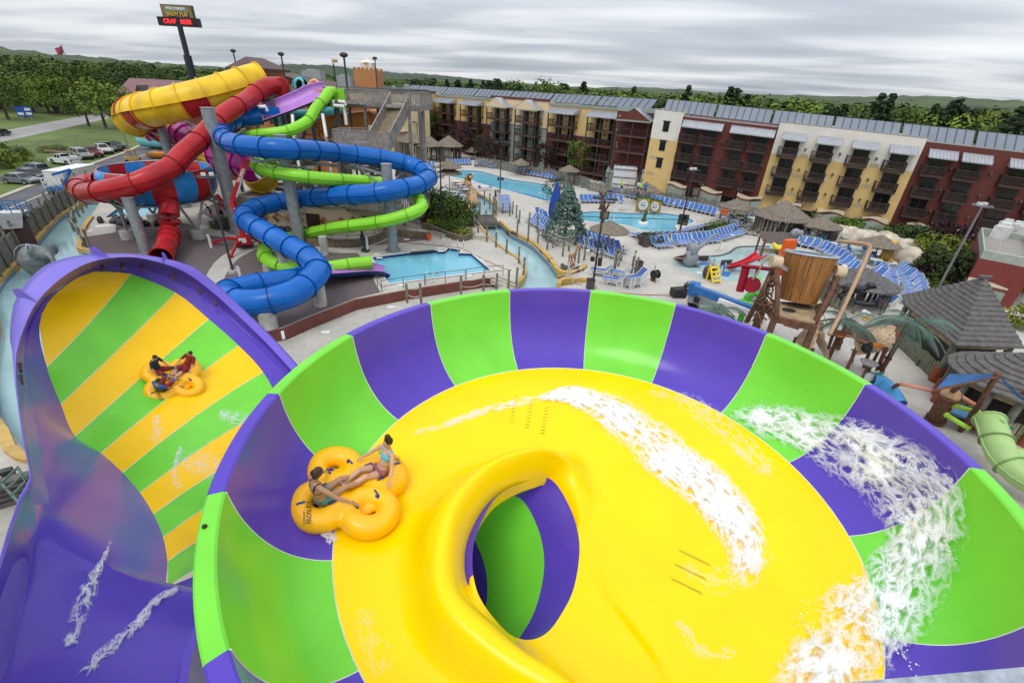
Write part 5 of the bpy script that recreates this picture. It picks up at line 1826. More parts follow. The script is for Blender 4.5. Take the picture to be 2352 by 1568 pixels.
def tiki(p,label,r=1.5,h=2.5,pole=.07,layers=4,double=False,group='thatched umbrellas'):
 t=thing('thatched_umbrella',label,'umbrella',p,0,group)
 part(MB().cyl((0,0,0),(0,0,h),pole,n=8),'pole',postw_m,t,40)
 if double:
  part(thatch_cone(MB(),r,h-.5,h+.45,3,seed=int(p[0]*9)),'canopy',thatch_m,t,40)
  part(thatch_cone(MB(),r*.95,h+.5,h+1.7,4,seed=int(p[1]*9)),'canopy',thatch_m,t,40)
 else:
  part(thatch_cone(MB(),r,h-.45,h+.6,layers,seed=int(p[0]*9)),'canopy',thatch_m,t,40)
 mb=MB()
 for k in range(8):
  a=k*math.pi/4
  mb.bar((0,0,h-.1),(r*.95*math.cos(a),r*.95*math.sin(a),h-.5),.05)
 part(mb,'rib',postw_m,t)
 return t
tiki(Z('2b',1778,190),'double tiered thatched umbrella on the table terrace',2.2,3.6,double=True)
tiki(Z('3a',75,1150),'small thatched umbrella behind the upper pool loungers',1.9,2.8)
tiki(Z('3a',512,1240),'thatched umbrella against the grey fence by the scaffold',2.0,3.2)
tiki(Z('3b',1210,310),'grey thatched umbrella behind the basketball hoops',2.1,3.0)
tiki(Z('3b',865,755),'broad thatched umbrella by the lamp post and loungers',2.2,3.2,layers=5)
tiki(Z('3b',2010,485),'thatched umbrella over tables at the picket fence end',2.3,3.0)
tiki(Z('4b',430,640),'flat grey thatched umbrella behind the tipping bucket',2.6,2.6,layers=3)
tiki(Z('4b',955,830),'thatched umbrella in front of the artificial rocks',2.2,2.6,layers=3)
tiki(Z('2a',1985,1010),'smallest thatched umbrella deep in the hotel garden',1.6,2.4)
def hut(p,label,r=2.4,h=2.6,rz=0,wall=True,rh=2.2,mat=None,cat='hut',name='cabana',n=8,layers=6):
 t=thing(name,label,cat,p,rz)
 for k in range(6):
  a=k*math.pi/3
  part(MB().cyl((r*.85*math.cos(a),r*.85*math.sin(a),0),(r*.85*math.cos(a),r*.85*math.sin(a),h),.11,n=8),'post',postw_m,t)
 part(thatch_cone(MB(),r,h,h+rh,layers,n=24,seed=int(p[0]*7),rag=.03),'roof',mat or thatch_m,t,40)
 if wall:
  mb=MB()
  for k in range(26):
   a=-.6+k*4.4/25
   mb.bar((r*.88*math.cos(a),r*.88*math.sin(a),0),(r*.88*math.cos(a),r*.88*math.sin(a),h-.2+rnd.uniform(-.1,.05)),.3,.06,up=(math.cos(a),math.sin(a),0))
  part(mb,'wall',postw_m,t)
 return t
hut(Z('2a',1590,1020),'thatched cabana with a slatted wall beside the wooden tower stairs',3.4,3.6,.5)
hut(Z('2a',1775,1015),'second thatched cabana, nearer the hotel trees',3.5,3.5,1.1)
hut(Z('2a',1450,1010),'grey thatched roof half hidden behind the wooden stairs',3.6,4.2,0)
hut(G(1783,535),'open sided round bar hut with a wide grey thatched roof',3.7,2.5,.3,True,2.1)
hut(G(1955,700,0),'dark shingled kiosk behind the bucket tower',2.9,2.4,0,True,1.3,shingle_m,name='kiosk')
p=Z('2a',1290,950)
t=thing('thatched_house','straw roofed house with two hips behind the wooden stairs','hut',p,.2)
part(MB().box((0,0,1.6),(7,6,3.2)),'wall',postw_m,t)
for k,(dx,dz,r_)in enumerate(((-1.2,0,4.8),(.5,2.6,3.4))):
 part(thatch_cone(MB().xf(Matrix()),r_,3.0+dz,5.6+dz,8,n=4 if k==0 else 16,seed=k,rag=.02).xf(Matrix.Translation((dx,0,0))),'roof',lthatch_m,t)
p=Z('3b',385,470)
t=thing('closed_umbrella','tall closed royal blue umbrella beside the blue spruce','umbrella',p)
rings=[]
for z,r_ in((.5,.62),(1.2,.8),(2.2,.78),(3.2,.62),(4.3,.42),(5.2,.22),(5.7,.05)):
 rings.append([V((r_*(1+.22*(j%2))*math.cos(j*math.pi/8),r_*(1+.22*(j%2))*math.sin(j*math.pi/8),z))for j in range(16)])
part(MB().loft(rings),'canopy',M('royal_blue_canvas',(.01,.06,.30),.8,.2,2),t,50)
part(MB().cyl((0,0,0),(0,0,5.8),.06,n=8).cyl((0,0,0),(0,0,.15),.5,n=14),'pole',brz,t)
def lamp(p,h,label,heads='pair',az=0,speakers=0,mat=None,th=.11):
 t=thing('lamp_post',label,'lamp post',p,az)
 m_=mat or brz
 part(MB().cyl((0,0,0),(0,0,h),th,th*.7,10),'pole',m_,t,40)
 part(MB().lathe((0,0,0),[(.42,0),(.42,.28),(0,.28)],16),'plinth',conc_m,t,40)
 if heads=='pair':
  for s in(-1,1):
   o=part(MB().bar((0,0,h-.05),(s*.4,0,h),.06).box((s*.72,0,h+.02),(.75,.38,.16)),'lamp_head',m_,t)
   part(MB().box((s*.72,0,h-.075),(.5,.28,.03)),'lens',M('lamp_lens',(.5,.5,.48),.3),t)
 elif heads=='round':
  for k in range(3):
   a=k*2.1
   part(MB().ell((.35*math.cos(a),.35*math.sin(a),h+.15),(.32,.32,.22),10,6),'lamp_head',m_,t,True)
 elif heads=='flood':
  part(MB().tube([(0.0+.75*math.cos(k*math.pi/10),.75*math.sin(k*math.pi/10),h)for k in range(21)],.05,6).bar((-.75,0,h),(.75,0,h),.07),'lamp_ring',m_,t)
  for dx in(-.3,.3):
   part(MB().box((dx,.1,h+.16),(.34,.3,.24)),'flood_light',pale_m,t)
 else:
  part(MB().ell((0,0,h+.2),(.55,.4,.3),10,6),'lamp_head',m_,t,True)
 for k in range(speakers):
  s=-1 if k%2 else 1
  part(MB().box((s*.35,-.1,2.9-.35*(k//2)),(.32,.3,.42),rz=.3*s),'speaker',blackm,t)
 return t
lamp(Z('2b',1710,545),8.9,'dark lamp post rising from the round shrubs by the terrace','quad' and 'pair',.3,2)
lamp(Z('3a',2240,0)if False else Z('2a',2240,1345),8.6,'dark lamp post beside the lane rope of the upper pool','pair',.2,2)
lamp(Z('3b',738,1078),8.4,'dark lamp post beside the stacked loungers','pair',-.3,3)
lamp(Z('3b',1525,620),8.6,'lamp post with speakers between the two lounger rows','flood',.4,3)
lamp(Z('1b',2145,938),8.7,'slim grey lamp post on the curved path between the slides','flood',.5,0,dkmet)
lamp(Z('1a',1222,1482),7.6,'parking lot lamp post beside the service road','pair',1.0,0,M('pale_steel_post',(.2,.2,.21),.5,metal=.3))
lamp(Z('3a',942,1210),6.2,'lamp post beside the white wrapped scaffold','single',0,0)
lamp(Z('4b',1545,1110),8.8,'pale steel lamp post in the hedge by the bar hut','flood',.2,0,M('pale_steel_post',(.2,.2,.21),.5,metal=.3),.13)
lamp(Z('4b',85,400),5.6,'slim lamp post in front of the yellow hotel block','pair',.2,0,pale_m,.08)
lamp(Z('2a',1492,950),7.6,'lamp post in front of the cabana by the stairs','pair',.3,0)
for u,v,y,ub,lab in((790,131,66.5,800,'tall floodlight mast at the railing of the wooden tower'),(861,137,110,866,'floodlight mast on the flat roof beyond the tower'),(646,128,86,654,'floodlight mast at the corner of the orange lodge'),(536,120,100,541,'floodlight mast at the far corner of the orange lodge')):
 e=AY(u,v,y)
 lamp((e.x,e.y,0),e.z,lab,'single',0,0,brz,.17)
posts_m=postw_m
def rope_post(p,h,label,group):
 t=thing('rope_post',label,'post',p,0,group)
 part(MB().cyl((0,0,0),(rnd.uniform(-.04,.04),rnd.uniform(-.04,.04),h),.11,n=8),'pole',posts_m,t,40)
 return t
def rope_line(q,pts,h,desc,hs=(.85,.45),rope=True,catdesc='rope posts'):
 P_=[Z(q,*p)if len(p)==2 else V(p)for p in pts]
 for k,p in enumerate(P_):
  rope_post(p,h+rnd.uniform(-.12,.12),f'{nth(k)} weathered post {desc}',catdesc)
 if rope:
  t=thing('rope',f'sagging pale ropes strung {desc}','rope',P_[0],world=True)
  for hh in hs:
   for a,b_ in zip(P_,P_[1:]):
    pts2=[a.lerp(b_,j/6)+V((0,0,h*hh-.22*math.sin(math.pi*j/6)))for j in range(7)]
    part(MB().tube(pts2,.03,4),'rope_span',rope_m,t)
rope_line('3b',[(5,400),(40,440),(65,490),(140,660),(50,600)][:3],1.9,'on the river bank beside the closed umbrella')
rope_line('3b',[(45,605),(145,660),(235,690),(322,730),(463,788),(608,850),(660,825),(812,870),(928,938)],2.2,'along the path past the giraffe')
rope_line('3b',[(155,520),(230,570),(310,640),(375,710),(520,745),(575,690)],2.1,'around the planting bed of the spruce')
rope_line('3b',[(942,930),(975,880),(1000,830),(1095,945),(1110,880),(1130,960)],1.9,'at the wheelchair gate beside the bin')
rope_line('2b',[(1912,410),(1915,370),(1930,340),(1945,310),(1955,265),(1960,220)],1.7,'on the terrace side of the upper river')
rope_line('2b',[(2098,320),(2148,355),(2180,385),(2195,400),(2205,420)],2.3,'on the pool side of the upper river')
rope_line('2b',[(2055,410),(2178,405),(2265,400),(2330,420)],1.6,'in a short row before the footbridge')
rope_line('2b',[(1975,440),(2000,520),(2040,570),(2120,655),(2205,705),(2300,760)],1.7,'along the ochre kerb below the footbridge')
rope_line('3b',[(62,850),(105,970),(38,1060)],1.9,'at the bend of the ochre kerb')
rope_line('2b',[(1390,1215),(1520,1225)],1.8,'beside the low path under the bowl rim')
rope_line('2b',[(1882,1135),(2090,1105),(2208,1095),(2318,1080)],1.7,'at the end of the brown wall')
rope_line('1b',[(800,340),(770,390),(735,430),(705,480),(685,560),(735,610),(790,705),(845,740)],2.2,'between the side river and the gravel',(.7,))
def picket(P_,h,label,sp=.34,rail_=True,name='picket_fence',tall=True,w=.24):
 t=thing(name,label,'fence',P_[0],world=True)
 for i,(a,b_)in enumerate(zip(P_,P_[1:])):
  mb=MB()
  d=b_-a
  n=max(1,int(d.length/sp))
  nn=V((-d.y,d.x,0)).normalized()
  for k in range(n):
   p=a+d*((k+.5)/n)
   hh=h*rnd.uniform(.86,1.05)
   mb.bar(p,p+V((rnd.uniform(-.03,.03),0,hh)),w,.06,up=nn)
  mb.bar(a+nn*.06+V((0,0,h*.3)),b_+nn*.06+V((0,0,h*.3)),.06,.1)
  mb.bar(a+nn*.06+V((0,0,h*.75)),b_+nn*.06+V((0,0,h*.75)),.06,.1)
  part(mb,'picket_panel',M('grey_picket',(.19,.185,.165),.9,.35,2.5,.3,10),t)
  if tall:
   part(MB().cyl(a,a+V((0,0,h*1.35)),.1,n=8),'post',posts_m,t)
 return t
picket(ZP('3a',[(-340,1075),(-160,1085),(20,1130),(180,1150),(330,1175),(440,1200),(560,1235),(700,1280)]),2.0,'grey picket fence between the upper pool and the hotel garden')
picket(ZP('3a',[(700,1290),(870,1325),(1040,1355),(1250,1385),(1400,1395),(1550,1420),(1700,1445),(1850,1470),(2000,1495),(2150,1530),(2260,1560)]),1.7,'long grey picket fence behind the fence row of loungers')
picket(ZP('4b',[(-20,555),(110,600),(230,580),(400,560),(560,640),(640,660)]),1.9,'grey picket fence behind the round bar hut')
fl=[V((*p,0))for p in[(-38.5,24.5),(-41.5,30.5),(-44.3,35.6),(-47.4,40.2),(-51.5,46.2),(-54.5,51.3),(-57.2,55.9),(-60.2,61.3),(-62.5,66),(-63,71)]]
fp=resample(cr(fl,4),2.6)
t=picket(fp,2.4,'tall grey board fence between the side river and the service road',.42,tall=False,w=.4,name='board_fence')
for a in fp:
 part(MB().cyl(a+V((.25,-.1,0)),a+V((.25+rnd.uniform(-.05,.05),-.1,3.4+rnd.uniform(-.2,.2))),.12,n=8),'post',posts_m,t)
picket([V((-38,22,0)),V((-35,17.5,0)),V((-31.5,14.5,0)),V((-27,12.5,0)),V((-23.5,11.5,0)),V((-20,9.5,-.5)),V((-16,8,-.5))],2.4,'jagged grey fence beside the striped wave slide',.26,tall=False)
def handrail(pts,h,label,mat=None,bal=1.9):
 t=thing('handrail',label,'railing',pts[0],world=True)
 m_=mat or M('brown_handrail',(.10,.06,.05),.5,metal=.3)
 pth=pts
 for a,b_ in zip(pth,pth[1:]):
  mb=MB()
  for hh in(h,h*.5):
   mb.tube([a+V((0,0,hh)),b_+V((0,0,hh))],.03,6)
  n=max(1,round((b_-a).length/bal))
  for k in range(n+1):
   p=a.lerp(b_,k/n)
   mb.cyl(p,p+V((0,0,h)),.03,n=6)
  part(mb,'rail_panel',m_,t,40)
 return t
handrail(ZP('2b',[(1118,1060),(1158,1118),(1355,1082),(1550,1055)]),1.1,'brown handrail at the slide end of the small pool')
handrail(ZP('2b',[(1560,1053),(1740,1030),(1922,1008)]),1.1,'brown handrail in the middle of the small pool terrace')
handrail(ZP('2b',[(1932,1005),(2100,980),(2268,965)]),1.1,'brown handrail at the stair end of the small pool')
handrail(ZP('2b',[(560,600),(710,632),(845,640),(975,632),(1100,618)]),1.2,'brown handrail of the ramp before the shower house')
handrail(ZP('2b',[(1283,520),(1473,570),(1585,585),(1700,630)]),1.2,'brown handrail beside the planted steps')
handrail(ZP('2b',[(1970,600),(1985,640)]),1.1,'short brown handrail at the river end steps')
handrail(ZP('3b',[(500,995),(630,940)]),1.0,'pale handrail going down the river steps',wfr)
handrail(ZP('3b',[(560,1040),(690,1000)]),1.0,'second pale handrail of the river steps',wfr)
handrail(ZP('3b',[(1120,965),(1200,975)]),.9,'low brown barrier at the wheelchair gate')
def ladder(qq,x,y,az,label,s=1.0):
 t=thing('pool_ladder',label,'pool ladder',Z(qq,x,y),az,'white pool handrails')
 for k in(-1,1):
  part(MB().tube([(k*.35,.5,0),(k*.35,.45,.8),(k*.35,.2,1.0),(k*.35,-.3,.9),(k*.35,-.6,.2),(k*.35,-.65,-.2)],.035,6),'grab_rail',wfr,t,True)
 return t
for a in(('2b',1615,1015,2.9,'white grab rails on the wall side of the small pool'),('2b',1755,705,.2,'white grab rails at the steps of the small pool'),('2b',1880,720,.2,'second grab rails at the steps of the small pool'),('3b',265,255,.6,'white grab rails beside the blue lane rope'),('3b',905,470,3.0,'white grab rails beside the trunk figure sign'),('3b',1035,380,.5,'white grab rails at the far steps of the basketball pool'),('2a',1830,1112,0,'first white grab rails at the tower end of the upper pool'),('2a',1890,1105,0,'second white grab rails at the tower end of the upper pool'),('3b',1925,745,.8,'white grab rails at the shallow pool kerb')):
 ladder(*a)
for qq,a,b_,lab,m_,r_ in(('3a',(0,1297),(362,1388),'blue lane rope across the upper pool',M('blue_rope',(.02,.10,.35),.6),.09),('2a',(2010,1218),(2351,1308),'far half of the blue lane rope',M('blue_rope',(.02,.10,.35),.6),.09),('3b',(590,420),(1600,452),'dark lane rope across the basketball pool',M('dark_rope',(.03,.05,.07),.6),.05)):
 solo(MB().tube([Z(qq,*a,-.14),Z(qq,*b_,-.14)],r_,6),'lane_rope',m_,lab,'rope')
mb=MB()
a,b_=Z('2b',1418,757),Z('2b',1640,736)
for k in range(20):
 p=a.lerp(b_,(k+.5)/20)
 mb.box(p+V((.0,.06,.034)),(.14,.5,.004),rz=math.atan2(b_.y-a.y,b_.x-a.x))
tag(link('pool_kerb_marking',mb.me('pool_kerb_marking',blackm)),kind='structure')
for qq,x,y in(('2b',1135,800),('2b',1695,740),('2b',640,1480),('2b',1240,1250),('2b',1440,727),('2b',1690,712),('2b',2080,815),('2b',1950,960),('2b',1320,1045),('2b',1385,632),('3b',1720,935),('3b',1215,910),('2b',1110,765)):
 z=LOW+.01 if y>1200 else .012
 struct(MB().box(Z(qq,x,y,z),(.62,.4,.008),rz=.2),'path_marking',M('white_panel',(.72,.72,.7),.6))
br=thing('footbridge','flat timber footbridge over the upper river','bridge',Z('2b',2085,455),world=True)
bp=ZP('2b',[(1940,420),(2190,418),(2238,486),(1990,486)],.35)
bd=(bp[1]-bp[0]).normalized()
part(MB().prism(poly_ok([P2(p)for p in bp]),.1,.35),'deck',M('bridge_plank',(.10,.085,.08),.9,.3,6),br)
for a,b_ in((0,1),(3,2)):
 part(MB().bar(bp[a],bp[b_],.12,.4),'beam',wood2_m,br)
for k,(x,y)in enumerate(((2055,420),(2113,500),(2040,500),(1970,400))):
 rope_post(Z('2b',x,y),2.0,f'{nth(k)} tall post beside the footbridge','rope posts')
def bin_(p,label,s=1.0,h=1.05):
 t=thing('litter_bin',label,'bin',p,.3,'litter bins')
 part(MB().box((0,0,h*.45),(.6*s,.6*s,h*.9)),'body',M('brown_bin',(.075,.055,.05),.7,.3,4),t)
 part(MB().box((0,0,h*.95),(.66*s,.66*s,.1)).box((0,0,h*1.02),(.4*s,.4*s,.08)),'lid',M('bin_lid',(.03,.025,.025),.5),t)
 return t
bin_(Z('3b',1188,680),'first brown litter bin beside the lounger rows')
bin_(Z('3b',1220,700),'second brown litter bin, closer to the shallow pool row')
bin_(Z('3b',1158,915),'brown litter bin at the wheelchair gate')
bin_(Z('3b',715,1088),'brown litter bin at the foot of the lamp post by the bowl')
bin_(Z('2b',2210,240),'brown litter bin at the end of the single file of loungers')
bin_(Z('4c',1535,195),'big grey litter bin beside the bicycle',1.4,1.3)
bin_(Z('3b',1945,545),'brown litter bin behind the shrub of the long row')
wall_block=M('split_block',(.16,.12,.085),.9,.4,3,.7,8)
for pts,h,lab in(([(470,700),(600,700),(740,710),(900,705),(1020,690),(1130,655),(1215,612)],.9,'curved split block planter wall below the ramp'),([(1290,600),(1420,618),(1605,632)],.8,'split block wall beside the grey column'),([(1525,530),(1620,560),(1720,600),(1830,640),(1900,652),(1975,632)],.7,'split block planter around the round shrubs')):
 wallstrip(cr(ZP('2b',pts),4),.3,0,h,wall_block,'planter_wall',lab)
struct(MB().prism([P2(p)for p in ZP('2b',[(1530,525),(1620,552),(1720,592),(1830,632),(1900,645),(1970,622),(1930,560),(1800,470),(1650,460),(1560,480)])],0,.5),'planting_ground',M('mulch',(.045,.03,.022),.95,.4,5,.6,14))
struct(MB().prism([P2(p)for p in ZP('2b',[(480,698),(600,696),(740,704),(900,700),(1020,684),(1120,650),(1200,610),(1100,640),(975,655),(845,665),(710,655),(560,625),(470,640)])],0,.35),'planting_ground',M('mulch',(.045,.03,.022),.95,.4,5,.6,14))
for qq,x,y,w_,az,lab in(('2b',1650,600,2.4,-.55,'stone steps with yellow edges beside the planter'),('2b',2030,628,2.6,-.2,'stone steps with yellow edges by the river kerb'),('2b',2275,1030,2.8,-.75,'stone steps with yellow edges at the end of the brown wall')):
 t=thing('garden_steps',lab,'steps',Z(qq,x,y),az)
 for k in range(3):
  o=part(MB().box((0,.5-.38*k,.3-.14*k-.2),(w_,.4,.42)),'step',conc_m,t)
  e=link('nosing',MB().box((0,.5-.38*k-.19,.3-.14*k+.013),(w_,.07,.012)).me('nosing',M('yellow_paint',(.55,.42,.05),.7)))
  e.parent=o
leafA=M('leaf_green',(.11,.17,.026),.7,.3,.5,rand=.35,col2=(.05,.092,.016),spec=.2)
leafD=M('leaf_dark_green',(.065,.105,.03),.75,.3,.5,rand=.3,col2=(.03,.055,.017),spec=.2)
leafY=M('leaf_yellow_green',(.17,.20,.022),.7,.3,.8,rand=.2,col2=(.09,.12,.014),spec=.2)
leafP=M('leaf_plum',(.045,.02,.026),.7,.3,.8,col2=(.02,.010,.012),spec=.2)
needle=M('needle_dark',(.034,.060,.026),.8,.3,.6,rand=.3,col2=(.016,.032,.016),spec=.15)
needleB=M('needle_blue',(.12,.19,.16),.8,.3,.8,col2=(.06,.105,.085),spec=.2)
leafB=M('leaf_bright',(.16,.235,.034),.7,.3,.6,rand=.25,col2=(.08,.135,.022),spec=.2)
bark=M('bark',(.085,.065,.05),.9,.4,3,.5,12)
def leaf_quad(mb,p,n,s,rr):
 n=n.normalized()
 a=n.orthogonal().normalized()
 a.rotate(Matrix.Rotation(rr.uniform(0,6.28),3,n))
 b_=n.cross(a)
 k=rr.uniform(.45,.8)
 mb.face([p-a*s,p-b_*s*k+n*s*.25,p+a*s,p+b_*s*k+n*s*.15])
def crown(seed,h,w,clumps,per,s,shape='round',z0=.25):
 """leaf clumps through the crown's volume, denser near the outside"""
 rr=random.Random(seed)
 mb=MB()
 for c in range(clumps):
  if shape=='round':
   while True:
    d=V((rr.uniform(-1,1),rr.uniform(-1,1),rr.uniform(-1,1)))
    if .25<d.length<1:
     break
   d=d.normalized()*(d.length**.45)
   cz=h*(z0+(1-z0)*(.5+.5*d.z*.92))
   prof_=math.sqrt(max(.05,1-(d.z*.9)**2))*(1.0 if d.z<0 else .95)
   cc=V((d.x*w*.5,d.y*w*.5,cz))
   cr_=w*rr.uniform(.13,.22)
  elif shape=='cone':
   f=rr.random()**.75
   cz=h*(z0+(1-z0)*f)
   r_=w*.5*(1-f)**.85+.05
   a=rr.uniform(0,6.28)
   q_=rr.uniform(.5,1)**.5
   cc=V((r_*q_*math.cos(a),r_*q_*math.sin(a),cz-r_*.18*q_))
   cr_=(.10+.16*(1-f))*w*.6
  else:
   f=rr.random()**.9
   cz=h*(.42+.58*f)
   r_=w*.5*(1-.75*f)*rr.uniform(.35,1.0)
   a=rr.uniform(0,6.28)
   cc=V((r_*math.cos(a),r_*math.sin(a),cz+r_*.12))
   cr_=w*rr.uniform(.10,.17)*(1.1-.5*f)
  for _ in range(per):
   d=V((rr.gauss(0,1),rr.gauss(0,1),rr.gauss(0,1))).normalized()
   p=cc+V((d.x*cr_,d.y*cr_,d.z*cr_*(.75 if shape=='round' else .4)))*rr.uniform(.6,1.05)
   leaf_quad(mb,p,d+V((0,0,.45)),s*rr.uniform(.7,1.25),rr)
 return mb
def trunk_mb(seed,h,r,limbs=5,top=.6):
 rr=random.Random(seed)
 mb=MB().tube([(0,0,-.2),(.03*h*rr.uniform(-1,1),.03*h*rr.uniform(-1,1),h*.3),(0,0,h*top)],[r*1.2,r*.85,r*.4],7)
 for k in range(limbs):
  a=rr.uniform(0,6.28)
  z=h*rr.uniform(.25,.5)
  mb.tube([(0,0,z),(math.cos(a)*h*.12,math.sin(a)*h*.12,z+h*.12),(math.cos(a)*h*.22,math.sin(a)*h*.22,z+h*.28)],[r*.5,r*.33,r*.12],5)
 return mb
PROT={}
def plant_proto(kind):
 if kind in PROT:
  return PROT[kind]
 base,i=kind
 sd=hash(base)%97 if False else sum(map(ord,base))+i*13
 if base in('tree','dtree','btree','ptree'):
  me=crown(sd,12,9.5+(i%3),46,26,.36).me('crown',{'tree':leafA,'dtree':leafD,'btree':leafB,'ptree':leafP}[base])
  tm=trunk_mb(sd,12,.3).me('trunk',bark)
  nm='broadleaf_tree'
 elif base=='pine':
  me=crown(sd,15,7.5,62,18,.34,'pine').me('crown',needle)
  tm=trunk_mb(sd,15,.26,4,.95).me('trunk',bark)
  nm='pine_tree'
 elif base=='spruce':
  me=crown(sd,12,5.2,90,16,.26,'cone',.06).me('crown',needle)
  tm=trunk_mb(sd,12,.22,0,.95).me('trunk',bark)
  nm='spruce_tree'
 PROT[kind]=(me,tm,nm)
 return PROT[kind]
def tree(kind,i,p,h,label,group,wscale=1.0,rz=None):
 me,tm,nm=plant_proto((kind,i))
 h0=15 if kind=='pine' else 12
 t=thing(nm,label,'tree',p,rnd.uniform(0,6.28)if rz is None else rz,group)
 s=h/h0
 t.scale=(s*wscale,s*wscale,s)
 for m_,n_ in((me,'crown'),(tm,'trunk')):
  o=link(n_,m_)
  o.parent=t
 return t
rt_=random.Random(21)
k=0
kinds={'tree':'green broadleaf tree','dtree':'dark broadleaf tree','btree':'bright green broadleaf tree','pine':'ragged dark pine','spruce':'narrow dark spruce'}
def in_order(lst,desc,group):
 """lst: (kind, variant, point, height, width); labels count along the wood as one looks across it"""
 lst.sort(key=lambda e:math.atan2(e[2].x,e[2].y))
 cnt={}
 for kind,i,p,h,w_ in lst:
  c_=cnt.get(kind,0)
  cnt[kind]=c_+1
  tree(kind,i,p,h,f'{nth(c_)} {kinds[kind]} {desc}',group,w_)
verge=[('btree',0,G(245,296),13,1.15,'bushy bright tree standing out at the highway verge'),('tree',1,G(205,290),12,1.1,'green tree behind the bushy verge tree'),('btree',2,G(290,295),11.5,1.0,'bright tree beside the yellow tunnel slide'),('tree',2,G(160,262),15,1.0,'rounded tree across the highway behind the blue sign'),('btree',1,G(140,265),13,.9,'paler rounded tree across the highway'),('tree',0,G(20,275),15,1.1,'spreading tree beside the blue road sign'),('btree',2,G(60,270),13,1.0,'bright tree just beyond the blue road sign')]
for kind,i,p,h,w_,lab in verge:
 tree(kind,i,p,h,lab,'roadside trees',w_)
woods=[]
for n_,(u0,u1,v0,v1,hh,ks)in enumerate(((-60,340,238,262,(14,19),('tree','dtree','dtree','btree')),(-120,420,205,236,(15,20),('dtree','dtree','pine','tree')),(-150,420,186,204,(16,21),('tree','dtree','pine','tree','pine')))):
 for _ in range((26,40,42)[n_]):
  u=rt_.uniform(u0,u1)
  v=rt_.uniform(v0,v1)+(u-150)*.02
  woods.append((rt_.choice(ks),rt_.randrange(4),G(u,v),rt_.uniform(*hh),rt_.uniform(.95,1.3)))
in_order(woods,'in the wood across the highway','wood across the highway')
back=[]
for _ in range(92):
 f=rt_.random()
 p=V((10,145,0)).lerp(V((118,82,0)),f)+V((rt_.uniform(-3,3),rt_.uniform(0,1)**1.3*55,0))+V((.45,.89,0))*4
 ks=rt_.choice(('tree','tree','btree','btree','pine','spruce','dtree'))
 back.append((ks,rt_.randrange(4),p,rt_.uniform(13.5,17.5)*(1.1 if ks in('pine','spruce')else 1),rt_.uniform(.9,1.2)))
for _ in range(44):
 f=rt_.random()
 p=V((-60,270,0)).lerp(V((20,165,0)),f)+V((rt_.uniform(-5,5),rt_.uniform(0,60),0))
 ks=rt_.choice(('pine','pine','dtree','tree','spruce'))
 back.append((ks,rt_.randrange(4),p,rt_.uniform(16,19.5),rt_.uniform(.9,1.2)))
in_order(back,'in the belt of trees beyond the hotel','trees beyond the hotel')
for kind,i,(qq,x,y),h,w_,lab in(('btree',0,('2a',1640,900),9.5,1.0,'round green tree in front of the third hotel porch'),('tree',1,('3a',60,1010),9.5,.8,'green tree before the cream hotel bay'),('btree',2,('3a',215,1030),7.5,.8,'smaller bright tree beside the cream hotel bay'),('btree',3,('3a',380,1060),8.5,.75,'bright tree under the yellow hotel bay'),('btree',1,('3a',600,1160),7.5,.9,'bushy bright tree beside the wrapped scaffold'),('tree',3,('3a',640,1080),9.5,.62,'tall slim tree behind the wrapped scaffold'),('ptree',0,('3a',300,1120),6.5,1.0,'plum leaved tree behind the upper pool loungers'),('ptree',1,('2a',1870,1000),8,1.0,'dark plum tree beside the cabanas'),('dtree',2,('2a',2060,990),5.5,1.1,'dark shrubby tree between the cabanas and the hotel'),('tree',0,('2a',2330,980),8,.8,'green tree at the lamp post of the upper pool'),('ptree',2,('2a',2130,1040),6,1.2,'low plum tree at the garden fence'),('tree',2,('2a',1420,860),7,.6,'slim green tree behind the wooden stairs')):
 t=tree(kind,i,Z(qq,x,y),h,lab,'hotel garden trees',w_)
t=thing('spruce_tree','dense blue spruce in the planting bed by the river','tree',Z('3b',480,640))
part(crown(5,6.6,6.0,260,20,.16,'cone',.03),'crown',needleB,t)
part(trunk_mb(5,6.2,.18,0,.95),'trunk',bark,t)
t=thing('small_tree','open dark leaved small tree at the end of the upper pool','tree',Z('3b',400,300))
part(crown(8,4.6,4.4,46,14,.16,'round',.2),'crown',leafD,t)
part(trunk_mb(8,4.2,.1,6),'trunk',bark,t)
BUSH={}
def bush(p,r,h,label,mat=leafA,group='shrubs',dens=1.0,name='shrub',s=.13):
 key=(mat.name,name,round(r/h,1))
 if key not in BUSH:
  sd=len(BUSH)+40
  if name=='shrub':
   mb=crown(sd,1.0,2.0,46,26,.085,'round',-.1)
  else:
   mb=crown(sd,1.0,1.0 if name=='conifer_shrub' else 2.0,70,16,.06,'cone',0.0)
  BUSH[key]=mb.me('foliage',mat)
 t=thing(name,label,'shrub',p,rnd.uniform(0,6),group)
 o=link('foliage',BUSH[key])
 o.parent=t
 o.scale=(r,r,h)
 st=link('stem',MB().cyl((0,0,-.1),(0,0,h*.4),.06,n=5).me('stem',bark))
 st.parent=t
 return t
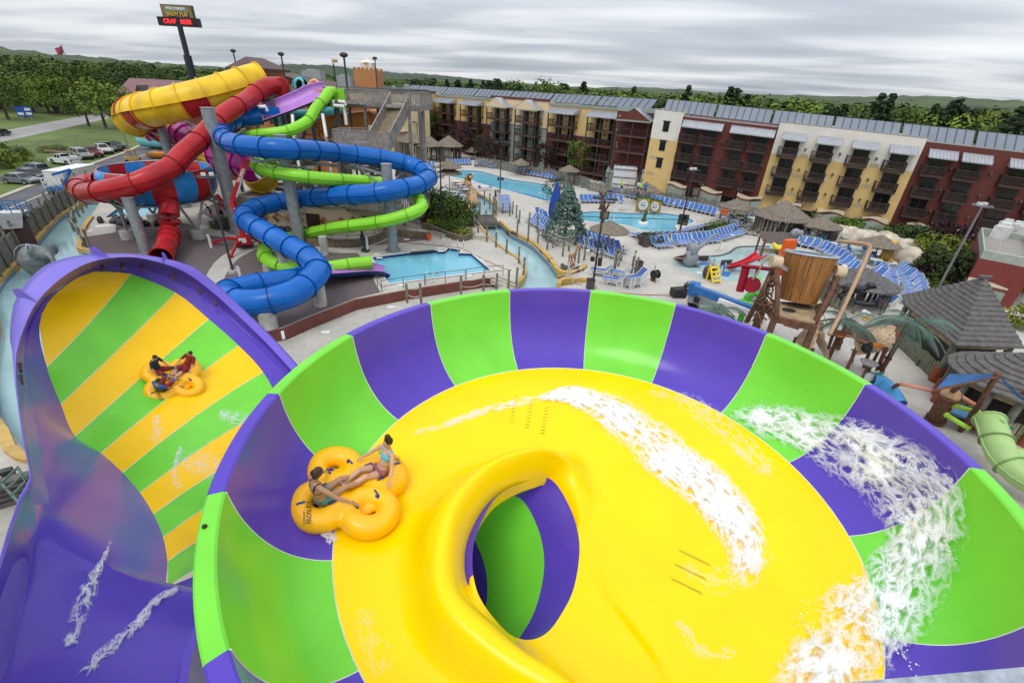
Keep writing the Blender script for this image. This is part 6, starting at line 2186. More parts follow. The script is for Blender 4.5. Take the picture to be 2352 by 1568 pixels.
bl=[('2b',1600,440,2.0,3.0,leafD,'dark shrub in the planter beside the lamp post'),('2b',1700,400,2.4,3.6,leafA,'tall green shrub behind the planter lamp post'),('2b',1760,470,2.5,3.2,leafA,'broad green shrub in the middle of the planter'),('2b',1860,500,2.2,3.4,leafA,'green shrub at the river end of the planter'),('2b',1820,560,1.6,1.6,leafA,'low green shrub under the river end shrub'),('2b',1655,520,1.3,1.2,leafY,'yellow shrub at the planter steps'),('2b',1590,500,1.0,1.1,leafP,'plum shrub at the corner of the planter'),('2b',1905,600,1.2,1.0,leafY,'yellow shrub at the tip of the planter'),('1b',2080,510,1.6,.8,leafD,'low shrub in the gravel island by the spider lift'),('3b',950,115,2.0,1.5,leafA,'shrub before the wrapped scaffold'),('3b',1020,128,1.8,1.4,leafB,'second shrub before the wrapped scaffold'),('3b',1320,205,1.2,.9,leafY,'yellow shrub at the fence by the tower block'),('3b',1425,220,1.2,.9,leafA,'low green shrub below the tower block'),('3b',1585,210,1.7,1.5,leafA,'green shrub under the red hotel block'),('3b',1570,240,1.3,1.0,leafD,'dark shrub under the red hotel block'),('3b',1690,235,2.2,1.9,leafY,'big yellow shrub under the red hotel block'),('3b',1760,265,1.3,1.0,leafA,'green shrub beside the big yellow shrub'),('3b',1800,285,1.2,.8,leafY,'small yellow shrub at the patio fence'),('3b',1990,305,1.8,1.2,leafD,'dark shrub before the patio doors'),('3b',2180,345,1.9,1.9,leafA,'round green shrub under the yellow hotel block'),('3b',2100,460,1.3,.9,leafD,'dark shrub behind the terrace tables'),('3b',1830,560,1.6,1.1,leafA,'green shrub between the two lounger rows'),('3b',1930,545,1.9,1.2,leafA,'second green shrub between the two lounger rows'),('3b',1270,665,1.5,1.3,leafD,'dark shrub beside the two bins'),('4b',400,455,1.9,1.9,leafA,'round green shrub under the white hotel block'),('4b',330,470,1.2,.8,leafY,'yellow shrub beside the bar hut fence'),('4b',700,520,2.0,1.5,leafB,'bright shrub under the yellow hotel wall'),('4b',780,535,1.6,1.4,leafA,'green shrub above the artificial rocks'),('4b',1050,570,1.6,1.0,leafA,'low shrub above the middle of the rocks'),('4b',1120,560,1.5,1.4,leafD,'dark shrub above the rocks'),('4b',1340,640,2.6,2.0,leafD,'wide dark shrub under the far red block'),('4b',1660,700,2.8,3.0,leafP,'big plum shrub beside the annex'),('4b',1390,740,1.2,1.4,leafY,'small yellow globe shrub on a dark stem'),('4b',1555,830,2.9,3.0,leafY,'big yellow green globe in the hedge bed'),('4b',1480,1000,1.9,1.6,leafP,'plum shrub in the hedge bed'),('4b',1500,1090,1.5,1.0,leafY,'yellow shrub at the edge of the hedge bed'),('4b',1800,930,1.9,2.0,leafP,'plum shrub below the annex wall'),('4b',1740,760,1.5,1.0,leafA,'green shrub under the plum shrub'),('4b',1760,845,1.2,.7,leafB,'low shrub at the foot of the annex'),('4b',2110,1030,2.7,2.6,leafY,'yellow green globe behind the bar hut'),('4b',2330,1080,1.7,1.6,leafP,'plum shrub behind the dark umbrellas'),('4b',2320,1420,1.8,1.6,leafY,'yellow shrub beside the bar hut roof'),('4b',1500,880,1.7,1.6,leafY,'yellow shrub beneath the big globe')]
for qq,x,y,r_,h_,m_,lab in bl:
 bush(Z(qq,x,y),r_,h_,lab,m_)
for qq,x,y,r_,h_,lab in(('4b',1400,980,1.5,3.8,'dark cone conifer at the edge of the hedge bed'),('4b',1640,1080,1.8,4.4,'tall dark cone conifer beside the steel lamp post'),('4b',1700,1060,1.6,4.0,'second dark cone conifer beside the steel lamp post'),('4b',1480,960,1.4,3.4,'green cone conifer behind the globe'),('4b',1830,1040,1.3,2.6,'small cone conifer behind the bar hut roof')):
 bush(Z(qq,x,y),r_*2,h_,lab,leafD,name='conifer_shrub')
for u,v,r_,h_ in((10,385,2.6,3.0),(40,372,2.4,2.6),(75,388,1.8,1.6),(-20,372,3,3.5),(110,350,1.5,1.2),(135,345,1.5,1.1)):
 bush(G(u,v),r_,h_,f'scrubby yellow green bush {["behind the dark sedans", "above the dark sedans", "beside the roof rails of the wagon", "at the field corner", "behind the ladder truck", "beside the ladder truck"][(10, 40, 75, -20, 110, 135).index(u)]}',leafB,'field bushes')
def far_wood(name,pts,n,hr,seed,mat,spread):
 rr=random.Random(seed)
 mb=MB()
 for _ in range(n):
  f=rr.random()*(len(pts)-1)
  i=int(f)
  p=V((*pts[i],0)).lerp(V((*pts[i+1],0)),f-i)+V((rr.uniform(-1,1)*spread,rr.uniform(-1,1)*spread,0))
  h=rr.uniform(*hr)
  w_=h*rr.uniform(.35,.5)
  k=26
  for j in range(k):
   d=V((rr.gauss(0,1),rr.gauss(0,1),abs(rr.gauss(.3,.8)))).normalized()
   q_=p+V((d.x*w_,d.y*w_,h*(.35+.65*d.z)))
   leaf_quad(mb,q_,d+V((0,-.2,.4)),h*rr.uniform(.10,.17),rr)
 return tag(link(name,mb.me(name,mat)),kind='stuff')
wood_far=M('far_wood_green',(.085,.13,.03),.85,.3,.05,col2=(.035,.06,.02),det=6,spec=.1)
far_wood('forest',[(-420,190),(-330,330),(-230,420),(-150,520)],900,(14,19),1,wood_far,70)
far_wood('forest',[(-120,420),(-20,330),(60,290),(160,230),(280,160),(420,60)],1100,(14,18),2,wood_far,45)
far_wood('forest',[(-150,520),(0,480),(160,420),(330,300),(500,120)],1000,(14,18),3,wood_far,80)
far_wood('forest',[(-900,700),(-500,900),(-100,1000),(300,900),(800,500)],1300,(13,19),4,wood_far,130)
def hills(name,az0,az1,d0,d1,prof,mat,n=90,m=10,rough=.12):
 mb=MB()
 rows=[]
 for j in range(m+1):
  f=j/m
  row=[]
  for i in range(n+1):
   g=i/n
   az=R(az0+(az1-az0)*g)
   d=d0+(d1-d0)*f
   x=g*(len(prof)-1)
   k=min(int(x),len(prof)-2)
   t_=x-k
   t_=t_*t_*(3-2*t_)
   h=prof[k]*(1-t_)+prof[k+1]*t_
   sh_=math.sin(min(1,f*1.35)*math.pi/2)
   h=h*sh_*(1+rough*noise.noise(V((g*60,f*6,az0))))+6*noise.noise(V((g*160,f*20,3)))*sh_
   row.append((d*math.sin(az),d*math.cos(az),h-1))
  rows.append(row)
 mb.grid(rows)
 return tag(link(name,mb.me(name,mat,True)),kind='structure')
hillG=M('wooded_hill',(.065,.10,.03),.95,.3,.012,1.0,.05,col2=(.022,.038,.014),det=10)
hillB=M('distant_hill',(.040,.065,.030),.95,.3,.006,.8,.03,col2=(.022,.036,.018),det=10)
hills('hills',-64,-24,800,1500,[52,54,46,38,32,28,26,22],hillG)
hills('hills',-30,2,2600,4200,[40,60,85,90,75,70,72,66,55,45,38],hillB)
hills('hills',-10,62,1500,2800,[30,38,34,45,40,46,60,55,62,58],hillG)
hills('hills',30,75,900,1600,[20,36,44,48,50,46],hillG)
struct(MB().sheet([[(-330,640),(-150,560),(-60,640),(-200,820)]],.02),'field',M('dry_field',(.20,.16,.085),.95,.2,.05))
#rafts and riders
vinyl=M('raft_vinyl',(.95,.47,.0),.36,.06,1.5,.02,3,coat=.1)
navyh=M('blue_handle',(.02,.035,.22),.5,.1,3)
ink=M('dark_print',(.05,.035,.02),.7)
def eval_mesh(me,name,mods):
 o=D.objects.new(name,me)
 COL.objects.link(o)
 for kind,props in mods:
  m=o.modifiers.new(kind,kind)
  for k_,v_ in props.items():
   setattr(m,k_,v_)
 dg=bpy.context.evaluated_depsgraph_get()
 out=D.meshes.new_from_object(o.evaluated_get(dg))
 D.objects.remove(o)
 out.name=name
 return out
def torus(mb,c,R_,r,n=28,m=12):
 rows=[]
 for i in range(n+1):
  a=2*math.pi*i/n
  rows.append([V((c[0]+(R_+r*math.cos(b))*math.cos(a),c[1]+(R_+r*math.cos(b))*math.sin(a),c[2]+r*math.sin(b)))for b in[2*math.pi*j/m for j in range(m)]])
 return mb.loft(rows,False)
LB=.65
mb=MB()
for a in range(4):
 torus(mb,(LB*math.cos(a*math.pi/2),LB*math.sin(a*math.pi/2),0),.37,.235)
mb.ell((0,0,-.05),(.7,.7,.17),20,8)
raft_me=eval_mesh(mb.me('tube',vinyl,weld=.0005),'tube',[('REMESH',dict(mode='VOXEL',voxel_size=.028)),('SMOOTH',dict(factor=.5,iterations=10))])
raft_me.materials.clear()
raft_me.materials.append(vinyl)
raft_me.polygons.foreach_set('use_smooth',[True]*len(raft_me.polygons))
def raft(mtx,label):
 t=thing('clover_raft',label,'raft')
 t.matrix_world=mtx
 o=link('tube',raft_me)
 o.parent=t
 for k in range(8):
  a=math.pi/4+(k//2)*math.pi/2+(.34 if k%2 else-.34)
  r_=.55
  p=V((r_*math.cos(a),r_*math.sin(a),.175))
  d=V((-math.sin(a),math.cos(a),0))if True else V()
  mb=MB().ell(p,(.12,.055,.03),10,4,Matrix.Rotation(a+math.pi/2*0+.5*(1 if k%2 else-1),3,'Z'))
  dd=Matrix.Rotation(a+.5*(1 if k%2 else-1),3,'Z')@V((1,0,0))
  mb.tube([p-dd*.09,p-dd*.07+V((0,0,.055)),p+dd*.07+V((0,0,.055)),p+dd*.09],.02,6)
  part(mb,'handle',navyh,t,True)
 mat_=MB()
 for k in range(4):
  mat_.tube([V(((.28-k*.065)*math.cos(a)*1.25,(.28-k*.065)*math.sin(a),.11-.004*k))for a in[j*math.pi/10 for j in range(21)]],.016,5)
 part(mat_,'floor_ridge',vinyl,t,True)
 for a,s in((math.pi,1),(0,-1)):
  me=text_mesh('PROSLIDE',.12,ink,.002,'printed_name')
  o=link('printed_name',me)
  o.parent=t
  o.matrix_local=Matrix.Translation((.98*math.cos(a),-.2*s,.238))@Matrix.Rotation(math.pi/2*s+(-.45*s),4,'Z')@Matrix.Rotation(.0,4,'X')
  me=text_mesh('TECHNOLOGY INC.',.045,ink,.002,'printed_name')
  o=link('printed_name',me)
  o.parent=t
  o.matrix_local=Matrix.Translation((1.08*math.cos(a),-.22*s,.226))@Matrix.Rotation(math.pi/2*s+(-.45*s),4,'Z')@Matrix.Rotation(-.2,4,'X')
  me=MB().box((.98*math.cos(a),.06*s,.238),(.09,.045,.004)).box((1.04*math.cos(a),.08*s,.232),(.09,.045,.004))
  part(me,'printed_mark',navyh,t)
 for y in(.30,-.30):
  me=text_mesh('DO NOT STEP HERE',.05,M('faded_print',(.55,.42,.22),.7),.002,'printed_warning')
  o=link('printed_warning',me)
  o.parent=t
  o.location=(0,y,.155)
 return t
def raft_frame(pc,pa,pb,n,lift):
 """frame from the photo points of the raft's middle and of two opposite lobes, lying along the normal n"""
 c,_=hit(*pc)
 n=V(n).normalized()
 c=c+n*lift
 def onp(uv,h=0):
  r_=ray(*uv)
  t=(c+n*h-V((0,0,H))).dot(n)/r_.dot(n)
  return V((0,0,H))+r_*t
 cc=onp(pc)
 x=(onp(pa)-onp(pb)).normalized()
 m=Matrix((x,n.cross(x),n)).transposed().to_4x4()
 m.translation=cc
 return m,(lambda u,v,h:m.inverted()@onp((u,v),h))
p1_,n1=hit(770,1120)
p2_,n2=hit(850,1130)
nr=(n1*.30+n2*.7+V((0,0,.25))).normalized()
M1,L1=raft_frame((808,1124),(893,1080),(728,1160),nr,.23)
h2=hit(399,872)
M2,L2=raft_frame((399,872),(433,846),(372,900),h2[1]+(V((0,0,H))-h2[0]).normalized()*.5,.26)
raft(M1,'yellow clover raft carrying two women in bikinis over the bowl edge')
raft(M2,'yellow clover raft carrying three men across the striped wall')
skin_a=M('light_skin',(.56,.33,.22),.5,.06,6)
skin_b=M('tanned_skin',(.42,.225,.135),.5,.06,6)
hair_d=M('dark_hair',(.018,.010,.007),.45,.4,30)
hair_b=M('brown_hair',(.045,.02,.012),.45,.4,30)
def person(mtx,label,J,skin,hair,bun=None,clothes=(),vox=.014,sc=1.0,fingers=True,group=None):
 """J: joints in the local frame; one remeshed body, clothes lifted off it, hair, eyes and mouth"""
 t=thing('person',label,'person')
 t.matrix_world=mtx
 if group:
  t['group']=group
 J={k_:V(v_)for k_,v_ in J.items()}
 mb=MB()
 def limb(a,b_,ra,rb):
  mb.tube([a,a.lerp(b_,.3),a.lerp(b_,.7),b_],[ra*.98,ra*1.06,(ra+2*rb)/3,rb],10)
  mb.ell(a,ra,8,6)
  mb.ell(b_,rb,8,6)
 pel,che,nek,hd=J['pelvis'],J['chest'],J['neck'],J['head']
 up=(che-pel).normalized()
 side=(J['shl']-J['shr']).normalized()
 fw=J.get('face',None)
 fwd=side.cross(up).normalized()if fw is None else V(fw).normalized()
 def fr(u_,s_):
  s2=(s_-u_*s_.dot(u_)).normalized()
  return Matrix((s2,u_.cross(s2),u_)).transposed()
 rot=fr(up,side)
 bel=pel.lerp(che,.5)
 mb.ell(pel,(.165*sc,.125*sc,.13*sc),12,8,rot)
 mb.ell(bel,(.125*sc,.10*sc,.17*sc),12,8,rot)
 mb.ell(che,(.155*sc,.11*sc,.16*sc),12,8,rot)
 limb(che+up*.08,J['shl'],.07*sc,.056*sc)
 limb(che+up*.08,J['shr'],.07*sc,.056*sc)
 limb(che+up*.1,nek,.075*sc,.048*sc)
 hu=(hd-nek).normalized()
 limb(nek,nek.lerp(hd,.6),.048*sc,.05*sc)
 look=V(J['look']).normalized()if 'look' in J else fwd
 hs=look.cross(hu).normalized()
 hrot=Matrix((hs,look,hs.cross(look))).transposed()
 mb.ell(hd,(.075,.098,.115),14,10,hrot)
 mb.ell(hd+hrot@V((0,.035,-.06)),(.052,.055,.055),10,8,hrot)
 mb.ell(hd+hrot@V((0,.10,-.012)),(.013,.02,.024),6,5,hrot)
 for s_ in(-1,1):
  mb.ell(hd+hrot@V((s_*.078,-.005,-.01)),(.012,.022,.032),6,5,hrot)
 for k_ in 'lr':
  limb(J['sh'+k_],J['el'+k_],.052*sc,.040*sc)
  limb(J['el'+k_],J['wr'+k_],.040*sc,.027*sc)
  limb(J['hi'+k_],J['kn'+k_],.088*sc,.058*sc)
  limb(J['kn'+k_],J['an'+k_],.058*sc,.036*sc)
  limb(J['an'+k_],J['to'+k_],.038*sc,.026*sc)
  mb.ell(J['hi'+k_],.10*sc,8,6)
  f=J['wr'+k_]
  d=(f-J['el'+k_]).normalized()
  h_=J.get('ha'+k_)
  d=(h_-f).normalized()if h_ is not None else d
  sd=d.cross(V((0,0,1))).normalized()
  mb.ell(f+d*.045,(.036,.018,.052),8,6,fr(d,sd))
  if fingers:
   nn=sd.cross(d)
   nn=-nn if nn.z>0 else nn
   for q_ in range(4):
    b0=f+d*.085+sd*(.027-.018*q_)
    ln=(.035,.042,.039,.03)[q_]
    b1=b0+d*ln+nn*.006
    b2=b1+d*ln*.35+nn*ln*.8
    mb.tube([f+d*.05+sd*(.027-.018*q_),b0,b1,b2],[.0105,.0105,.010,.0085],6)
   sg=1 if k_=='l' else-1
   mb.tube([f+d*.02+sd*sg*.03,f+d*.05+sd*sg*.05+nn*.02,f+d*.08+sd*sg*.045+nn*.045],[.013,.012,.009],6)
 me=eval_mesh(mb.me('body',skin),'body',[('REMESH',dict(mode='VOXEL',voxel_size=vox)),('SMOOTH',dict(factor=.5,iterations=3))])
 me.materials.clear()
 me.materials.append(skin)
 me.polygons.foreach_set('use_smooth',[True]*len(me.polygons))
 b_=link('body',me)
 b_.parent=t
 for nm,mt,fn,off in clothes:
  cb=MB()
  ids={}
  nrm=[v.normal.copy()for v in me.vertices]
  for f in me.polygons:
   if fn(V(f.center),pel,che,up,side,fwd,J):
    q_=[]
    for i in f.vertices:
     if i not in ids:
      ids[i]=len(cb.v)
      cb.v.append(me.vertices[i].co+nrm[i]*off)
     q_.append(ids[i])
    cb.f.append(tuple(q_))
    cb.m.append(0)
  if cb.f:
   o=part(cb,nm,mt,t,True)
   sm_=o.modifiers.new('thickness','SOLIDIFY')
   sm_.thickness=.006
 hb=MB().ell(hd+hrot@V((0,-.022,.026)),(.086,.098,.108),14,10,hrot)
 if bun=='top':
  hb.ell(hd+hrot@V((0,-.03,.16)),(.062,.062,.055),10,8,hrot)
  hb.ell(hd+hrot@V((.03,-.06,.14)),(.04,.04,.05),8,6,hrot)
 elif bun=='back':
  hb.ell(hd+hrot@V((0,-.10,.05)),(.075,.065,.07),10,8,hrot)
  hb.ell(hd+hrot@V((0,-.07,-.05)),(.07,.05,.06),8,6,hrot)
  hb.ell(hd+hrot@V((.03,-.12,.1)),(.05,.05,.05),8,6,hrot)
 hm=eval_mesh(hb.me('hair',hair),'hair',[('REMESH',dict(mode='VOXEL',voxel_size=max(.01,vox*.7)))])
 hm.materials.clear()
 hm.materials.append(hair)
 hm.polygons.foreach_set('use_smooth',[True]*len(hm.polygons))
 for v in hm.vertices:
  v.co+=V(v.normal)*(.008*noise.noise(V(v.co)*40))
 o=link('hair',hm)
 o.parent=t
 if vox<.02:
  for s_ in(-1,1):
   part(MB().ell(hd+hrot@V((s_*.03,.088,.012)),(.012,.008,.007),6,4,hrot),'eye',blackm,t)
  part(MB().ell(hd+hrot@V((0,.088,-.052)),(.022,.01,.007),8,4,hrot),'mouth',M('lip_red',(.35,.08,.07),.4),t)
 return t
def rad(p,a,b_):
 d=b_-a
 f=max(0,min(1,(p-a).dot(d)/d.length_squared))
 return(p-(a+d*f)).length,f
def torso_h(p,pel,up):
 return(p-pel).dot(up)
def near_arm(p,J):
 return any(rad(p,J['sh'+k_].lerp(J['el'+k_],.12),J['el'+k_])[0]<.075 or rad(p,J['el'+k_],J['wr'+k_])[0]<.09 for k_ in 'lr')
def bra(p,pel,che,up,side,fwd,J):
 h_=torso_h(p,che,up)
 f=(p-che).dot(fwd)
 s_=abs((p-che).dot(side))
 cup=f>.02 and-.09<h_<.045-max(0,s_-.05)*.3 and s_<.15
 band_=-.085<h_<-.055
 straps=.02<h_<.2 and abs(s_-.085)<.014
 return(cup or band_ or straps)and not near_arm(p,J)and s_<.19
def brief(p,pel,che,up,side,fwd,J):
 h_=torso_h(p,pel,up)
 q_=min(rad(p,J['hi'+k_].lerp(J['kn'+k_],.18),J['kn'+k_])[0]for k_ in 'lr')
 return-.2<h_<.075 and q_>.085 and not near_arm(p,J)and(p-pel).length<.26
def shirt(p,pel,che,up,side,fwd,J):
 h_=torso_h(p,pel,up)
 arm=any(rad(p,J['sh'+k_],J['el'+k_])[0]<.09 and rad(p,J['sh'+k_],J['el'+k_])[1]<.6 for k_ in 'lr')
 lim=(J['neck']-pel).dot(up)-.015
 lower=any(rad(p,J['el'+k_],J['wr'+k_])[0]<.075 for k_ in 'lr')
 return(arm or(.03<h_<lim))and not lower and(p-J['head']).length>.15
def trunks(p,pel,che,up,side,fwd,J):
 h_=torso_h(p,pel,up)
 th=any(rad(p,J['hi'+k_],J['kn'+k_])[0]<.115 and rad(p,J['hi'+k_],J['kn'+k_])[1]<.82 for k_ in 'lr')
 shin=any(rad(p,J['kn'+k_].lerp(J['an'+k_],.2),J['an'+k_])[0]<.07 for k_ in 'lr')
 return(th or((p-pel).length<.2 and h_<.05))and not near_arm(p,J)and not shin
def sit(s,hl,hr_,lean=.14,cross=0,look=(0,0,-.15),cx=.66,spread=.09,kz=.33,ax=-.16,hh=1.0):
 """rider on the lobe at +x (s=0) turned by the angle s about the raft's middle, legs towards the middle; hl / hr_ = hands (already local)"""
 rz=Matrix.Rotation(s,3,'Z')
 J=dict(pelvis=(cx,0,.20),chest=(cx+lean,0,.56*hh),neck=(cx+lean+.02,0,.74*hh),head=(cx+lean-.03,0,.92*hh),shl=(cx+lean,-.175,.675*hh),shr=(cx+lean,.175,.675*hh),hil=(cx-.06,-.10,.19),hir=(cx-.06,.10,.19),knl=(cx-.45,-spread-.02,kz),knr=(cx-.45,spread+.02,kz),anl=(ax,-.07+cross,.20),anr=(ax-.02,.08-cross,.21),tol=(ax-.09,-.08+cross,.36),tor=(ax-.11,.09-cross,.37))
 J={k_:rz@V(v_)for k_,v_ in J.items()}
 J['look']=rz@V((-1,look[1],look[2]))
 for k_,h_ in(('l',hl),('r',hr_)):
  h_=V(h_)
  sh_=J['sh'+k_]
  w_=h_+(sh_-h_).normalized()*.10
  e=(sh_+w_)/2+V((0,0,-.06))+(sh_-J['chest']).normalized()*.04
  J['el'+k_],J['wr'+k_],J['ha'+k_]=e,w_,h_
 return J
stripe_fab=M('striped_fabric',(.35,.12,.12),.8,.5,22)
aqua=M('aqua_fabric',(.10,.52,.66),.7,.1,6)
blk=M('black_fabric',(.012,.012,.014),.7)
mint=M('mint_black_fabric',(.10,.22,.19),.7,.5,9)
redc=M('red_cotton',(.24,.012,.016),.8,.15,6)
bluec=M('blue_jersey',(.015,.10,.36),.7,.2,5)
navyc=M('navy_cotton',(.02,.026,.045),.8,.2,6)
person(M1,'woman in an aqua bikini top and striped bottoms holding the raft handles',sit(0,L1(893,1117,.30),L1(822,1055,.30),.10,.02,(0,.15,-.35)),skin_a,hair_d,'top',[('bikini_top',aqua,bra,.006),('bikini_bottom',stripe_fab,brief,.006)])
person(M1,'woman with a brown hair knot and black bikini seen from behind',sit(math.pi,L1(752,1080,.30),L1(824,1160,.30),.10,-.03,(0,-.3,-.1)),skin_b,hair_b,'back',[('bikini_top',blk,bra,.006),('bikini_bottom',mint,brief,.006)])
mh=lambda a,r_=.55:V((r_*math.cos(a),r_*math.sin(a),.26))
person(M2,'man in a red shirt and red swim shorts lying back on the raft',sit(0,mh(-.62),mh(.62),.24,.03,(0,0,-.3)),skin_a,hair_d,None,[('shirt',redc,shirt,.012),('swim_shorts',redc,trunks,.014)],.022)
person(M2,'man in a navy shirt and red shorts with bent knees on the raft',sit(math.pi/2,mh(.95),mh(2.2),.16,.05,(0,.3,-.4),spread=.2,kz=.46),skin_a,hair_d,None,[('shirt',navyc,shirt,.012),('swim_shorts',redc,trunks,.014)],.022)
person(M2,'man in a blue sports jersey and dark red shorts on the raft',sit(math.pi,mh(math.pi-.62),mh(math.pi+.62),.18,.04,(0,0,-.4),spread=.18,kz=.42),skin_b,hair_d,None,[('shirt',bluec,shirt,.012),('swim_shorts',redc,trunks,.014)],.022)
def stand(lean=0.0,stride=.0,arms=0.0):
 return dict(pelvis=(0,0,.93),chest=(0,lean*.5,1.27),neck=(0,lean*.8,1.46),head=(0,lean,1.62),shl=(.18,lean*.6,1.40),shr=(-.18,lean*.6,1.40),ell=(.24,.05+arms+lean*.5,1.13),elr=(-.24,-.02+arms+lean*.5,1.13),wrl=(.22,.16+arms*2+lean,.93+arms),wrr=(-.22,.02+arms*2+lean,.92+arms),hil=(.09,0,.9),hir=(-.09,0,.9),knl=(.10,stride+.03,.49),knr=(-.10,-stride+.05,.49),anl=(.10,stride*1.2-.02,.07),anr=(-.10,-stride*2.0,.08+abs(stride)*.3),tol=(.11,stride*1.2+.17,.03),tor=(-.11,-stride*2+.15,.04),look=(0,1,-.1))
hivis=M('hi_vis_yellow',(.45,.75,.03),.7)
denim=M('denim',(.04,.06,.12),.8)
greyc=M('grey_cotton',(.09,.09,.10),.8)
whitec=M('white_cotton',(.6,.6,.6),.8)
def walker(p,az,label,top,bot,skin,sc=1.0,**kw):
 person(Matrix.Translation(p)@Matrix.Rotation(az,4,'Z')@Matrix.Scale(sc,4),label,stand(**kw),skin,hair_d,None,[('shirt',top,shirt,.012),('trousers',bot,trunks,.014)],.035,1.0,False)
walker(Z('2b',1368,541),-1.9,'person in grey walking up the ramp behind the lime slide',greyc,denim,skin_b,1.05,stride=.2)
walker(c.p(.9,1.0,2.9)if False else Z('3a',1000,1310,3.2),2.6,'worker in a yellow vest stooping on the scaffold deck',hivis,denim,skin_a,1.1,lean=.25,arms=.1)
walker(Z('3a',1180,1330,3.2),1.0,'second worker in a yellow vest beside the tower block',hivis,denim,skin_a,1.1,lean=.3,arms=.1)
walker(Z('3a',1150,1320,3.2),.3,'worker in a pale shirt on the scaffold deck',whitec,denim,skin_b,1.1)
walker(Z('3a',1213,1335,3.2),-.6,'worker in blue at the corner of the scaffold deck',bluec,denim,skin_b,1.1)
walker(Z('3a',845,1260,3.4),-.6,'worker in dark clothes inside the white wrapping',navyc,denim,skin_b,1.1)
walker(Z('1b',1950,430),1.8,'worker in dark clothes bending beside the spider lift',navyc,denim,skin_b,1.0,lean=.4,arms=.2)
walker(w.p(52.5,-.6,4.25),math.pi-.4,'guest in white on the lower hotel balcony',whitec,whitec,skin_a,1.05)
walker(w.p(51.6,-.7,4.25),math.pi,'guest in black leaning on the lower hotel balcony',blk,denim,skin_a,1.05,lean=.1)
#splash house with the tipping bucket
plank_m=M('honey_plank',(.36,.155,.035),.6,.45,1.2,.25,8,col2=(.17,.065,.015),det=9)
nt,N,L,b=nodes(plank_m)
mp=N.new('ShaderNodeMapping')
mp.inputs['Scale'].default_value=(3.2,3.2,.35)
tcn=next(n for n in N if n.type=='TEX_COORD')
nzn=[n for n in N if n.type=='TEX_NOISE'][0]
L.new(tcn.outputs['Object'],mp.inputs[0])
L.new(mp.outputs[0],nzn.inputs['Vector'])
nzn.inputs['Distortion'].default_value=1.6
pdeck_m=M('pale_plank',(.36,.26,.15),.8,.3,3)
logm=M('brown_log',(.13,.055,.03),.8,.4,4,.4,14)
pipe_tan=M('tan_pipe',(.40,.255,.14),.5,.15,3)
redp=FG('ruby_plastic',(.30,.008,.03),.3)
reds=FG('red_plastic',(.50,.01,.02),.25)
lime_p=FG('lime_pipe',(.30,.50,.05),.35)
salm=FG('salmon_pipe',(.55,.22,.14),.4)
bk=thing('tipping_bucket_tower','tall splash tower with a wooden plank bucket tilted over a slatted deck','play tower',(18,27,0),world=True)
bt,bb=AR(1864,583,35.6),AR(1831,690,35.9)
axb=(bt-bb).normalized()
hb=(bt-bb).length
rt_o,rb_o=1.5,1.12
xb=V((0,0,1)).cross(axb).normalized()if abs(axb.z)<.99 else V((1,0,0))
yb=axb.cross(xb)
for k in range(14):
 a0,a1=k*2*math.pi/14+.012,(k+1)*2*math.pi/14-.012
 rows=[]
 for f in(0,.25,.5,.75,1):
  r_=rb_o+(rt_o-rb_o)*f
  c_=bb+axb*hb*f
  row=[]
  for rr in(r_,r_-.09):
   aa=(a0,(a0+a1)/2,a1)
   row+=[c_+(xb*math.cos(a)+yb*math.sin(a))*rr for a in(aa if rr==r_ else aa[::-1])]
  rows.append(row)
 part(MB().loft(rows),'bucket_plank',plank_m,bk,30)
part(MB().loft([MB().ring(bb+axb*.1,axb,rb_o-.05,24),MB().ring(bt+axb*.02,axb,rt_o-.1,24)],False),'bucket_lining',M('grey_lining',(.07,.085,.10),.5),bk,True)
part(MB().cyl(bb+axb*.1,bb+axb*.16,rb_o-.05,n=24),'bucket_bottom',M('grey_lining',(.07,.085,.10),.5),bk)
rim=MB()
for r_,z in((rt_o-.1,0),(rt_o+.03,0)):
 pass
rings=[MB().ring(bt+axb*dz,axb,r_,28)for r_,dz in((rt_o-.12,-.02),(rt_o-.12,.06),(rt_o+.05,.06),(rt_o+.05,-.06))]
part(rim.loft(rings,False),'bucket_rim',M('pale_blue_rim',(.42,.47,.55),.4),bk)
dk=[AR(*p)for p in[(1745,693,35.3),(1886,700,33.6),(1876,743,32.6),(1788,718,33.4)]]
zd_=4.75
dc=[G(1760,690,zd_),G(1885,698,zd_),G(1872,742,zd_),G(1782,722,zd_)]
for k in range(16):
 f0,f1=k/16,(k+.88)/16
 q4=[dc[0].lerp(dc[3],f0),dc[1].lerp(dc[2],f0),dc[1].lerp(dc[2],f1),dc[0].lerp(dc[3],f1)]
 part(MB().prism(poly_ok([P2(p)for p in q4]),zd_-.12,zd_),'deck_board',pdeck_m,bk)
for a,b_ in((dc[2],dc[3]),(dc[1],dc[2]),(dc[0],dc[3]),(dc[0],dc[1])):
 part(MB().bar(a-V((0,0,.3)),b_-V((0,0,.3)),.25,.4),'deck_beam',logm,bk)
for p in dc:
 part(MB().cyl((p.x,p.y,-.8),(p.x,p.y,zd_-.1),.2,n=10),'leg',logm,bk,40)
part(MB().ell(G(1812,712,zd_+.03),(.45,.35,.04),12,5),'drain_cap',blackm,bk)
hubL,hubR=AY(1782,602,28.6),AY(1927,624,28.0)
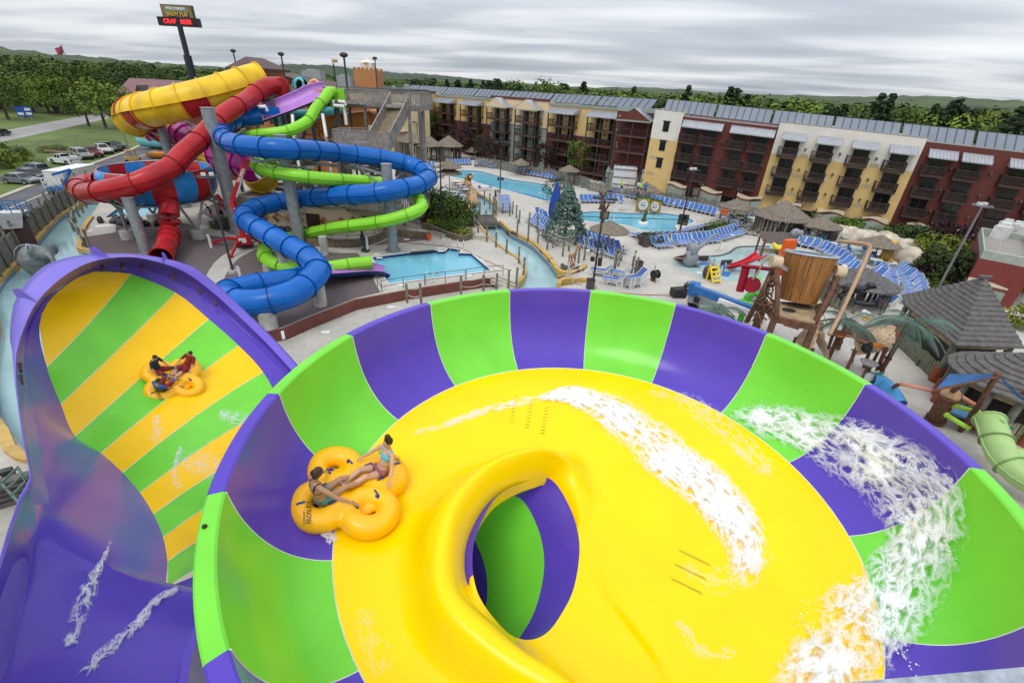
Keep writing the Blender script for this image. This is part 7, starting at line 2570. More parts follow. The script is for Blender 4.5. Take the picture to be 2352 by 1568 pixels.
for s_,(hub,p0,p1)in enumerate(((hubL,G(1714,740,3.0),G(1783,730,4.6)),(hubR,G(1896,702,4.6),G(1871,742,4.6)))):
 part(MB().cyl(hub-(hubR-hubL).normalized()*.3,hub+(hubR-hubL).normalized()*.3,.4,n=16),'hub',M('cream_hub',(.55,.42,.28),.6),bk,40)
 part(MB().bar(hub,bb.lerp(bt,.72)+(hub-bt).normalized()*1.2,.22),'axle',M('pale_steel',(.45,.46,.48),.4,metal=.5),bk)
 for pp in(p0,p1):
  part(MB().tube([pp,pp.lerp(hub,.5)+V((.1,0,0)),hub],.17,8),'strut',logm,bk,True)
 vn=MB()
 rr=random.Random(s_+5)
 for k in range(34):
  f=rr.random()*.92
  a_,b2=p0.lerp(hub,f),p1.lerp(hub,f)
  u0,u1=rr.random(),rr.random()
  q0,q1=a_.lerp(b2,u0),p0.lerp(hub,min(.97,f+rr.uniform(.08,.2))).lerp(p1.lerp(hub,min(.97,f+.14)),u1)
  md=q0.lerp(q1,.5)+V((rr.gauss(0,.18),rr.gauss(0,.18),rr.gauss(0,.1)))
  vn.tube([q0,md,q1],rr.uniform(.035,.075),5)
 part(vn,'vine_lattice',logm,bk,True)
 vn=MB()
 for k in range(7):
  f=rr.random()*.8
  q0=p0.lerp(hub,f).lerp(p1.lerp(hub,f),rr.random())
  vn.tube([q0,q0+V((rr.gauss(0,.3),rr.gauss(0,.3),-.5)),q0+V((rr.gauss(0,.4),rr.gauss(0,.4),-1.1))],.025,4)
 part(vn,'vine_rope',M('vine_tan',(.35,.22,.10),.8),bk,True)
pt=[AY(1925,554,33.0),AY(1992,562,31.5),AY(1994,580,31),AY(1975,625,29.6),AY(1930,720,26.6),AY(1905,768,25.2)]
pt=cr(pt,4)
solo(MB().tube(pt,.13,10),'shower_pipe',pipe_tan,'tall tan pipe bent at a right angle beside the bucket tower','pipe',smooth=True)
pt=[AY(1801,590,29.5),AY(1785,587,29.5),AY(1766,590,29.5),AY(1753,602,29.4),AY(1744,620,29.3),AY(1728,642,29.2)]
solo(MB().tube(cr(pt,4),.07,8),'spout_pipe',M('olive_pipe',(.32,.27,.17),.5),'thin bent spout pipe in front of the bucket','pipe',smooth=True)
part(MB().box(AY(1802,592,31.6),(.9,.3,2.6),rz=.3),'orange_panel',FG('orange_panel',(.75,.12,.02),.4),bk)
gong=thing('water_gong','dark red hanging disc and cylinder on a ruby crossbar','water toy',G(1700,690,0),world=True)
g0,g1=AY(1702,610,30.5),AY(1776,619,30.0)
part(MB().cyl(g0,g1,.14,n=10),'crossbar',redp,gong,40)
a_,b2=AY(1699,567,33.4),AY(1683,664,31.2)
part(MB().cyl(AY(1713,616,30.4),AY(1699,668,30.4),.27,n=16),'cylinder',redp,gong,40)
dcc=AY(1727,654,30.2)
ndir=(V((0,0,H))-dcc).normalized()
part(MB().cyl(dcc-ndir*.1,dcc+ndir*.1,.56,n=26),'disc',redp,gong,40)
part(MB().bar(AY(1740,615,30.3),dcc+V((0,0,.5)),.1),'hanger',redp,gong)
part(MB().cyl((g0.x,g0.y,0),(g0.x,g0.y,0.1),.1,n=6).bar((g1.x,g1.y,0),g1,.2),'post',logm,gong)
bh=thing('banana_house','play house with a slatted brown roof and a giant banana held by a monkey','play house',G(1771,597),.0)
bh.scale=(.72,.72,.72)
for k in range(5):
 part(MB().box((0,-1.0+k*.5,3.3+k*.22),(5.6,.62,.12),rot=Matrix.Rotation(.42,3,'X')),'roof_board',M('dark_roof_board',(.10,.075,.065),.85,.3,3),bh)
for x_ in(-2.5,2.5):
 for y_ in(-1.0,1.0):
  part(MB().cyl((x_,y_,0),(x_,y_,3.6),.16,n=8),'post',logm,bh,40)
part(MB().box((0,0,1.5),(4.8,2,.2)),'floor',pdeck_m,bh)
bn=cr([(-1.5,-1.7,3.35),(-.9,-1.7,2.72),(0,-1.7,2.55),(.9,-1.7,2.75),(1.5,-1.7,3.2)],5)
part(MB().tube(bn,[.08,.16,.26,.33,.36,.38,.4,.41,.41,.41,.40,.4,.39,.37,.34,.3,.25,.2,.15,.1,.05][:len(bn)],8),'banana',FG('banana_yellow',(.85,.62,.03),.4),bh,True)
mk=MB().ell((-.25,-1.8,1.3),(.33,.3,.5),10,8).ell((-.25,-1.85,2.0),(.27,.26,.28),10,8).tube([(-.5,-1.8,1.5),(-.8,-1.8,2.1),(-.5,-1.75,2.6)],.09,6).tube([(0,-1.8,1.5),(.3,-1.8,2.1),(.1,-1.75,2.6)],.09,6)
part(mk,'monkey',M('monkey_brown',(.05,.035,.03),.8),bh,True)
part(MB().ell((-.22,-2.08,1.95),(.2,.1,.17),8,6).ell((-.2,-2.05,1.35),(.24,.1,.3),8,6),'monkey_face',M('monkey_cream',(.6,.5,.38),.7),bh,True)
el=thing('elephant_statue','small grey elephant head figure on the roof of the banana house','statue',G(1771,597)+V((2.1,.6,2.75)),.4)
el.scale=(.75,.75,.75)
eg=M('elephant_grey',(.24,.255,.29),.7,.25,3)
part(MB().ell((0,0,.5),(.8,.7,.8),12,8).ell((.1,-.6,.7),(.5,.45,.5),10,8).tube(cr([(.1,-1.0,.6),(.15,-1.35,.2),(.3,-1.5,-.3),(.6,-1.5,-.5)],4),.15,8).ell((-.5,-.5,.7),(.1,.35,.45),8,6).ell((.7,-.5,.7),(.1,.35,.45),8,6),'body',eg,el,True)
def scoop(pth,w_,h_,mat,root,name='chute'):
 channel(root,pth,w_,h_,mat,name,8)
rs2=thing('kiddie_slide','bright red open slide running down from the banana house','water slide',Z('3b',2000,900),world=True)
scoop([Z('3b',2290,790,1.9),Z('3b',2240,820,1.6),Z('3b',2150,862,1.0),Z('3b',2060,890,.5),Z('3b',1992,905,.15)],1.15,.45,reds,rs2)
for(x,y,h_)in((2010,915,.5),(2260,800,1.7)):
 p=Z('3b',x,y)
 part(MB().cyl(p,p+V((0,0,h_)),.07,n=8),'leg',pvc,rs2)
es=thing('elephant_slide','sitting grey elephant figure with a raised trunk beside a red slide','statue',Z('3b',1622,880),.2)
part(MB().ell((0,0,.95),(.85,.75,1.0),14,10).ell((.15,.05,2.05),(.62,.58,.6),12,8).tube(cr([(.45,0,2.1),(1.0,0,2.4),(1.6,.1,2.95),(2.1,.1,3.5),(2.5,.1,3.6),(2.7,.1,3.3)],5),[.26-.008*k for k in range(26)],9).ell((-.1,.6,2.0),(.38,.12,.55),10,6).ell((-.1,-.58,2.0),(.38,.12,.55),10,6).ell((.7,.35,.55),(.55,.28,.28),10,6).ell((.7,-.35,.55),(.55,.28,.28),10,6).ell((.95,.3,.2),(.3,.26,.2),8,6).ell((.95,-.3,.2),(.3,.26,.2),8,6),'body',eg,es,True)
for y_ in(-.3,.34):
 part(MB().ell((.6,y_,2.2),(.05,.05,.05),6,4),'eye',blackm,es)
t=thing('red_slide','red wedge shaped slide behind the sitting elephant','water slide',Z('3b',1580,800),world=True)
a,b2,c2,d2=Z('3b',1480,795,.05),Z('3b',1620,815,.05),Z('3b',1575,775,1.65),Z('3b',1600,770,1.5)
part(MB().mesh([a,b2,c2,d2,Z('3b',1700,835,.1),Z('3b',1650,800,.9)],[(0,1,2),(1,5,3,2),(1,4,5),(0,2,3),(3,5,4)]),'body',reds,t)
net_m=M('black_net',(.05,.05,.055),.8)
for k,(x,y,az,lab)in enumerate(((1745,850,.2,'beside the red wedge slide'),(1960,885,.3,'at the foot of the red kiddie slide'),(1938,945,1.0,'behind the yellow ladder'))):
 t=thing('splash_barrier',f'low black mesh barrier on a blue mat {lab}','barrier',Z('3b',x,y),az)
 part(MB().box((0,-.2,.02),(1.7,1.0,.04)),'mat',M('blue_mat',(.03,.17,.45),.7),t)
 part(MB().box((0,.1,.5),(1.5,.04,.6)),'mesh_panel',net_m,t)
 for s_ in(-.8,.8):
  part(MB().cyl((s_,.1,0),(s_,.1,.95),.07,n=8),'post',pvc,t)
t=thing('yellow_ladder','yellow plastic step ladder with four treads by the shallow pool','ladder',Z('3b',1850,1020),.35)
ylw=FG('yellow_plastic',(.80,.58,.04),.4)
for s_ in(-.45,.45):
 part(MB().bar((s_,-.5,0),(s_,.55,1.6),.12,.16).bar((s_,.55,0),(s_,.55,1.7),.12),'side_rail',ylw,t)
for k in range(4):
 part(MB().box((0,-.4+.27*k,.25+.38*k),(.9,.3,.08)),'tread',ylw,t)
t=thing('hippo_statue','grey animal figure peeking out of a dark painted barrel','statue',Z('3b',1795,985),0)
part(MB().lathe((0,0,0),[(.45,0),(.62,.5),(.55,1.1),(.4,1.2),(0,1.2)],14),'barrel',M('painted_barrel',(.09,.055,.03),.6,.8,5),t,True)
part(MB().ell((0,0,1.5),(.36,.4,.42),10,8).ell((.1,-.25,1.35),(.25,.25,.2),8,6).ell((-.25,.05,1.95),(.07,.07,.25),6,4).ell((.25,.05,1.95),(.07,.07,.25),6,4),'body',eg,t,True)
solo(MB().loft([[Z('3b',2240+30*math.cos(a)*2,1010+60*math.sin(a),z)for a in[j*math.pi/8 for j in range(16)]]for z in(.02,.35)]),'splash_island',FG('mint_plastic',(.22,.55,.25),.4),'mint green rounded splash island under the bucket tower','water toy',smooth=50)
gir=M('giraffe_patches',(.62,.48,.30),.7,.1,5)
nt,N,L,b=nodes(gir)
vor=N.new('ShaderNodeTexVoronoi')
vor.feature='DISTANCE_TO_EDGE'
vor.inputs['Scale'].default_value=4.5
tcn=N.new('ShaderNodeTexCoord')
L.new(tcn.outputs['Object'],vor.inputs['Vector'])
gt=N.new('ShaderNodeMath')
gt.operation='GREATER_THAN'
gt.inputs[1].default_value=.075
L.new(vor.outputs['Distance'],gt.inputs[0])
mxg=N.new('ShaderNodeMix')
mxg.data_type='RGBA'
mxg.inputs[6].default_value=(.62,.50,.34,1)
mxg.inputs[7].default_value=(.24,.085,.025,1)
L.new(gt.outputs[0],mxg.inputs[0])
L.new(mxg.outputs[2],b.inputs['Base Color'])
gf=thing('giraffe_statue','spotted young giraffe figure standing on a mound of stones','statue',Z('3b',540,905),.5)
mb=MB().ell((0,0,1.55),(.26,.5,.32),12,8).tube(cr([(0,-.3,1.6),(0,-.55,2.0),(0,-.7,2.5),(0,-.78,2.75)],4),[.22,.21,.2,.18,.17,.16,.15,.14,.13,.12,.12,.12,.12],9)
mb.ell((0,-.95,2.82),(.11,.27,.13),10,6,Matrix.Rotation(.35,3,'X'))
for s_ in(-1,1):
 mb.ell((s_*.17,-.72,2.92),(.14,.03,.06),6,4).cyl((s_*.05,-.76,2.9),(s_*.05,-.72,3.1),.022,.03,6)
 mb.tube([(s_*.14,-.36,1.45),(s_*.15,-.34,.85),(s_*.15,-.38,.35)],[.12,.075,.06],8)
 mb.tube([(s_*.14,.34,1.45),(s_*.16,.26,.95),(s_*.15,.42,.62),(s_*.15,.38,.3)],[.14,.085,.07,.06],8)
mb.tube([(0,.48,1.6),(0,.58,1.3),(0,.57,1.0)],[.04,.03,.05],6)
me=eval_mesh(mb.me('body',gir),'body',[('REMESH',dict(mode='VOXEL',voxel_size=.03)),('SMOOTH',dict(factor=.5,iterations=3))])
me.materials.clear()
me.materials.append(gir)
o=link('body',me)
o.parent=gf
rr=random.Random(4)
for k in range(26):
 a=k*.9
 d=.35+.85*rr.random()
 o=part(MB().ell((d*math.cos(a)*1.3,d*math.sin(a),.12),(rr.uniform(.14,.28),rr.uniform(.14,.26),rr.uniform(.12,.26)),8,5),'stone',M('dark_stone',(.10,.10,.085),.9,.5,2),gf,True)
def rocks(pts,n,r0,r1,label,seed,mat=rock_m,h=1.0):
 rr=random.Random(seed)
 t=thing('artificial_rock',label,'rock',pts[0],world=True)
 pth=cr(pts,6)
 for k in range(n):
  p=pth[int(rr.random()*(len(pth)-1))]+V((rr.gauss(0,.35),rr.gauss(0,.35),0))
  r_=rr.uniform(r0,r1)
  rings=[]
  base=rr.random()*50
  for j in range(6):
   tz=j/5
   rad_=r_*math.sin(math.pi*(.15+.8*tz))**.6
   rings.append([p+V((rad_*math.cos(q_*.7854)*(1+.28*noise.noise(V((base,q_*.6,tz*2)))),rad_*math.sin(q_*.7854)*(1+.28*noise.noise(V((base+5,q_*.6,tz*2)))),r_*h*(tz*1.5-.3)+.15*noise.noise(V((base,q_,j)))))for q_ in range(8)])
  part(MB().loft(rings),'boulder',mat,t,50)
 return t
rocks(ZP('2b',[(1860,130),(1900,150),(1940,170),(1965,210),(1985,260),(1985,310)]),30,.55,1.0,'tan artificial boulders carrying the lion at the head of the upper river',2,M('tan_rock',(.46,.31,.17),.9,.4,1.5,.7,5,det=8),.8)
rocks(ZP('4b',[(590,620),(700,630),(800,660),(900,690),(1000,690),(1100,700),(1190,730),(1260,800),(1290,850)]),64,.8,1.7,'long pale artificial rock wall with boulders behind the spa',7,M('pale_rock',(.50,.43,.34),.9,.45,1.0,.9,4,det=9),.95)
rocks(ZP('4b',[(1160,770),(1230,830),(1250,900)]),8,.6,1.0,'rock outcrop at the waterfall end beside the yellow bear figure',9,M('pale_rock',(.50,.43,.34),.9,.45,1.0,.9,4,det=9))
def beast(p,az,label,mat,s,name='animal_statue',mane=None,sit_=True):
 t=thing(name,label,'statue',p,az)
 if sit_:
  mb=MB().ell((0,0,.55*s),(.34*s,.4*s,.6*s),12,8).ell((0,-.28*s,1.25*s),(.24*s,.27*s,.25*s),10,8).ell((0,-.52*s,1.18*s),(.12*s,.16*s,.11*s),8,6)
  for q_ in(-1,1):
   mb.tube([(q_*.2*s,-.3*s,.8*s),(q_*.2*s,-.42*s,.35*s),(q_*.2*s,-.5*s,.03)],[.12*s,.09*s,.09*s],8).ell((q_*.3*s,-.1*s,.2*s),(.16*s,.35*s,.2*s),8,6).ell((q_*.17*s,-.2*s,1.46*s),(.07*s,.05*s,.09*s),6,4)
 else:
  mb=MB().ell((0,0,.75*s),(.26*s,.65*s,.3*s),12,8).ell((0,-.75*s,1.05*s),(.22*s,.26*s,.22*s),10,8).ell((0,-.98*s,.98*s),(.1*s,.15*s,.1*s),8,6).tube([(0,-.45*s,.8*s),(0,-.7*s,1.0*s)],.18*s,8)
  for q_ in(-1,1):
   mb.tube([(q_*.16*s,-.4*s,.7*s),(q_*.17*s,-.42*s,.35*s),(q_*.17*s,-.48*s,.03)],[.13*s,.08*s,.08*s],8).tube([(q_*.16*s,.45*s,.7*s),(q_*.17*s,.32*s,.42*s),(q_*.17*s,.5*s,.22*s),(q_*.17*s,.45*s,.03)],[.16*s,.1*s,.07*s,.08*s],8)
 me=eval_mesh(mb.me('body',mat),'body',[('REMESH',dict(mode='VOXEL',voxel_size=.035*s)),('SMOOTH',dict(factor=.5,iterations=3))])
 me.materials.clear()
 me.materials.append(mat)
 o=link('body',me)
 o.parent=t
 if mane:
  hp=(0,-.22*s,1.25*s)if sit_ else(0,-.66*s,1.05*s)
  part(MB().ell(hp,(.34*s,.2*s,.36*s),10,8),'mane',mane,t,True)
 return t
gold=M('lion_gold',(.48,.27,.07),.7,.3,4)
beast(Z('2b',1945,135,1.2),.5,'golden lion figure with a dark mane standing on the rocks',gold,1.5,'lion_statue',M('mane_dark',(.05,.03,.02),.9),False)
beast(Z('4b',1060,840),-.6,'golden yellow sitting bear figure in a white basin',M('bear_yellow',(.60,.36,.06),.6,.2,4),1.9,'bear_statue')
solo(MB().lathe((0,0,0),[(1.1,.05),(1.3,.25),(1.15,.3),(0,.2)],20),'basin',pvc,'white round basin under the sitting bear figure','basin',loc=Z('4b',1060,845))
pnt=M('panther_black',(.012,.013,.016),.4)
t=beast(G(1948,690,3.6),1.3,'black panther figure with a long curling tail on the kiosk roof',pnt,1.3,'panther_statue',None,False)
pc=G(1948,690,3.6)
tl=[G(1966,695,4.2),G(1985,700,4.0),G(2005,700,4.0),G(2020,695,4.3),G(2027,683,5.0),G(2040,678,5.3)]
o=part(MB().tube(cr(tl,4),.16,8),'tail',pnt,t,True)
o.parent=None
o.parent=t
o.matrix_parent_inverse=Matrix.Translation(pc).inverted()if False else(Matrix.Translation(pc)@Matrix.Rotation(1.3,4,'Z')).inverted()
trunkf=M('trunk_figure_bark',(.13,.06,.03),.8,.35,4,.5,12)
def trunk_figure(p,h,label,sign=False):
 t=thing('tree_trunk_figure',label,'statue',p,.2)
 mb=MB().tube([(0,0,0),(.03,0,h*.35),(0,0,h*.6)],[.34,.24,.27],9)
 for k in range(5):
  a=k*1.26
  mb.tube([(0,0,h*.5),(.3*math.cos(a),.3*math.sin(a),h*.75),(.62*math.cos(a),.62*math.sin(a),h*.92),(.66*math.cos(a),.66*math.sin(a),h*1.0)],[.2,.15,.12,.05],7)
  mb.tube([(0,0,.3),(.4*math.cos(a),.4*math.sin(a),.02)],[.2,.08],6)
 part(mb,'trunk',trunkf,t,True)
 if sign:
  part(MB().box((0,-.4,h*.5),(1.35,.1,1.15)),'sign_board',M('rules_board',(.045,.032,.022),.7),t)
  for k in range(6):
   part(MB().box((0,-.455,h*.5+.42-k*.15),(1.0-.12*(k%3),.01,.05)),'printed_line',M('rules_text',(.42,.33,.18),.8),t)
 return t
trunk_figure(Z('3b',815,358),2.9,'carved tree trunk figure with raised branches behind the basketball pool')
trunk_figure(Z('3b',825,508),3.2,'carved tree trunk figure holding a dark rules board at the pool edge',True)
for qq,x,y,h_,lab in(('3b',1535,612,2.4,'dark rules board hung on the lamp post between the lounger rows'),('3b',1660,318,2.3,'framed notice behind the fence row lamp post')):
 p=Z(qq,x,y)
 t=thing('rules_sign',lab,'sign',p,-.25)
 part(MB().cyl((0,0,0),(0,0,h_),.05,n=8),'post',postw_m,t)
 part(MB().box((0,-.22,h_),(1.3,.08,1.4)),'sign_board',M('rules_board',(.045,.032,.022),.7),t)
 for k in range(7):
  part(MB().box((0,-.27,h_+.5-k*.16),(.95-.1*(k%3),.01,.05)),'printed_line',M('rules_text',(.42,.33,.18),.8),t)
hoopg=M('hoop_green',(.03,.10,.03),.6,.3,3)
for(x,y,az,lab,s_)in((1190,390,.12,'round basketball backboard in a green and gold frame at the pool edge',.95),(1300,398,-.8,'second round basketball backboard turned sideways',.85)):
 t=thing('basketball_hoop',lab,'basketball hoop',Z('3b',x,y),az)
 part(MB().cyl((0,.1,0),(0,.1,1.2),.1,n=8),'post',brz,t)
 part(MB().cyl((0,.0,1.35*s_),(0,.08,1.35*s_),1.0*s_,n=22).box((0,.12,1.3*s_),(2.3*s_,.05,2.1*s_)),'frame',M('gold_frame',(.40,.24,.04),.5),t)
 part(MB().cyl((0,-.04,1.35*s_),(0,.0,1.35*s_),.84*s_,n=22),'backboard',pvc,t)
 part(MB().box((0,-.045,1.3*s_),(.62,.008,.05)).box((0,-.045,1.75*s_),(.62,.008,.05)).box((-.3,-.045,1.53*s_),(.05,.008,.6)).box((.3,-.045,1.53*s_),(.05,.008,.6)),'target_square',blackm,t)
 part(MB().tube([(.24*math.cos(a),-.3+.24*math.sin(a),1.25*s_)for a in[j*math.pi/6 for j in range(13)]],.025,5),'rim',reds,t)
 part(MB().prism([(-1.2,.2),(1.2,.2),(1.0,.5),(-1.0,.5)],1.9*s_,2.6*s_),'leaf_panel',hoopg,t)
t=thing('pool_island','small white island with a mossy stump in the basketball pool','statue',Z('3b',1205,475))
part(MB().lathe((0,0,0),[(.75,-.25),(.75,.05),(.55,.15),(0,.2)],16),'base',pvc,t,True)
part(MB().tube([(0,0,.1),(.05,0,.6),(.1,0,1.3),(.2,.05,1.7)],[.4,.26,.24,.3],9),'stump',M('mossy_stump',(.06,.09,.03),.8,.6,4),t,True)
for qq,x,y,lab in(('3b',950,365,'white folding pool lift by the basketball pool'),('2a',1990,1075,'white folding pool lift at the upper pool'),('4b',625,660,'white lifeguard chair beside the rock wall')):
 t=thing('pool_lift',lab,'pool lift',Z(qq,x,y),.3)
 part(MB().box((0,0,.08),(.7,.7,.16)).bar((0,0,0),(0,0,1.5),.16).bar((0,0,1.5),(.75,-.3,.9),.1).bar((0,0,.7),(.7,-.3,1.6),.08),'frame',wfr,t)
 part(MB().box((.8,-.3,.75),(.5,.5,.08)).box((1.0,-.3,1.0),(.08,.5,.5)),'seat',wfr,t)
def hip_hut(ap,corners,h_eave,label,rings_=14,name='bar_hut'):
 t=thing(name,label,'hut',(ap.x,ap.y,0),world=True)
 n=len(corners)
 for k in range(n):
  a,b_=corners[k],corners[(k+1)%n]
  mb=MB()
  for j in range(rings_):
   f0,f1=j/rings_,(j+1)/rings_
   lift=V((0,0,.09))
   A0,B0,A1,B1=a.lerp(ap,f0),b_.lerp(ap,f0),a.lerp(ap,f1),b_.lerp(ap,f1)
   m=5
   top0=[A0.lerp(B0,q_/m)+lift+V((0,0,rnd.uniform(-.02,.03)))for q_ in range(m+1)]
   top1=[A1.lerp(B1,q_/m)+V((0,0,.01))for q_ in range(m+1)]
   mb.grid([[p-lift*1.3 for p in top0],top0,top1])
  part(mb,'roof_slope',shingle_m,t)
 for a,b_ in zip(corners,corners[1:]+corners[:1]):
  i0,i1=a.lerp(ap,.16),b_.lerp(ap,.16)
  part(MB().cyl((i0.x,i0.y,0),(i0.x,i0.y,h_eave),.2,n=8),'post',postw_m,t)
  part(MB().lathe((i0.x,i0.y,0),[(.36,0),(.34,1.1),(0,1.1)],10),'post_base',M('terracotta',(.27,.07,.03),.8,.2),t)
  part(MB().bar(V((i0.x,i0.y,h_eave-.2)),V((i1.x,i1.y,h_eave-.2)),.14,.3),'beam',pdeck_m,t)
  d=(i1-i0)
  mb=MB()
  k2=int(d.length/.3)
  for q_ in range(k2):
   p=i0+d*((q_+.5)/k2)
   hh=1.25+rnd.uniform(-.08,.08)
   mb.bar((p.x,p.y,0),(p.x,p.y,hh),.25,.05,up=(-d.y,d.x,0))
  part(mb,'counter_wall',M('bamboo_skirt',(.16,.16,.10),.9,.4,4),t)
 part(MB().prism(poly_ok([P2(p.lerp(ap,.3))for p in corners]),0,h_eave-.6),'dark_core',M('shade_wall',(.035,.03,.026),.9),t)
 part(MB().bar(ap+V((-.4,0,.05)),ap+V((.4,0,.05)),.25,.15),'ridge_cap',shingle_m,t)
 return t
ap=G(2263,637,6.6)
cs=[G(2079,703,3.1),G(2196,795,3.1),G(2352,800,3.1)]
cs+=[ap*2-cs[1],ap*2-cs[2]]
for p in cs:
 p.z=3.1
cs=cs[:3]+[V((cs[2].x+3.0,cs[2].y+5,3.1)),V((ap.x+3.5,ap.y+4.5,3.1)),V((ap.x-.5,ap.y+5.0,3.1))]
hip_hut(ap,cs,3.0,'large hexagonal bar hut with a steep grey shingle roof')
c2_=G(2352,850,3.4)
cs=[V((c2_.x+3.3*math.cos(a),c2_.y+3.3*math.sin(a),2.7))for a in[k*math.pi/7 for k in range(14)]]
hip_hut(c2_+V((0,0,1.1)),cs,2.6,'low round shingled bar hut behind the blue tarpaulin',9,'round_hut')
fr_m=M('palm_frond',(.09,.155,.115),.6,.3,3,col2=(.045,.085,.062))
def palm(p,h,label,top=None,fr_n=13,L_=2.6,seed=1,tr_m=None):
 rr=random.Random(seed)
 t=thing('palm_tree',label,'palm',p)
 tp=V(top)-V(p)if top is not None else V((0,0,h))
 pth=[V((0,0,0)),tp*.35+V((0,0,0)),tp*.7,tp]
 mb=MB().tube(cr(pth,4),[.16-.004*k for k in range(13)],9)
 for k in range(4):
  q_=tp*(.25+.2*k)
  mb.loft([mb.ring(q_,tp,.15,9),mb.ring(q_,tp,.2,9),mb.ring(q_+tp.normalized()*.12,tp,.15,9)],False)
 part(mb,'trunk',tr_m or M('palm_trunk',(.16,.055,.03),.7,.3,3),t,True)
 for k in range(fr_n):
  a=k*2*math.pi/fr_n+rr.uniform(-.2,.2)
  up_=rr.choice((.15,.5,.9,-.1))
  d=V((math.cos(a),math.sin(a),0))
  sp=[]
  for j in range(9):
   f=j/8
   sp.append(tp+d*L_*f*(1-.12*f)+V((0,0,L_*(up_*f-(.55+.4*up_)*f*f))))
  mb=MB().tube(sp,[.03,.03,.028,.025,.022,.02,.016,.012,.006],4)
  sd=d.cross(V((0,0,1)))
  for j in range(1,33):
   f=j/33
   i=min(int(f*8),7)
   q_=sp[i].lerp(sp[i+1],f*8-i)
   ln=.62*math.sin(math.pi*min(1,f*.9+.12))**.7+.05
   for s_ in(-1,1):
    e=q_+sd*s_*ln*.8+d*ln*.35+V((0,0,-ln*.4))
    mb.face([q_-d*.035,q_+d*.035,e])
  part(mb,'frond',fr_m,t)
 return t
pb=G(2005,882)
palm(pb,6,'tall artificial palm with a reddish leaning trunk before the bar hut',G(2092,737,5.9),15,2.5,3)
palm(G(1925,800),4,'artificial palm behind the copper pan spout',G(1945,735,4.2),11,2.4,5)
palm(G(1655,760),4,'grey green artificial palm in front of the boom lift',G(1650,712,3.2),10,2.2,8)
pk=thing('bird_statue','bright green bird figure with scaled feathers on the lift deck','statue',G(1697,745,0))
gsc=FG('parrot_green',(.10,.45,.06),.35)
zb_=G(1697,730,1.6).z
scl=MB()
part(MB().tube([(0,0,0),(0,0,1.2)],.25,8).ell((0,0,1.7),(.62,.58,.72),14,10).tube(cr([(0,0,2.2),(.05,-.1,2.7),(.3,-.2,3.0),(.6,-.3,2.85)],4),[.34,.33,.32,.31,.3,.3,.3,.29,.28,.26,.24,.22,.2],10),'body',gsc,pk,True)
for k in range(46):
 a,f=k*2.4,(k%12)/12
 z=1.15+f*1.1
 r_=.6*math.sqrt(max(.1,1-((z-1.7)/.75)**2))
 scl.ell((r_*math.cos(a),r_*math.sin(a),z),(.13,.13,.10),6,4)
part(scl,'feather_scales',M('pale_scale',(.42,.55,.22),.5,.4,5),pk,True)
part(MB().ell((.72,-.35,2.78),(.22,.2,.26),8,6),'beak',blackm,pk,True)
for k,(pts,z0,z1,lab)in enumerate((([(1828,775),(1862,752),(1868,800),(1905,822)],2.9,3.9,'pale straw play roof with a torn ridge right behind the bowl rim'),([(1930,765),(2035,772),(2055,795),(1965,805)],3.0,3.9,'wide pale straw play roof beside the toucan spout'))):
 q_=[G(u,v,z0)for u,v in pts]
 a,b_=q_[0].lerp(q_[3]if k else q_[2],.3),q_[1].lerp(q_[2]if k else q_[3],.3)
 a.z=b_.z=z1
 t=thing('straw_roof',lab,'roof shelter',q_[0],world=True)
 mb=MB()
 for(e0,e1)in((q_[0],q_[1]),(q_[3],q_[2]))if k else((q_[0],q_[2]),(q_[1],q_[3])):
  rows=[]
  for j in range(9):
   f=j/8
   rows.append([e0.lerp(a,f).lerp(e1.lerp(b_,f),g/10)+V((0,0,.10*(j%2)+rnd.uniform(-.05,.05)))for g in range(11)])
  mb.grid(rows)
  mb.grid([[p+V((rnd.uniform(-.06,.06),rnd.uniform(-.06,.06),-.32))for p in rows[0]],rows[0]])
 part(mb,'thatch',lthatch_m,t)
 part(MB().bar(a,b_,.3,.1),'ridge_board',pipe_tan,t)
 for p in q_:
  part(MB().cyl((p.x,p.y,0),(p.x,p.y,z0),.1,n=8),'post',logm,t)
def log(p0,p1,r_,label,mat=None,name='log_post',cat='post'):
 t=thing(name,label,cat,(p0.x,p0.y,p0.z),world=True)
 part(MB().tube([p0,p0.lerp(p1,.5)+V((rnd.uniform(-.05,.05),rnd.uniform(-.05,.05),0)),p1],r_,9),'shaft',mat or logm,t,True)
 mb=MB()
 for f in(.06,.94):
  q_=p0.lerp(p1,f)
  mb.loft([mb.ring(q_,p1-p0,r_,9),mb.ring(q_,p1-p0,r_*1.25,9),mb.ring(q_+(p1-p0).normalized()*r_*.5,p1-p0,r_*1.25,9),mb.ring(q_+(p1-p0).normalized()*r_*.5,p1-p0,r_,9)],False)
 part(mb,'collar',mat or logm,t)
 return t
stump_p=G(2152,952,0)
log(G(2145,968,0),G(2183,906,2.6),.42,'thick sawn log stump holding pipes beside the bowl rim',name='log_stump',cat='stump')
part(MB().cyl(G(2183,906,2.6),G(2183,906,2.66),.44,n=16),'cut_face',M('cut_wood',(.50,.30,.16),.8,.3,3),D.objects[[o.name for o in D.objects if o.get('category')=='stump'][0]])
pl=[(G(2186,900,2.7),G(2208,875,4.2),.14,'dark log rising from the sawn stump',None),(G(2205,990,0),G(2292,857,5.4),.13,'tall brown log mast under the blue tarpaulin',None),(G(2335,940,0),G(2354,900,3.2),.14,'brown log post at the end of the slatted bridge',None),(G(2010,862,.2),G(2035,800,3.8),.12,'brown log post beside the copper dish',None),(G(1985,842,0),G(2000,800,3.0),.11,'brown log post under the toucan',None),(G(1955,830,0),G(1972,790,3.2),.11,'brown log post before the wide straw roof',None),(G(1902,800,0),G(1925,740,4.2),.11,'brown log post beneath the copper pan',None)]
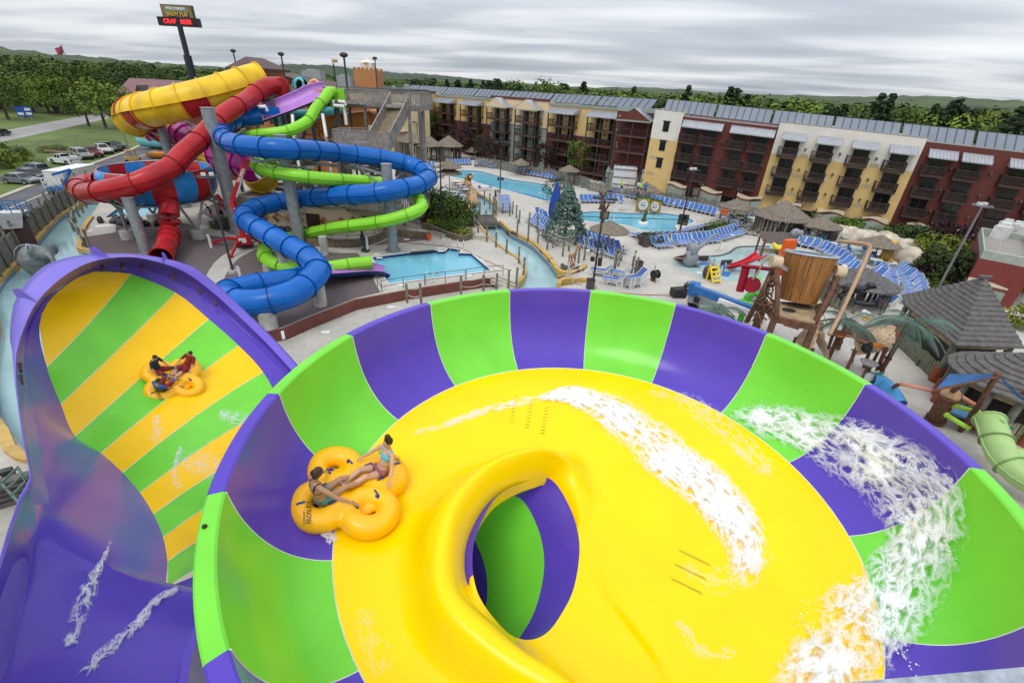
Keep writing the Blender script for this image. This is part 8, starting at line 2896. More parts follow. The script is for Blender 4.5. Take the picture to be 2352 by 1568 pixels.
for p0,p1,r_,lab,m_ in pl:
 log(p0,p1,r_,lab,m_)
pp=[((2069,881,2.2),(2142,897,2.2),.10,salm,'salmon pipe running from the bent pipe to the sawn stump'),((2166,884,2.9),(2240,930,2.4),.11,salm,'salmon pipe under the blue tarpaulin'),((2186,930,2.0),(2250,948,2.0),.13,lime_p,'upper lime pipe from the stump to the log mast'),((2170,950,1.8),(2228,985,1.7),.13,lime_p,'lower lime pipe from the stump to the log mast'),((2258,943,1.5),(2330,985,1.5),.07,FG('teal_rail',(.05,.20,.15),.5),'thin teal rail of the slatted bridge'),((1955,803,2.6),(1990,807,2.6),.06,lime_p,'thin lime rail by the yellow buckets'),((1985,858,1.8),(2030,856,1.8),.06,FG('teal_rail',(.05,.20,.15),.5),'teal rail above the white panel'),((2040,895,.4),(2062,883,2.0),.1,logm,'short brown bent pipe beside the blue tube'),((1835,755,2.2),(1800,745,2.2),.1,salm,'orange pipe under the bucket deck')]
for(a,b_,r_,m_,lab)in pp:
 log(G(*a),G(*b_),r_,lab,m_,'water_pipe','pipe')
tarp=thing('blue_tarpaulin','faded blue tarpaulin roof stretched between log poles','tarpaulin',G(2230,880,0),world=True)
ta=[G(2150,890,3.8),G(2180,858,4.2),G(2290,862,5.2),G(2215,885,4.2)]
tm_=M('tarp_blue',(.03,.12,.32),.7,.3,2,.3,6)
def sagged(a,b_,c_,d_,s_):
 return MB().grid([[a.lerp(b_,i/6).lerp(d_.lerp(c_,i/6),j/6)-V((0,0,s_*math.sin(math.pi*i/6)*math.sin(math.pi*j/6)))for j in range(7)]for i in range(7)])
part(sagged(G(2149,893,3.9),G(2181,858,4.1),G(2292,860,5.3),G(2289,866,5.2),.2),'sheet',tm_,tarp,True)
part(sagged(G(2292,862,5.3),G(2300,866,5.2),G(2375,935,3.2),G(2350,920,3.2),.15),'sheet',tm_,tarp,True)
part(MB().tube([G(2140,897,3.85),G(2292,865,5.25)],.06,6),'boom',logm,tarp)
sb=thing('slatted_bridge','slatted wooden play bridge with a blue section behind the bowl rim','bridge',G(2260,965,0),world=True)
b0,b1,c0_,c1_=G(2160,938,1.2),G(2330,1000,1.2),G(2180,920,1.2),G(2345,975,1.2)
for k in range(26):
 f0,f1=k/26,(k+.8)/26
 part(MB().prism(poly_ok([P2(b0.lerp(b1,f0)),P2(b0.lerp(b1,f1)),P2(c0_.lerp(c1_,f1)),P2(c0_.lerp(c1_,f0))]),1.1,1.2),'plank',M('bridge_blue',(.08,.22,.42),.7)if 3<k<10 else M('bridge_tan',(.25,.21,.14),.8),sb)
gp=[G(2272,965,2.4),G(2282,990,2.2),G(2290,1015,2.0),G(2302,1045,1.7),G(2330,1078,1.5),G(2375,1110,1.3),G(2430,1130,1.1)]
gs2=tube_slide('tube_slide','pale green tube slide curving off at the bowl rim by the slatted bridge',gp,.62,[paleg_f],1.5,n=18)[0]
part(MB().tube([G(2262,990,1.9),G(2268,945,2.9),G(2308,968,2.9),G(2306,1000,2.0)],.07,6),'entry_frame',paleg_f,gs2,True)
gp2=[G(2310,1040,.9),G(2340,1050,.8),G(2400,1062,.7)]
tube_slide('tube_slide','second pale green tube section lying behind the curving one',gp2,.5,[paleg_f],1.5,n=16)
t=thing('water_slide_mouth','sky blue tube end standing beside the bowl rim','water slide',G(2035,900,0),world=True)
part(MB().tube(cr([G(1995,870,1.2),G(2020,880,1.0),G(2045,905,.8),G(2060,930,.5)],4),.55,12,False),'tube',FG('sky_blue',(.07,.28,.55),.4),t,True)
part(MB().box(G(2000,865,1.5),(1.2,.08,.7),rz=.4),'white_panel',pvc,t)
for k,(u,v,z,r_,m_,lab)in enumerate(((1926,765,3.6,.55,M('copper',(.40,.13,.06),.35,metal=.5),'copper pan spout with a long handle on a post'),(1997,832,2.9,.5,M('grey_dish',(.25,.22,.24),.4),'grey dish with a maroon rim on a post'))):
 p=G(u,v,z)
 t=thing('water_dish',lab,'water toy',(p.x,p.y,0))
 part(MB().lathe((0,0,z),[(.05,-.22),(r_*.7,-.15),(r_,0),(r_-.06,.02),(r_*.6,-.08),(.0,-.1)],20),'dish',m_,t,True)
 part(MB().cyl((0,0,0),(0,0,z-.2),.07,n=8),'post',logm,t)
 if k==0:
  part(MB().bar((.4,-.2,z),(1.6,-.75,z-.25),.26,.06),'handle',salm,t)
p=G(1990,800,3.3)
t=thing('toucan_statue','orange beaked toucan spout on a log post','statue',p)
part(MB().ell((0,0,0),(.25,.35,.3),10,8).ell((.05,-.1,.3),(.2,.22,.2),8,6),'body',blackm,t,True)
part(MB().tube(cr([(.1,-.15,.35),(.5,-.3,.4),(.8,-.4,.15)],4),[.16,.17,.17,.16,.15,.13,.11,.08,.04],8),'beak',FG('toucan_orange',(.6,.22,.03),.4),t,True)
for k in range(7):
 tag(link('canned_fruit',MB().ell(G(2060-80+k%3*5+5,715+k*3,1.6-.12*k),(.2,.2,.16),7,5).me('canned_fruit',FG('fruit_yellow',(.7,.45,.02),.5)if k>3 else pvc)),f'{nth(k)} bright prop in the sloping rack beside the kiosk','prop','props on the kiosk rack')
t=thing('bicycle','bicycle leaning beside the big grey bin','bicycle',Z('4c',1480,160),.4)
for x_ in(-.5,.5):
 part(MB().tube([(x_+.33*math.cos(a),0,.35+.33*math.sin(a))for a in[j*math.pi/9 for j in range(19)]],.03,5),'wheel',blackm,t)
part(MB().tube([(-.5,0,.35),(-.15,0,.85),(.35,0,.85),(.5,0,.35)],.025,5).tube([(-.15,0,.85),(0,0,.35),(.35,0,.85)],.025,5).bar((.35,-.25,1.0),(.35,.25,1.0),.03),'frame',M('bike_teal',(.05,.2,.17),.4),t)
for k,(qq,x,y,az)in enumerate((('4c',1530,280,.4),('4c',1900,570,1.0),('3b',2190,590,1.2),('3b',2130,545,.9))):
 t=lounger(Z(qq,x,y),az,['dark mesh lounger beside the blue tarpaulin','dark mesh lounger under the slatted bridge end','beige lounger at the doorway of the round hut','dark lounger beside the dark bin by the hut'][k],'odd loungers')
 for ch in t.children:
  ch.data=ch.data.copy()
  ch.data.materials[0]=(brz,M('beige_sling',(.3,.25,.17),.8))[k==2 and ch.name.startswith('seat')or k==2 and ch.name.startswith('back')]
for k,(x,y)in enumerate(((2190,1110),(2250,1160),(2240,1210),(2330,1140))):
 t=thing('garden_umbrella',['first','second','third','fourth'][k]+' black flat umbrella on the patio behind the bar hut','umbrella',Z('4b',x,y),0,'black patio umbrellas')
 part(MB().lathe((0,0,0),[(1.6,2.1),(.05,2.55),(1.55,2.05)],8),'canopy',M('black_canvas',(.012,.013,.016),.7),t)
 part(MB().cyl((0,0,0),(0,0,2.4),.04,n=6),'pole',brz,t)
tyre_m=M('tyre',(.015,.015,.016),.8)
alloy_m=M('alloy',(.42,.43,.45),.35,metal=.7)
cglass=M('car_glass',(.012,.016,.02),.08,.1,1)
lampw=M('headlight_glass',(.6,.6,.58),.15)
lampr=M('tail_light',(.30,.01,.01),.25)
def paint(name,col):
 return M(name,col,.22,.06,1,coat=.6)
def vehicle(kind,name,label,pr,pf,mat,cat='car',s=1.08):
 """pr, pf: ground contact of the visible rear and front wheels"""
 d=(pf-pr).normalized()
 side=V((d.y,-d.x,0))
 if side.dot(V((0,0,0))-pr)<0:
  side=-side
 mid=(pr+pf)/2-side*.82*s
 t=thing(name,label,cat,mid,math.atan2(d.y,d.x))
 t.scale=(s,s,s)
 long_=kind in('pickup','ladder','cap')
 L_,W_=(5.5 if long_ else 4.75),1.86
 wb=3.35 if long_ else 2.75
 hb_=1.0 if long_ or kind=='suv' else .82
 prof={'sedan':[(-.5,.58),(-.5,.86),(-.36,.92),(.18,.90),(.46,.76),(.5,.58)],'suv':[(-.5,.6),(-.5,1.08),(.2,1.08),(.47,.98),(.5,.6)]}.get(kind,[(-.5,.62),(-.5,1.06),(.22,1.06),(.47,1.0),(.5,.62)])
 zb0=.28 if kind in('sedan','wagon')else .42
 def ext(pf_,wid,wtop,z_lo):
  mb=MB()
  ztop=max(z for _,z in pf_)
  rows=[]
  for sg in(-1,1):
   rows.append([V((x*L_,sg*(wid if z<ztop-.01 else wtop)/2,z))for x,z in pf_])
  a,b_=rows
  n=len(a)
  mb.loft([a,[p.lerp(q,.04)+V((0,0,.0))for p,q in zip(a,b_)],[p.lerp(q,.96)for p,q in zip(a,b_)],b_],True)
  return mb
 body=ext([(-.5,zb0)]+prof+[(.5,zb0)],W_,W_*.96,zb0)
 part(body,'body',mat,t,30)
 cab={'sedan':((-.40,-.24,.08,.24),.88,1.42),'wagon':((-.48,-.44,.05,.20),.9,1.45),'suv':((-.49,-.44,.05,.18),1.06,1.72)}.get(kind,((-.10,-.08,.12,.22),1.04,1.78))
 (x0,x1,x2,x3),z0,z1=cab
 if kind=='redcab':
  x0,x1=-.14,-.12
 if kind=='cap':
  x0,x1=-.49,-.46
 q=[(x0,z0),(x1,z1),(x2,z1),(x3,z0)]
 cb=MB()
 rows=[]
 for sg in(-1,1):
  rows.append([V((x*L_,sg*(W_*.95 if z==z0 else W_*.78)/2,z))for x,z in q])
 part(MB().loft(rows),'cabin',mat,t,30)
 gl=MB()
 for sg in(-1,1):
  for f0,f1 in((.06,.46),(.52,.94)):
   lo,hi=V((0,0,z0)),V((0,0,z1))
   pts=[]
   for f,zz_ in((f0,.18),(f1,.18),(f1,.88),(f0,.88)):
    xa=x0+(x3-x0)*f
    xb_=x1+(x2-x1)*f
    xx=xa+(xb_-xa)*zz_
    ww=(W_*.95+(W_*.78-W_*.95)*zz_)/2+.006
    pts.append((xx*L_,sg*ww,z0+(z1-z0)*zz_))
   gl.face(pts)
 o=part(gl,'side_window',cglass,t)
 gl=MB()
 for(xa,xb_),nm in(((x3,x2),'windscreen'),((x0,x1),'rear_window')):
  pts=[]
  for zz_,sg in((.12,-1),(.12,1),(.92,1),(.92,-1)):
   xx=xa+(xb_-xa)*zz_
   ww=(W_*.95+(W_*.78-W_*.95)*zz_)/2*.86
   off=.012 if nm=='windscreen' else-.012
   pts.append((xx*L_+off,sg*ww,z0+(z1-z0)*zz_+.01))
  part(MB().face(pts),nm,cglass,t)
 r_=.40 if long_ or kind=='suv' else .33
 for x in(-wb/2,wb/2):
  for sg in(-1,1):
   y=sg*(W_/2-.08)
   wh=part(MB().cyl((x,y-.11,r_),(x,y+.11,r_),r_,n=16),'wheel',tyre_m,t,40)
   rm=link('rim',MB().cyl((x,y+sg*.115,r_),(x,y+sg*.125,r_),r_*.6,n=12).me('rim',alloy_m))
   rm.parent=wh
   part(MB().cyl((x,y+sg*.02,r_+.02),(x,y+sg*.085,r_+.02),r_*1.22,n=18),'wheel_arch',tyre_m,t)
 for sg in(-1,1):
  part(MB().box((L_*.49,sg*.68,hb_*.82),(.12,.36,.16)),'headlight',lampw,t)
  part(MB().box((-L_*.5,sg*.76,hb_*.85),(.06,.2,.26)),'tail_light',lampr,t)
 part(MB().box((L_*.5,0,zb0+.14),(.12,W_*.96,.2)).box((-L_*.5,0,zb0+.14),(.12,W_*.96,.2)),'bumper',dkmet if kind!='ladder' else mat,t)
 if kind=='pickup':
  part(MB().box((-L_*.30,0,1.075),(L_*.36,W_*.78,.02)),'truck_bed',blackm,t)
 if kind=='ladder':
  part(MB().box((-L_*.31,0,1.15),(L_*.38,W_*1.04,.55)),'tool_body',mat,t)
  rk=MB()
  for sg in(-.7,.7):
   rk.bar((-L_*.48,sg,2.1),(L_*.34,sg,2.0),.08).bar((-L_*.46,sg,1.4),(-L_*.46,sg,2.1),.07).bar((-.1,sg,1.4),(-.1,sg,2.05),.07)
  part(rk,'ladder_rack',dkmet,t)
  ld=MB()
  for sg in(.25,.7):
   ld.bar((-L_*.5,sg,2.18),(L_*.55,sg,2.1),.09,.12)
  for k in range(12):
   ld.bar((-L_*.5+k*.5,.25,2.17-k*.006),(-L_*.5+k*.5,.7,2.17-k*.006),.05)
  part(ld,'ladder',M('ladder_wood',(.3,.18,.12),.7),t)
 if kind in('suv','wagon'):
  part(MB().bar((-L_*.40,.6,z1+.05),(L_*.02,.6,z1+.05),.05).bar((-L_*.40,-.6,z1+.05),(L_*.02,-.6,z1+.05),.05),'roof_rail',dkmet,t)
 return t
zc=lambda x,y:G(.1221*x,275.6+.1221*y)
wp,gp_,bp_,rp_,sp2,tp_=paint('white_paint_car',(.68,.69,.70)),paint('grey_paint',(.13,.145,.155)),paint('black_paint',(.02,.022,.026)),paint('red_paint',(.22,.018,.022)),paint('silver_paint',(.34,.34,.33)),paint('tan_paint',(.42,.40,.36))
vehicle('sedan','parked_car','grey four door sedan parked first on the grass',zc(135,1200),zc(510,1225),gp_)
vehicle('sedan','parked_car','black sedan with bright headlights behind the grey sedan',zc(300,1090),zc(740,1140),bp_)
vehicle('suv','parked_car','silver and dark estate wagon with roof rails beside the black sedan',zc(750,1060),zc(390,1010),gp_)
vehicle('ladder','parked_truck','white service truck with a ladder on its rack',zc(1355,875),zc(950,825),wp,'truck')
vehicle('cap','parked_truck','silver pickup with a covered bed behind the ladder truck',zc(1310,690),zc(1625,775),sp2,'truck')
vehicle('pickup','parked_truck','dark red crew pickup on the grass',zc(1480,650),zc(1840,735),rp_,'truck')
vehicle('pickup','parked_truck','white pickup behind the dark red pickup',zc(1690,590),zc(2030,675),wp,'truck')
vehicle('pickup','parked_truck','tan pickup showing its tail behind the white pickup',zc(2090,625),zc(1800,560),tp_,'truck')
vehicle('wagon','parked_car','black estate car last in the row on the grass',zc(1990,545),zc(2285,592),bp_)
vehicle('sedan','moving_car','dark car driving on the highway',zc(165,292),zc(20,312),bp_)
net2=D.materials.new('chain_link')
nt,N,L,b=nodes(net2)
b.inputs['Base Color'].default_value=(.17,.18,.16,1)
b.inputs['Alpha'].default_value=.22
t=thing('chain_link_fence','tall grey chain link fence behind the parked cars','fence',G(0,385),world=True)
cf=[G(u,v)for u,v in((-60,408),(0,390),(45,376),(98,360),(140,350),(181,338),(235,324),(290,309),(345,300))]
for a,b_ in zip(cf,cf[1:]):
 part(MB().face([a,b_,b_+V((0,0,2.6)),a+V((0,0,2.6))]),'mesh_panel',net2,t)
 part(MB().cyl(a,a+V((0,0,2.7)),.06,n=6).bar(a+V((0,0,2.6)),b_+V((0,0,2.6)),.05),'post',steel,t)
def panel_sign(name,label,tl,tr,bl,pole_px,Y,cat='sign'):
 TL,TR,BL=AY(*tl,Y),AY(*tr,Y),AY(*bl,Y)
 x=(TR-TL).normalized()
 x.z=0
 x.normalize()
 base=AY(pole_px[0],pole_px[1],Y)
 t=thing(name,label,cat,(base.x,base.y,0),world=True)
 c_=(TR+BL)/2
 w_,h_=(TR-TL).length,abs(TL.z-BL.z)
 m=frame(None,x,V((0,0,1)),c_)
 return t,m,w_,h_,base
def put(mesh,name,t,m,dx,dy,dz,mat=None):
 o=link(name,mesh)
 o.parent=t
 o.matrix_local=Matrix.Translation(-t.location)@m@Matrix.Translation((dx,dy,dz))
 return o
t,m,w_,h_,base=panel_sign('pole_sign','tall pole sign with a brown pub board over a red LED message strip',(368,9),(441,16),(373,41),(443,178),92)
put(MB().box((0,0,-.3),(w_,h_*1.06,.6)).me('sign_box',M('sign_dark_green',(.03,.05,.045),.5)),'sign_box',t,m,0,0,0)
put(MB().box((0,0,.02),(w_*.97,h_*1.0,.04)).me('sign_face',M('sign_amber',(.24,.135,.045),.6,.35,.5)),'sign_face',t,m,0,0,0)
put(MB().prism([(-w_*.36,h_*.38),(w_*.36,h_*.38),(w_*.40,-.0*h_),(w_*.30,-h_*.46),(-w_*.30,-h_*.46),(-w_*.40,0)][::-1],.04,.07).me('sign_panel',M('sign_sage',(.17,.22,.19),.6)),'sign_panel',t,m,0,0,0)
put(text_mesh('WISCONSIN',h_*.27,M('sign_white',(.75,.75,.72),.5),.02,space=1.15,bold=.02),'lettering',t,m,-.1,h_*.24,.11)
put(text_mesh('BREW PUB',h_*.42,M('sign_brown',(.07,.03,.015),.6),.02,bold=.10,sx=.92),'lettering_shadow',t,m,.12,-h_*.17,.10)
put(text_mesh('BREW PUB',h_*.42,M('sign_gold',(.52,.33,.05),.5),.03,bold=.03,sx=.92),'lettering',t,m,0,-h_*.15,.13)
LT,LR,LB_=AY(362,41,92),AY(457,50,92),AY(364,53,92)
lc=AY(410,51,92)
m2=m.copy()
m2.translation=lc
lw,lh=(LR-LT).length,1.25
put(MB().box((0,0,-.3),(lw,lh,.8)).me('message_board',M('led_black',(.008,.01,.01),.4)),'message_board',t,m2,0,0,0)
led=emit('led_red',(1.0,.02,.03),1.6)
put(text_mesh('CRAF',lh*.72,led,.01,bold=.01),'message_text',t,m2,-lw*.20,0,.14)
put(text_mesh('BEER',lh*.72,led,.01,bold=.01),'message_text',t,m2,lw*.20,0,.14)
part(MB().cyl((base.x,base.y,0),(base.x,base.y,AY(430,128,92).z),.62,n=14).cyl((base.x,base.y,0),(base.x,base.y,lc.z-.4),.42,n=14),'pole',M('pole_dark_blue',(.012,.018,.03),.5),t,40)
t,m,w_,h_,base=panel_sign('pole_sign','small distant pole sign with orange letters on a white board',(761,135),(775,136),(762,145),(771,190),190)
put(MB().box((0,0,-.2),(w_,h_,.4)).me('sign_box',pvc),'sign_box',t,m,0,0,0)
put(text_mesh('ARBS',h_*.62,M('sign_orange',(.5,.2,.02),.5),.02,bold=.06),'lettering',t,m,0,0,.05)
part(MB().cyl((base.x,base.y,0),(base.x,base.y,AY(768,146,190).z),.25,n=8),'pole',brz,t)
p=G(67,284)
t=thing('road_sign','blue highway service sign on two posts at the wood edge','road sign',p,.9)
part(MB().box((0,0,3.3),(3.6,.1,2.7)),'sign_board',M('road_blue',(.012,.07,.36),.5),t)
for dx,dz in((-.9,2.7),(.9,3.9),(.9,2.7)):
 part(MB().box((dx,-.07,dz),(1.3,.02,.7)),'logo_plate',M('white_panel',(.72,.72,.7),.6),t)
for dx in(-1.1,1.1):
 part(MB().cyl((dx,.1,0),(dx,.1,4.4),.09,n=6),'post',wood_m,t)
b_=AY(158,150,330)
t=thing('flagpole','distant flagpole with a striped flag above the wood','flag',(b_.x,b_.y,0))
zt=AY(150,103,330).z
part(MB().cyl((0,0,0),(0,0,zt),.2,n=6),'pole',steel,t)
part(MB().grid([[(0,0,zt-.4),(-3,1,zt-1.6),(-6,1,zt-2.2)],[(0,0,zt-4.5),(-3,1,zt-5.6),(-5.4,1,zt-6)]]),'flag',M('flag_red',(.35,.05,.09),.8,.8,.4),t)
blu=M('lift_blue',(.012,.12,.36),.4,.15,2)
redl=M('lift_red',(.42,.01,.015),.35,.15,2)
a,c_=G(165,437),G(228,420)
t=thing('container','white ribbed storage container beyond the red tube bend','container',(a+c_)/2,math.atan2((c_-a).y,(c_-a).x))
mb=MB().box((0,1.3,1.35),((c_-a).length+1,2.6,2.7))
for k in range(24):
 mb.box((-4.2+k*.36,-.02,1.3),(.1,.06,2.4))
part(mb,'body',M('container_white',(.62,.61,.58),.6),t)
part(MB().box((0,1.3,2.74),((c_-a).length+1.1,2.7,.08)),'roof',M('container_roof',(.72,.72,.70),.5),t)
t=thing('scissor_lift','blue scissor lift with a railed platform behind the board fence','lift',Z('1b',165,545),.45)
part(MB().box((0,0,.55),(2.4,1.3,.5)),'chassis',blu,t)
sc_=MB()
for k in range(4):
 for s_ in(-.5,.5):
  sc_.bar((-.9,s_,.85+.22*k),(.9,s_,1.07+.22*k),.08,.1).bar((.9,s_,.85+.22*k),(-.9,s_,1.07+.22*k),.08,.1)
part(sc_,'scissor_arm',blu,t)
part(MB().box((0,0,1.85),(3.0,1.6,.24)),'platform',blu,t)
part(MB().box((0,0,1.99),(2.7,1.4,.04)),'platform_floor',pvc,t)
gr=MB()
for x in(-1.45,-.5,.5,1.45):
 for y in(-.75,.75):
  gr.bar((x,y,1.9),(x,y,3.05),.07)
for z in(2.5,3.05):
 gr.bar((-1.45,-.75,z),(1.45,-.75,z),.07).bar((-1.45,.75,z),(1.45,.75,z),.07).bar((-1.45,-.75,z),(-1.45,.75,z),.07).bar((1.45,-.75,z),(1.45,.75,z),.07)
part(gr,'guard_rail',blu,t)
part(MB().box((-.6,-.78,2.7),(1.1,.06,.6)),'control_panel',blu,t)
for x in(-.8,.8):
 for y in(-.6,.6):
  part(MB().cyl((x,y-.12,.3),(x,y+.12,.3),.3,n=12),'wheel',tyre_m,t,40)
t=thing('boom_lift','blue and white folded boom lift beside the white container','lift',Z('1b',570,215),.3)
part(MB().box((0,0,.8),(2.2,1.8,.6)).bar((.6,0,1.2),(1.6,1.2,3.2),.35).bar((1.6,1.2,3.2),(-.4,.3,2.6),.3),'boom',blu,t)
gr=MB()
for x in(-1.3,-.2):
 for y in(-.8,.4):
  gr.bar((x,y,1.0),(x,y,2.3),.09)
for z in(1.05,1.7,2.3):
 gr.bar((-1.3,-.8,z),(-.2,-.8,z),.09).bar((-1.3,.4,z),(-.2,.4,z),.09).bar((-1.3,-.8,z),(-1.3,.4,z),.09)
part(gr,'basket',pvc,t)
for x in(-.7,.7):
 part(MB().cyl((x,-1,.35),(x,-.7,.35),.35,n=12),'wheel',tyre_m,t,40)
t=thing('boom_lift','long blue boom lift with a grey engine cover behind the bowl rim','lift',G(1610,712),world=True)
e0,e1=G(1578,706,0),G(1655,722,0)
az=math.atan2((e1-e0).y,(e1-e0).x)
cc=(e0+e1)/2
part(MB().box(cc+V((0,0,1.25)),((e1-e0).length*1.1,1.7,.8),rz=az).box(cc+V((0,0,1.75)),((e1-e0).length*.98,1.35,.3),rz=az),'engine_cover',M('cover_grey',(.33,.34,.35),.5,.12,2),t)
part(MB().bar(G(1594,662,2.5),G(1728,712,2.2),.5,.6).box(G(1594,663,2.2),(.9,.7,1.1),rz=az),'boom',blu,t)
part(MB().bar(G(1650,690,2.3),G(1755,729,2.0),.36,.4),'inner_boom',pvc,t)
for f in(.15,.85):
 q_=e0.lerp(e1,f)
 part(MB().cyl(q_+V((0,-.3,.45)),q_+V((0,.2,.45)),.45,n=14),'wheel',tyre_m,t,40)
part(MB().box(cc+V((-1.2,-.75,1.3)),(.45,.25,.4),rz=az),'control_box',blackm,t)
def spider(p,arms,legs,label,txt=True):
 t=thing('spider_lift',label,'lift',p,world=True)
 c_=p+V((0,0,1.0))
 part(MB().box(c_,(1.3,1.0,.9),rz=.5).box(c_+V((.2,.2,.7)),(.9,.7,.6),rz=.3),'chassis',redl,t)
 part(MB().box(c_+V((0,0,-.55)),(1.5,.35,.5),rz=.5),'crawler_track',tyre_m,t)
 part(MB().box(c_+V((.15,-.55,.1)),(.7,.06,.5),rz=.5),'side_panel',pvc,t)
 for q_ in legs:
  md=c_.lerp(q_,.5)+V((0,0,.45))
  part(MB().bar(c_,md,.22,.28).bar(md,q_+V((0,0,.1)),.18,.24).cyl(q_,q_+V((0,0,.1)),.28,n=10),'outrigger',redl,t)
 for a,b_ in zip(arms,arms[1:]):
  part(MB().bar(a,b_,.42,.5),'boom_arm',redl,t)
  part(MB().cyl(a.lerp(b_,.1)+V((.4,-.2,0)),a.lerp(b_,.55)+V((.25,-.1,0)),.08,n=6),'ram',M('pale_steel',(.45,.46,.48),.4,metal=.5),t)
  if txt:
   d=(b_-a).normalized()
   me=text_mesh('TEUPEN',.42,pvc,.004,bold=.01)
   o=link('printed_name',me)
   o.parent=t
   ez=(V((0,0,H))-a).normalized()
   up=ez.cross(d)
   o.matrix_local=Matrix.Translation(-t.location)@frame(None,d,up,a.lerp(b_,.6)+ez*.34)
 return t
sp_p=G(566,572)
spider(sp_p,[AY(563,545,sp_p.y),AY(534,461,sp_p.y+.3),AY(568,366,sp_p.y+1.5)],[G(489,561),G(530,592),G(601,560),G(585,545)],'red spider lift with a raised jointed boom on the gravel')
sp_p=G(520,494)
spider(sp_p,[G(520,480,1.2),AY(497,449,sp_p.y-1)],[G(505,492),G(535,500),G(545,490)],'second smaller red spider lift in the shade of the tower',False)
fl_,fr_=G(1386,434),G(1484,443)
dd=(fr_-fl_).normalized()
bk_=V((-dd.y,dd.x,0))
t=thing('terrace_scaffold','sage terrace wrapped in white sheeting under repair at the hotel corner','scaffold',fl_,world=True)
ln=(fr_-fl_).length
part(MB().prism(poly_ok([P2(fl_),P2(fr_),P2(fr_+bk_*9),P2(fl_+bk_*9)]),-.2,3.2),'terrace',sage_m,t)
shm=M('white_sheeting',(.66,.66,.68),.7,.12,1.5,.4,3)
shl=M('navy_seam',(.03,.03,.08),.7)
def wrap(u0,v0,u1,v1,zt_,w2,lab):
 a,b_=G(u0,v0),G(u1,v1)
 d2=(b_-a).normalized()
 n2=V((d2.y,-d2.x,0))
 n2=-n2 if n2.dot(-a)<0 else n2
 mb=MB()
 ring_=[a,b_,b_-n2*w2,a-n2*w2]
 rows=[]
 for j in range(7):
  f=j/6
  rows.append([p.lerp(sum(ring_,V())/4,-.04*(1-f))+V((.12*noise.noise(V((f*4,k,u0))),.12*noise.noise(V((k,f*4,u0))),zt_*f))for k,p in enumerate(ring_)])
 part(mb.loft(rows),lab,shm,t,60)
 for f in(.3,.6,.93):
  part(MB().bar(a+n2*.12+V((0,0,zt_*f)),b_+n2*.12+V((0,0,zt_*f)),.06,.12),'sheet_seam',shl,t)
wrap(1404,438,1455,442,4.3,3,'sheeting')
wrap(1468,442,1502,444,4.0,2.6,'sheeting')
wrap(1373,400,1396,402,4.4,1,'sheeting')
part(MB().mesh([G(1456,440),G(1470,441),G(1470,441,3.6)],[(0,1,2)]).mesh([G(1396,437),G(1406,438),G(1406,438,3.8)],[(0,1,2)]),'loose_sheet',shm,t)
sc_=MB()
for k in range(5):
 p=fl_+dd*(-1.5+k*1.1)-bk_*.6
 sc_.bar(p,p+V((0,0,6.2-.4*k)),.09)
for z in(1.5,3.0,4.5):
 sc_.bar(fl_+dd*-1.5-bk_*.6+V((0,0,z)),fl_+dd*2.9-bk_*.6+V((0,0,z)),.08)
part(sc_,'scaffold_frame',dkmet,t)
part(MB().box(fl_+dd*2.4-bk_*.1+V((0,0,1.9)),(.9,.1,1.3)),'blue_panel',blu,t)
t=thing('elephant_statue','big grey elephant figure seen from behind in the side river','statue',G(100,628,-.3),-.4)
mb=MB().ell((0,0,1.2),(1.25,1.2,1.5),16,10).ell((1.35,.3,2.1),(.6,.65,.62),12,8).tube(cr([(1.7,.3,2.1),(2.3,.2,1.8),(2.6,.1,1.2)],4),[.28,.26,.24,.22,.2,.18,.16,.13,.1],8).ell((1.2,-.35,2.2),(.16,.5,.55),8,6).ell((1.25,.95,2.2),(.16,.4,.5),8,6)
me=eval_mesh(mb.me('body',eg),'body',[('REMESH',dict(mode='VOXEL',voxel_size=.07)),('SMOOTH',dict(factor=.5,iterations=4))])
me.materials.clear()
me.materials.append(M('elephant_slate',(.16,.18,.18),.55,.45,1.2))
o=link('body',me)
o.parent=t
for k in(-1,0,1):
 part(MB().tube([V((-1.3*math.cos(a)*1.0,k*.75*math.cos(a)-.2,1.2+1.55*math.sin(a)))for a in[j*math.pi/14-.3 for j in range(13)]],.07,6),'hide_fold',eg,t,True)
t=thing('stored_slide_section','pale teal half pipe slide section resting beside the service road','slide section',G(372,344),-.1)
part(MB().grid([[V((x,1.5*math.cos(a),1.9+1.5*math.sin(a)-(.0 if x<1 else .0)))for a in[math.pi+j*math.pi/8 for j in range(9)]]for x in(-4.5,-2,1,4.5)]).grid([[(-4.5,-1.5,1.9),(-4.5,-1.5,3.4)],[(-2,-1.5,1.9),(-2,-1.5,3.3)],[(3.5,-1.5,1.9),(3.5,-1.5,2.0)]]),'half_pipe',FG('pale_teal_fibreglass',(.2,.6,.62),.3),t,True)
part(MB().box((0,0,.3),(5,1.6,.25)).cyl((-1.5,-.8,.3),(-1.5,.8,.3),.3,n=10),'cradle',dkmet,t)
t=thing('stored_slide_section','orange slide trough lying behind the red and blue bowl','slide section',G(392,366),.1)
part(MB().grid([[V((x,1.2*math.cos(a),1.3+1.2*math.sin(a)))for a in[math.pi+j*math.pi/8 for j in range(9)]]for x in(-4,0,4)]),'half_pipe',orange_f,t,True)
t=thing('loader','small tan loader parked behind the red and blue bowl','machine',G(308,376),.4)
part(MB().box((0,0,.8),(2.4,1.4,.8)),'body',M('loader_tan',(.42,.25,.08),.6),t)
cbm=MB()
for x in(-.6,.6):
 for y in(-.6,.6):
  cbm.bar((x,y,1.2),(x,y,2.5),.12)
part(cbm.box((0,0,2.5),(1.5,1.4,.15)),'cab_frame',M('loader_tan',(.42,.25,.08),.6),t)
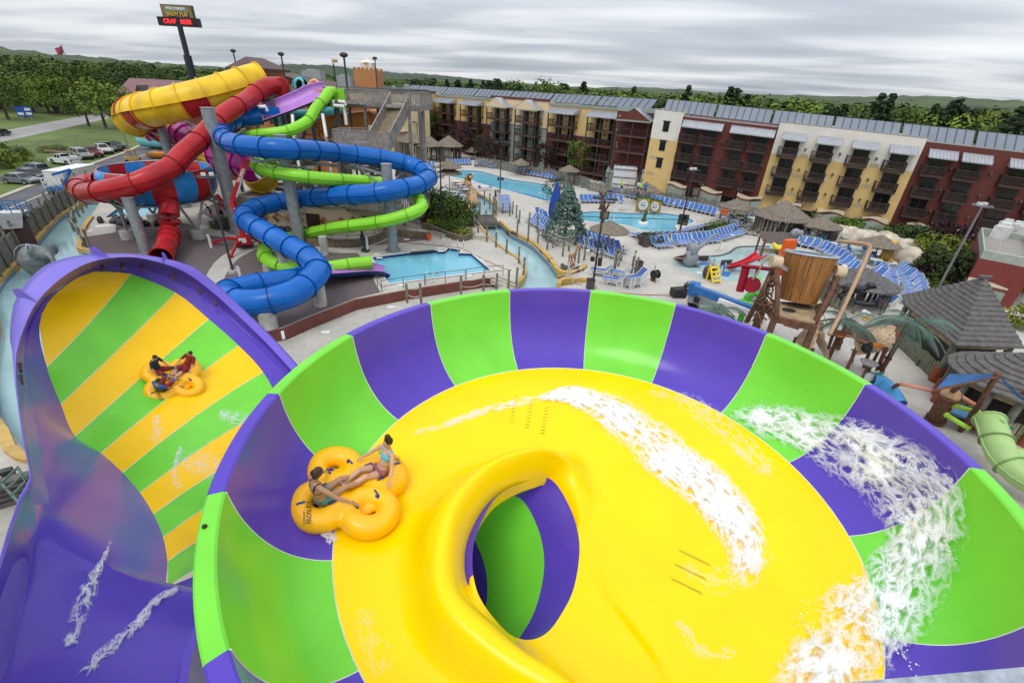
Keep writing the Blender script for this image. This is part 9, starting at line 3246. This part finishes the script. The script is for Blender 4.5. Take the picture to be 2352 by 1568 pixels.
for x in(-.8,.8):
 part(MB().cyl((x,-.85,.4),(x,-.55,.4),.4,n=12),'wheel',tyre_m,t,40)
t=thing('shed','dark brown shed with a grey roof outside the board fence','shed',Z('1b',-60,745),.62)
part(MB().box((0,0,1.3),(6,3.4,2.6)),'wall',M('shed_brown',(.055,.025,.018),.8,.25),t)
part(MB().mesh([(-3.3,-2,2.5),(3.3,-2,2.5),(3.3,0,3.5),(-3.3,0,3.5),(-3.3,2,2.5),(3.3,2,2.5)],[(0,1,2,3),(3,2,5,4)]),'roof',M('shed_roof',(.14,.15,.15),.8,.2),t)
t=thing('utility_box','grey green cabinet at the end of the shed','cabinet',Z('1b',165,640),.62)
part(MB().box((0,0,.9),(1.2,.9,1.8)),'cabinet',M('cabinet_green',(.10,.12,.085),.7),t)
part(MB().box((0,0,1.84),(1.3,1.0,.08)),'lid',conc_m,t)
rr=random.Random(2)
mb=MB()
for k in range(16):
 mb.ell(Z('1b',1200,490)+V((rr.gauss(0,1.5),rr.gauss(0,.5),.2)),(rr.uniform(.3,.8),rr.uniform(.3,.7),rr.uniform(.2,.7)),7,5,Matrix.Rotation(rr.uniform(0,3),3,'Z'))
solo(mb,'plastic_pile',M('black_plastic',(.014,.014,.016),.25,.3,4,.9,6),'heap of crumpled black plastic sheeting under the red and blue bowl','plastic sheet')
mb=MB()
for k in range(16):
 p=c0+dl*(1.2+k*.5)+V((.15,-.8,.35))
 mb.ell(p+V((rr.gauss(0,.2),rr.gauss(0,.3),0)),(.5,.35,rr.uniform(.3,.6)),7,5)
solo(mb,'plastic_pile',M('black_plastic',(.014,.014,.016),.25,.3,4,.9,6),'black plastic sheeting heaped along the shower house wall','plastic sheet')
t=thing('generator','black wheeled generator on the deck beside the boom lift','generator',G(1556,682),.3)
part(MB().box((0,0,.55),(1.4,.8,.7)),'body',blackm,t)
part(MB().tube([(.7,-.35,.9),(1.0,-.35,1.4),(1.0,.35,1.4),(.7,.35,.9)],.04,6).ell((.75,0,1.15),(.3,.3,.26),8,6),'handle',dkmet,t)
for y in(-.42,.42):
 part(MB().cyl((.4,y-.06,.22),(.4,y+.06,.22),.22,n=12),'wheel',tyre_m,t,40)
t=thing('hose_reel','black hose reel cart standing alone on the deck','hose reel',G(1502,646),.5)
part(MB().cyl((-.25,0,.75),(.25,0,.75),.32,n=12).cyl((-.3,0,.75),(-.25,0,.75),.45,n=14).cyl((.25,0,.75),(.3,0,.75),.45,n=14),'reel',blackm,t,40)
part(MB().bar((0,.1,.2),(.25,.5,1.5),.06).bar((-.2,-.4,.05),(.2,.3,.3),.06),'frame',dkmet,t)
part(MB().cyl((-.2,.2,.18),(.2,.2,.18),.18,n=10),'wheel',M('wheel_red',(.3,.04,.03),.6),t)
solo(MB().tube([G(1302,668,.03),G(1400,671,.03),G(1480,677,.03),G(1530,678,.03),G(1556,680,.05)],.04,5),'hose',M('rust_hose',(.28,.08,.05),.7),'thin red hose running along the deck to the generator','hose')
solo(MB().tube([Z('2b',1330,655,.03),Z('2b',1520,675,.03),Z('2b',1700,690,.03),Z('2b',1900,715,.03),Z('2b',2100,820,.03),Z('2b',2280,900,.03),Z('2b',2351,915,.03)],.035,5),'hose',M('rust_hose',(.28,.08,.05),.7),'thin red hose lying behind the small pool','hose')
t=thing('bucket','small orange bucket by the planter steps','bucket',Z('2b',1592,640))
part(MB().lathe((0,0,0),[(.25,0),(.34,.7),(.3,.7),(.2,.05)],14),'pail',M('orange_pail',(.75,.13,.02),.5),t,40)
t=thing('extinguisher','red cylinder with a hose beside the ramp handrail','extinguisher',Z('2b',1187,568))
part(MB().cyl((0,0,0),(0,0,.75),.2,n=10).ell((0,0,.8),(.2,.2,.15),8,5),'cylinder',redl,t,40)
for k,(qq,x,y,cl,lab)in enumerate((('3b',1100,215,(.7,.09,.01),'orange plastic chest behind the fence loungers'),('2a',1558,1035,(.7,.10,.01),'orange rescue board box beside the cabana'),('3b',1945,410,(.5,.12,.05),'crate of coloured balls at the fence end'))):
 t=thing('storage_chest',lab,'chest',Z(qq,x,y),-.25)
 part(MB().box((0,0,.45),(1.9 if k==0 else 1.2,.7,.7)),'box',M(f'chest_paint_{k}',cl,.5),t)
 part(MB().box((0,0,.84),(1.96 if k==0 else 1.25,.76,.1)),'lid',M(f'chest_paint_{k}',cl,.5),t)
for k,(qq,x,y,h_,lab)in enumerate((('1b',1945,710,1.3,'short white standpipe by the spider lift leg'),('1b',2212,985,1.0,'short bent white pipe near the curved path'),('2b',1028,745,1.6,'white standpipe beside the grey pump at the pool'),('1b',1640,520,1.4,'white standpipe behind the red drop tube'))):
 p=Z(qq,x,y)
 pipe([p,p+V((0,0,h_)),p+V((-.12,0,h_+.12))],.14,lab,'white standpipes')
t=thing('pump','grey pump and valve stand at the corner of the small pool','pump',Z('2b',1000,745))
part(MB().bar((0,0,0),(-.1,0,2.4),.2).bar((.3,0,0),(.2,0,1.6),.12).box((-.1,0,1.6),(.4,.3,.6)).box((.1,0,.2),(.8,.6,.2)),'frame',dkmet,t)
t=thing('transformer_box','grey post box standing on the deck near the parrot coloured figure','cabinet',G(1735,702),.3)
part(MB().box((0,0,1.0),(.9,.8,2.0)),'cabinet',M('cabinet_grey',(.27,.28,.28),.6),t)
t=thing('service_stair','dark service stair with green pipe rails below the wave slide','stair',G(30,1130,0),world=True)
gm=M('rail_green',(.12,.19,.16),.5,metal=.3)
for a,b_ in(((0,1112),(40,1074)),((14,1124),(54,1089)),((26,1140),(58,1106)),((0,1106),(50,1160)),((40,1072),(66,1112)),((54,1088),(70,1120))):
 part(MB().cyl(G(a[0],a[1],2.2),G(b_[0],b_[1],2.2),.05,n=6),'rail',gm,t)
for k in range(5):
 part(MB().box(G(20+k*6,1150-k*14,.2+.3*k),(1.4,.4,.1),rz=.6),'tread',wood2_m,t)
part(MB().box(G(22,1092,1.2),(.35,.3,.7),rz=.6),'control_cabinet',dkmet,t)
a,b_=G(1820,1577,14.6),G(2560,1512,14.6)
d=(b_-a).normalized()
nn=V((d.y,-d.x,0))
nn=-nn if nn.y>0 else nn
mb=MB().mesh([a,b_,b_+nn*.35,a+nn*.35]+[p-V((0,0,.07))for p in(a,b_,b_+nn*.35,a+nn*.35)],[(0,1,2,3),(4,7,6,5),(0,4,5,1),(1,5,6,2),(2,6,7,3),(3,7,4,0)])
solo(mb,'platform_ledge',M('zinc_plate',(.36,.39,.43),.35,.35,18,.15,40,metal=.3),'galvanised platform ledge at the launch tower above the bowl','ledge')
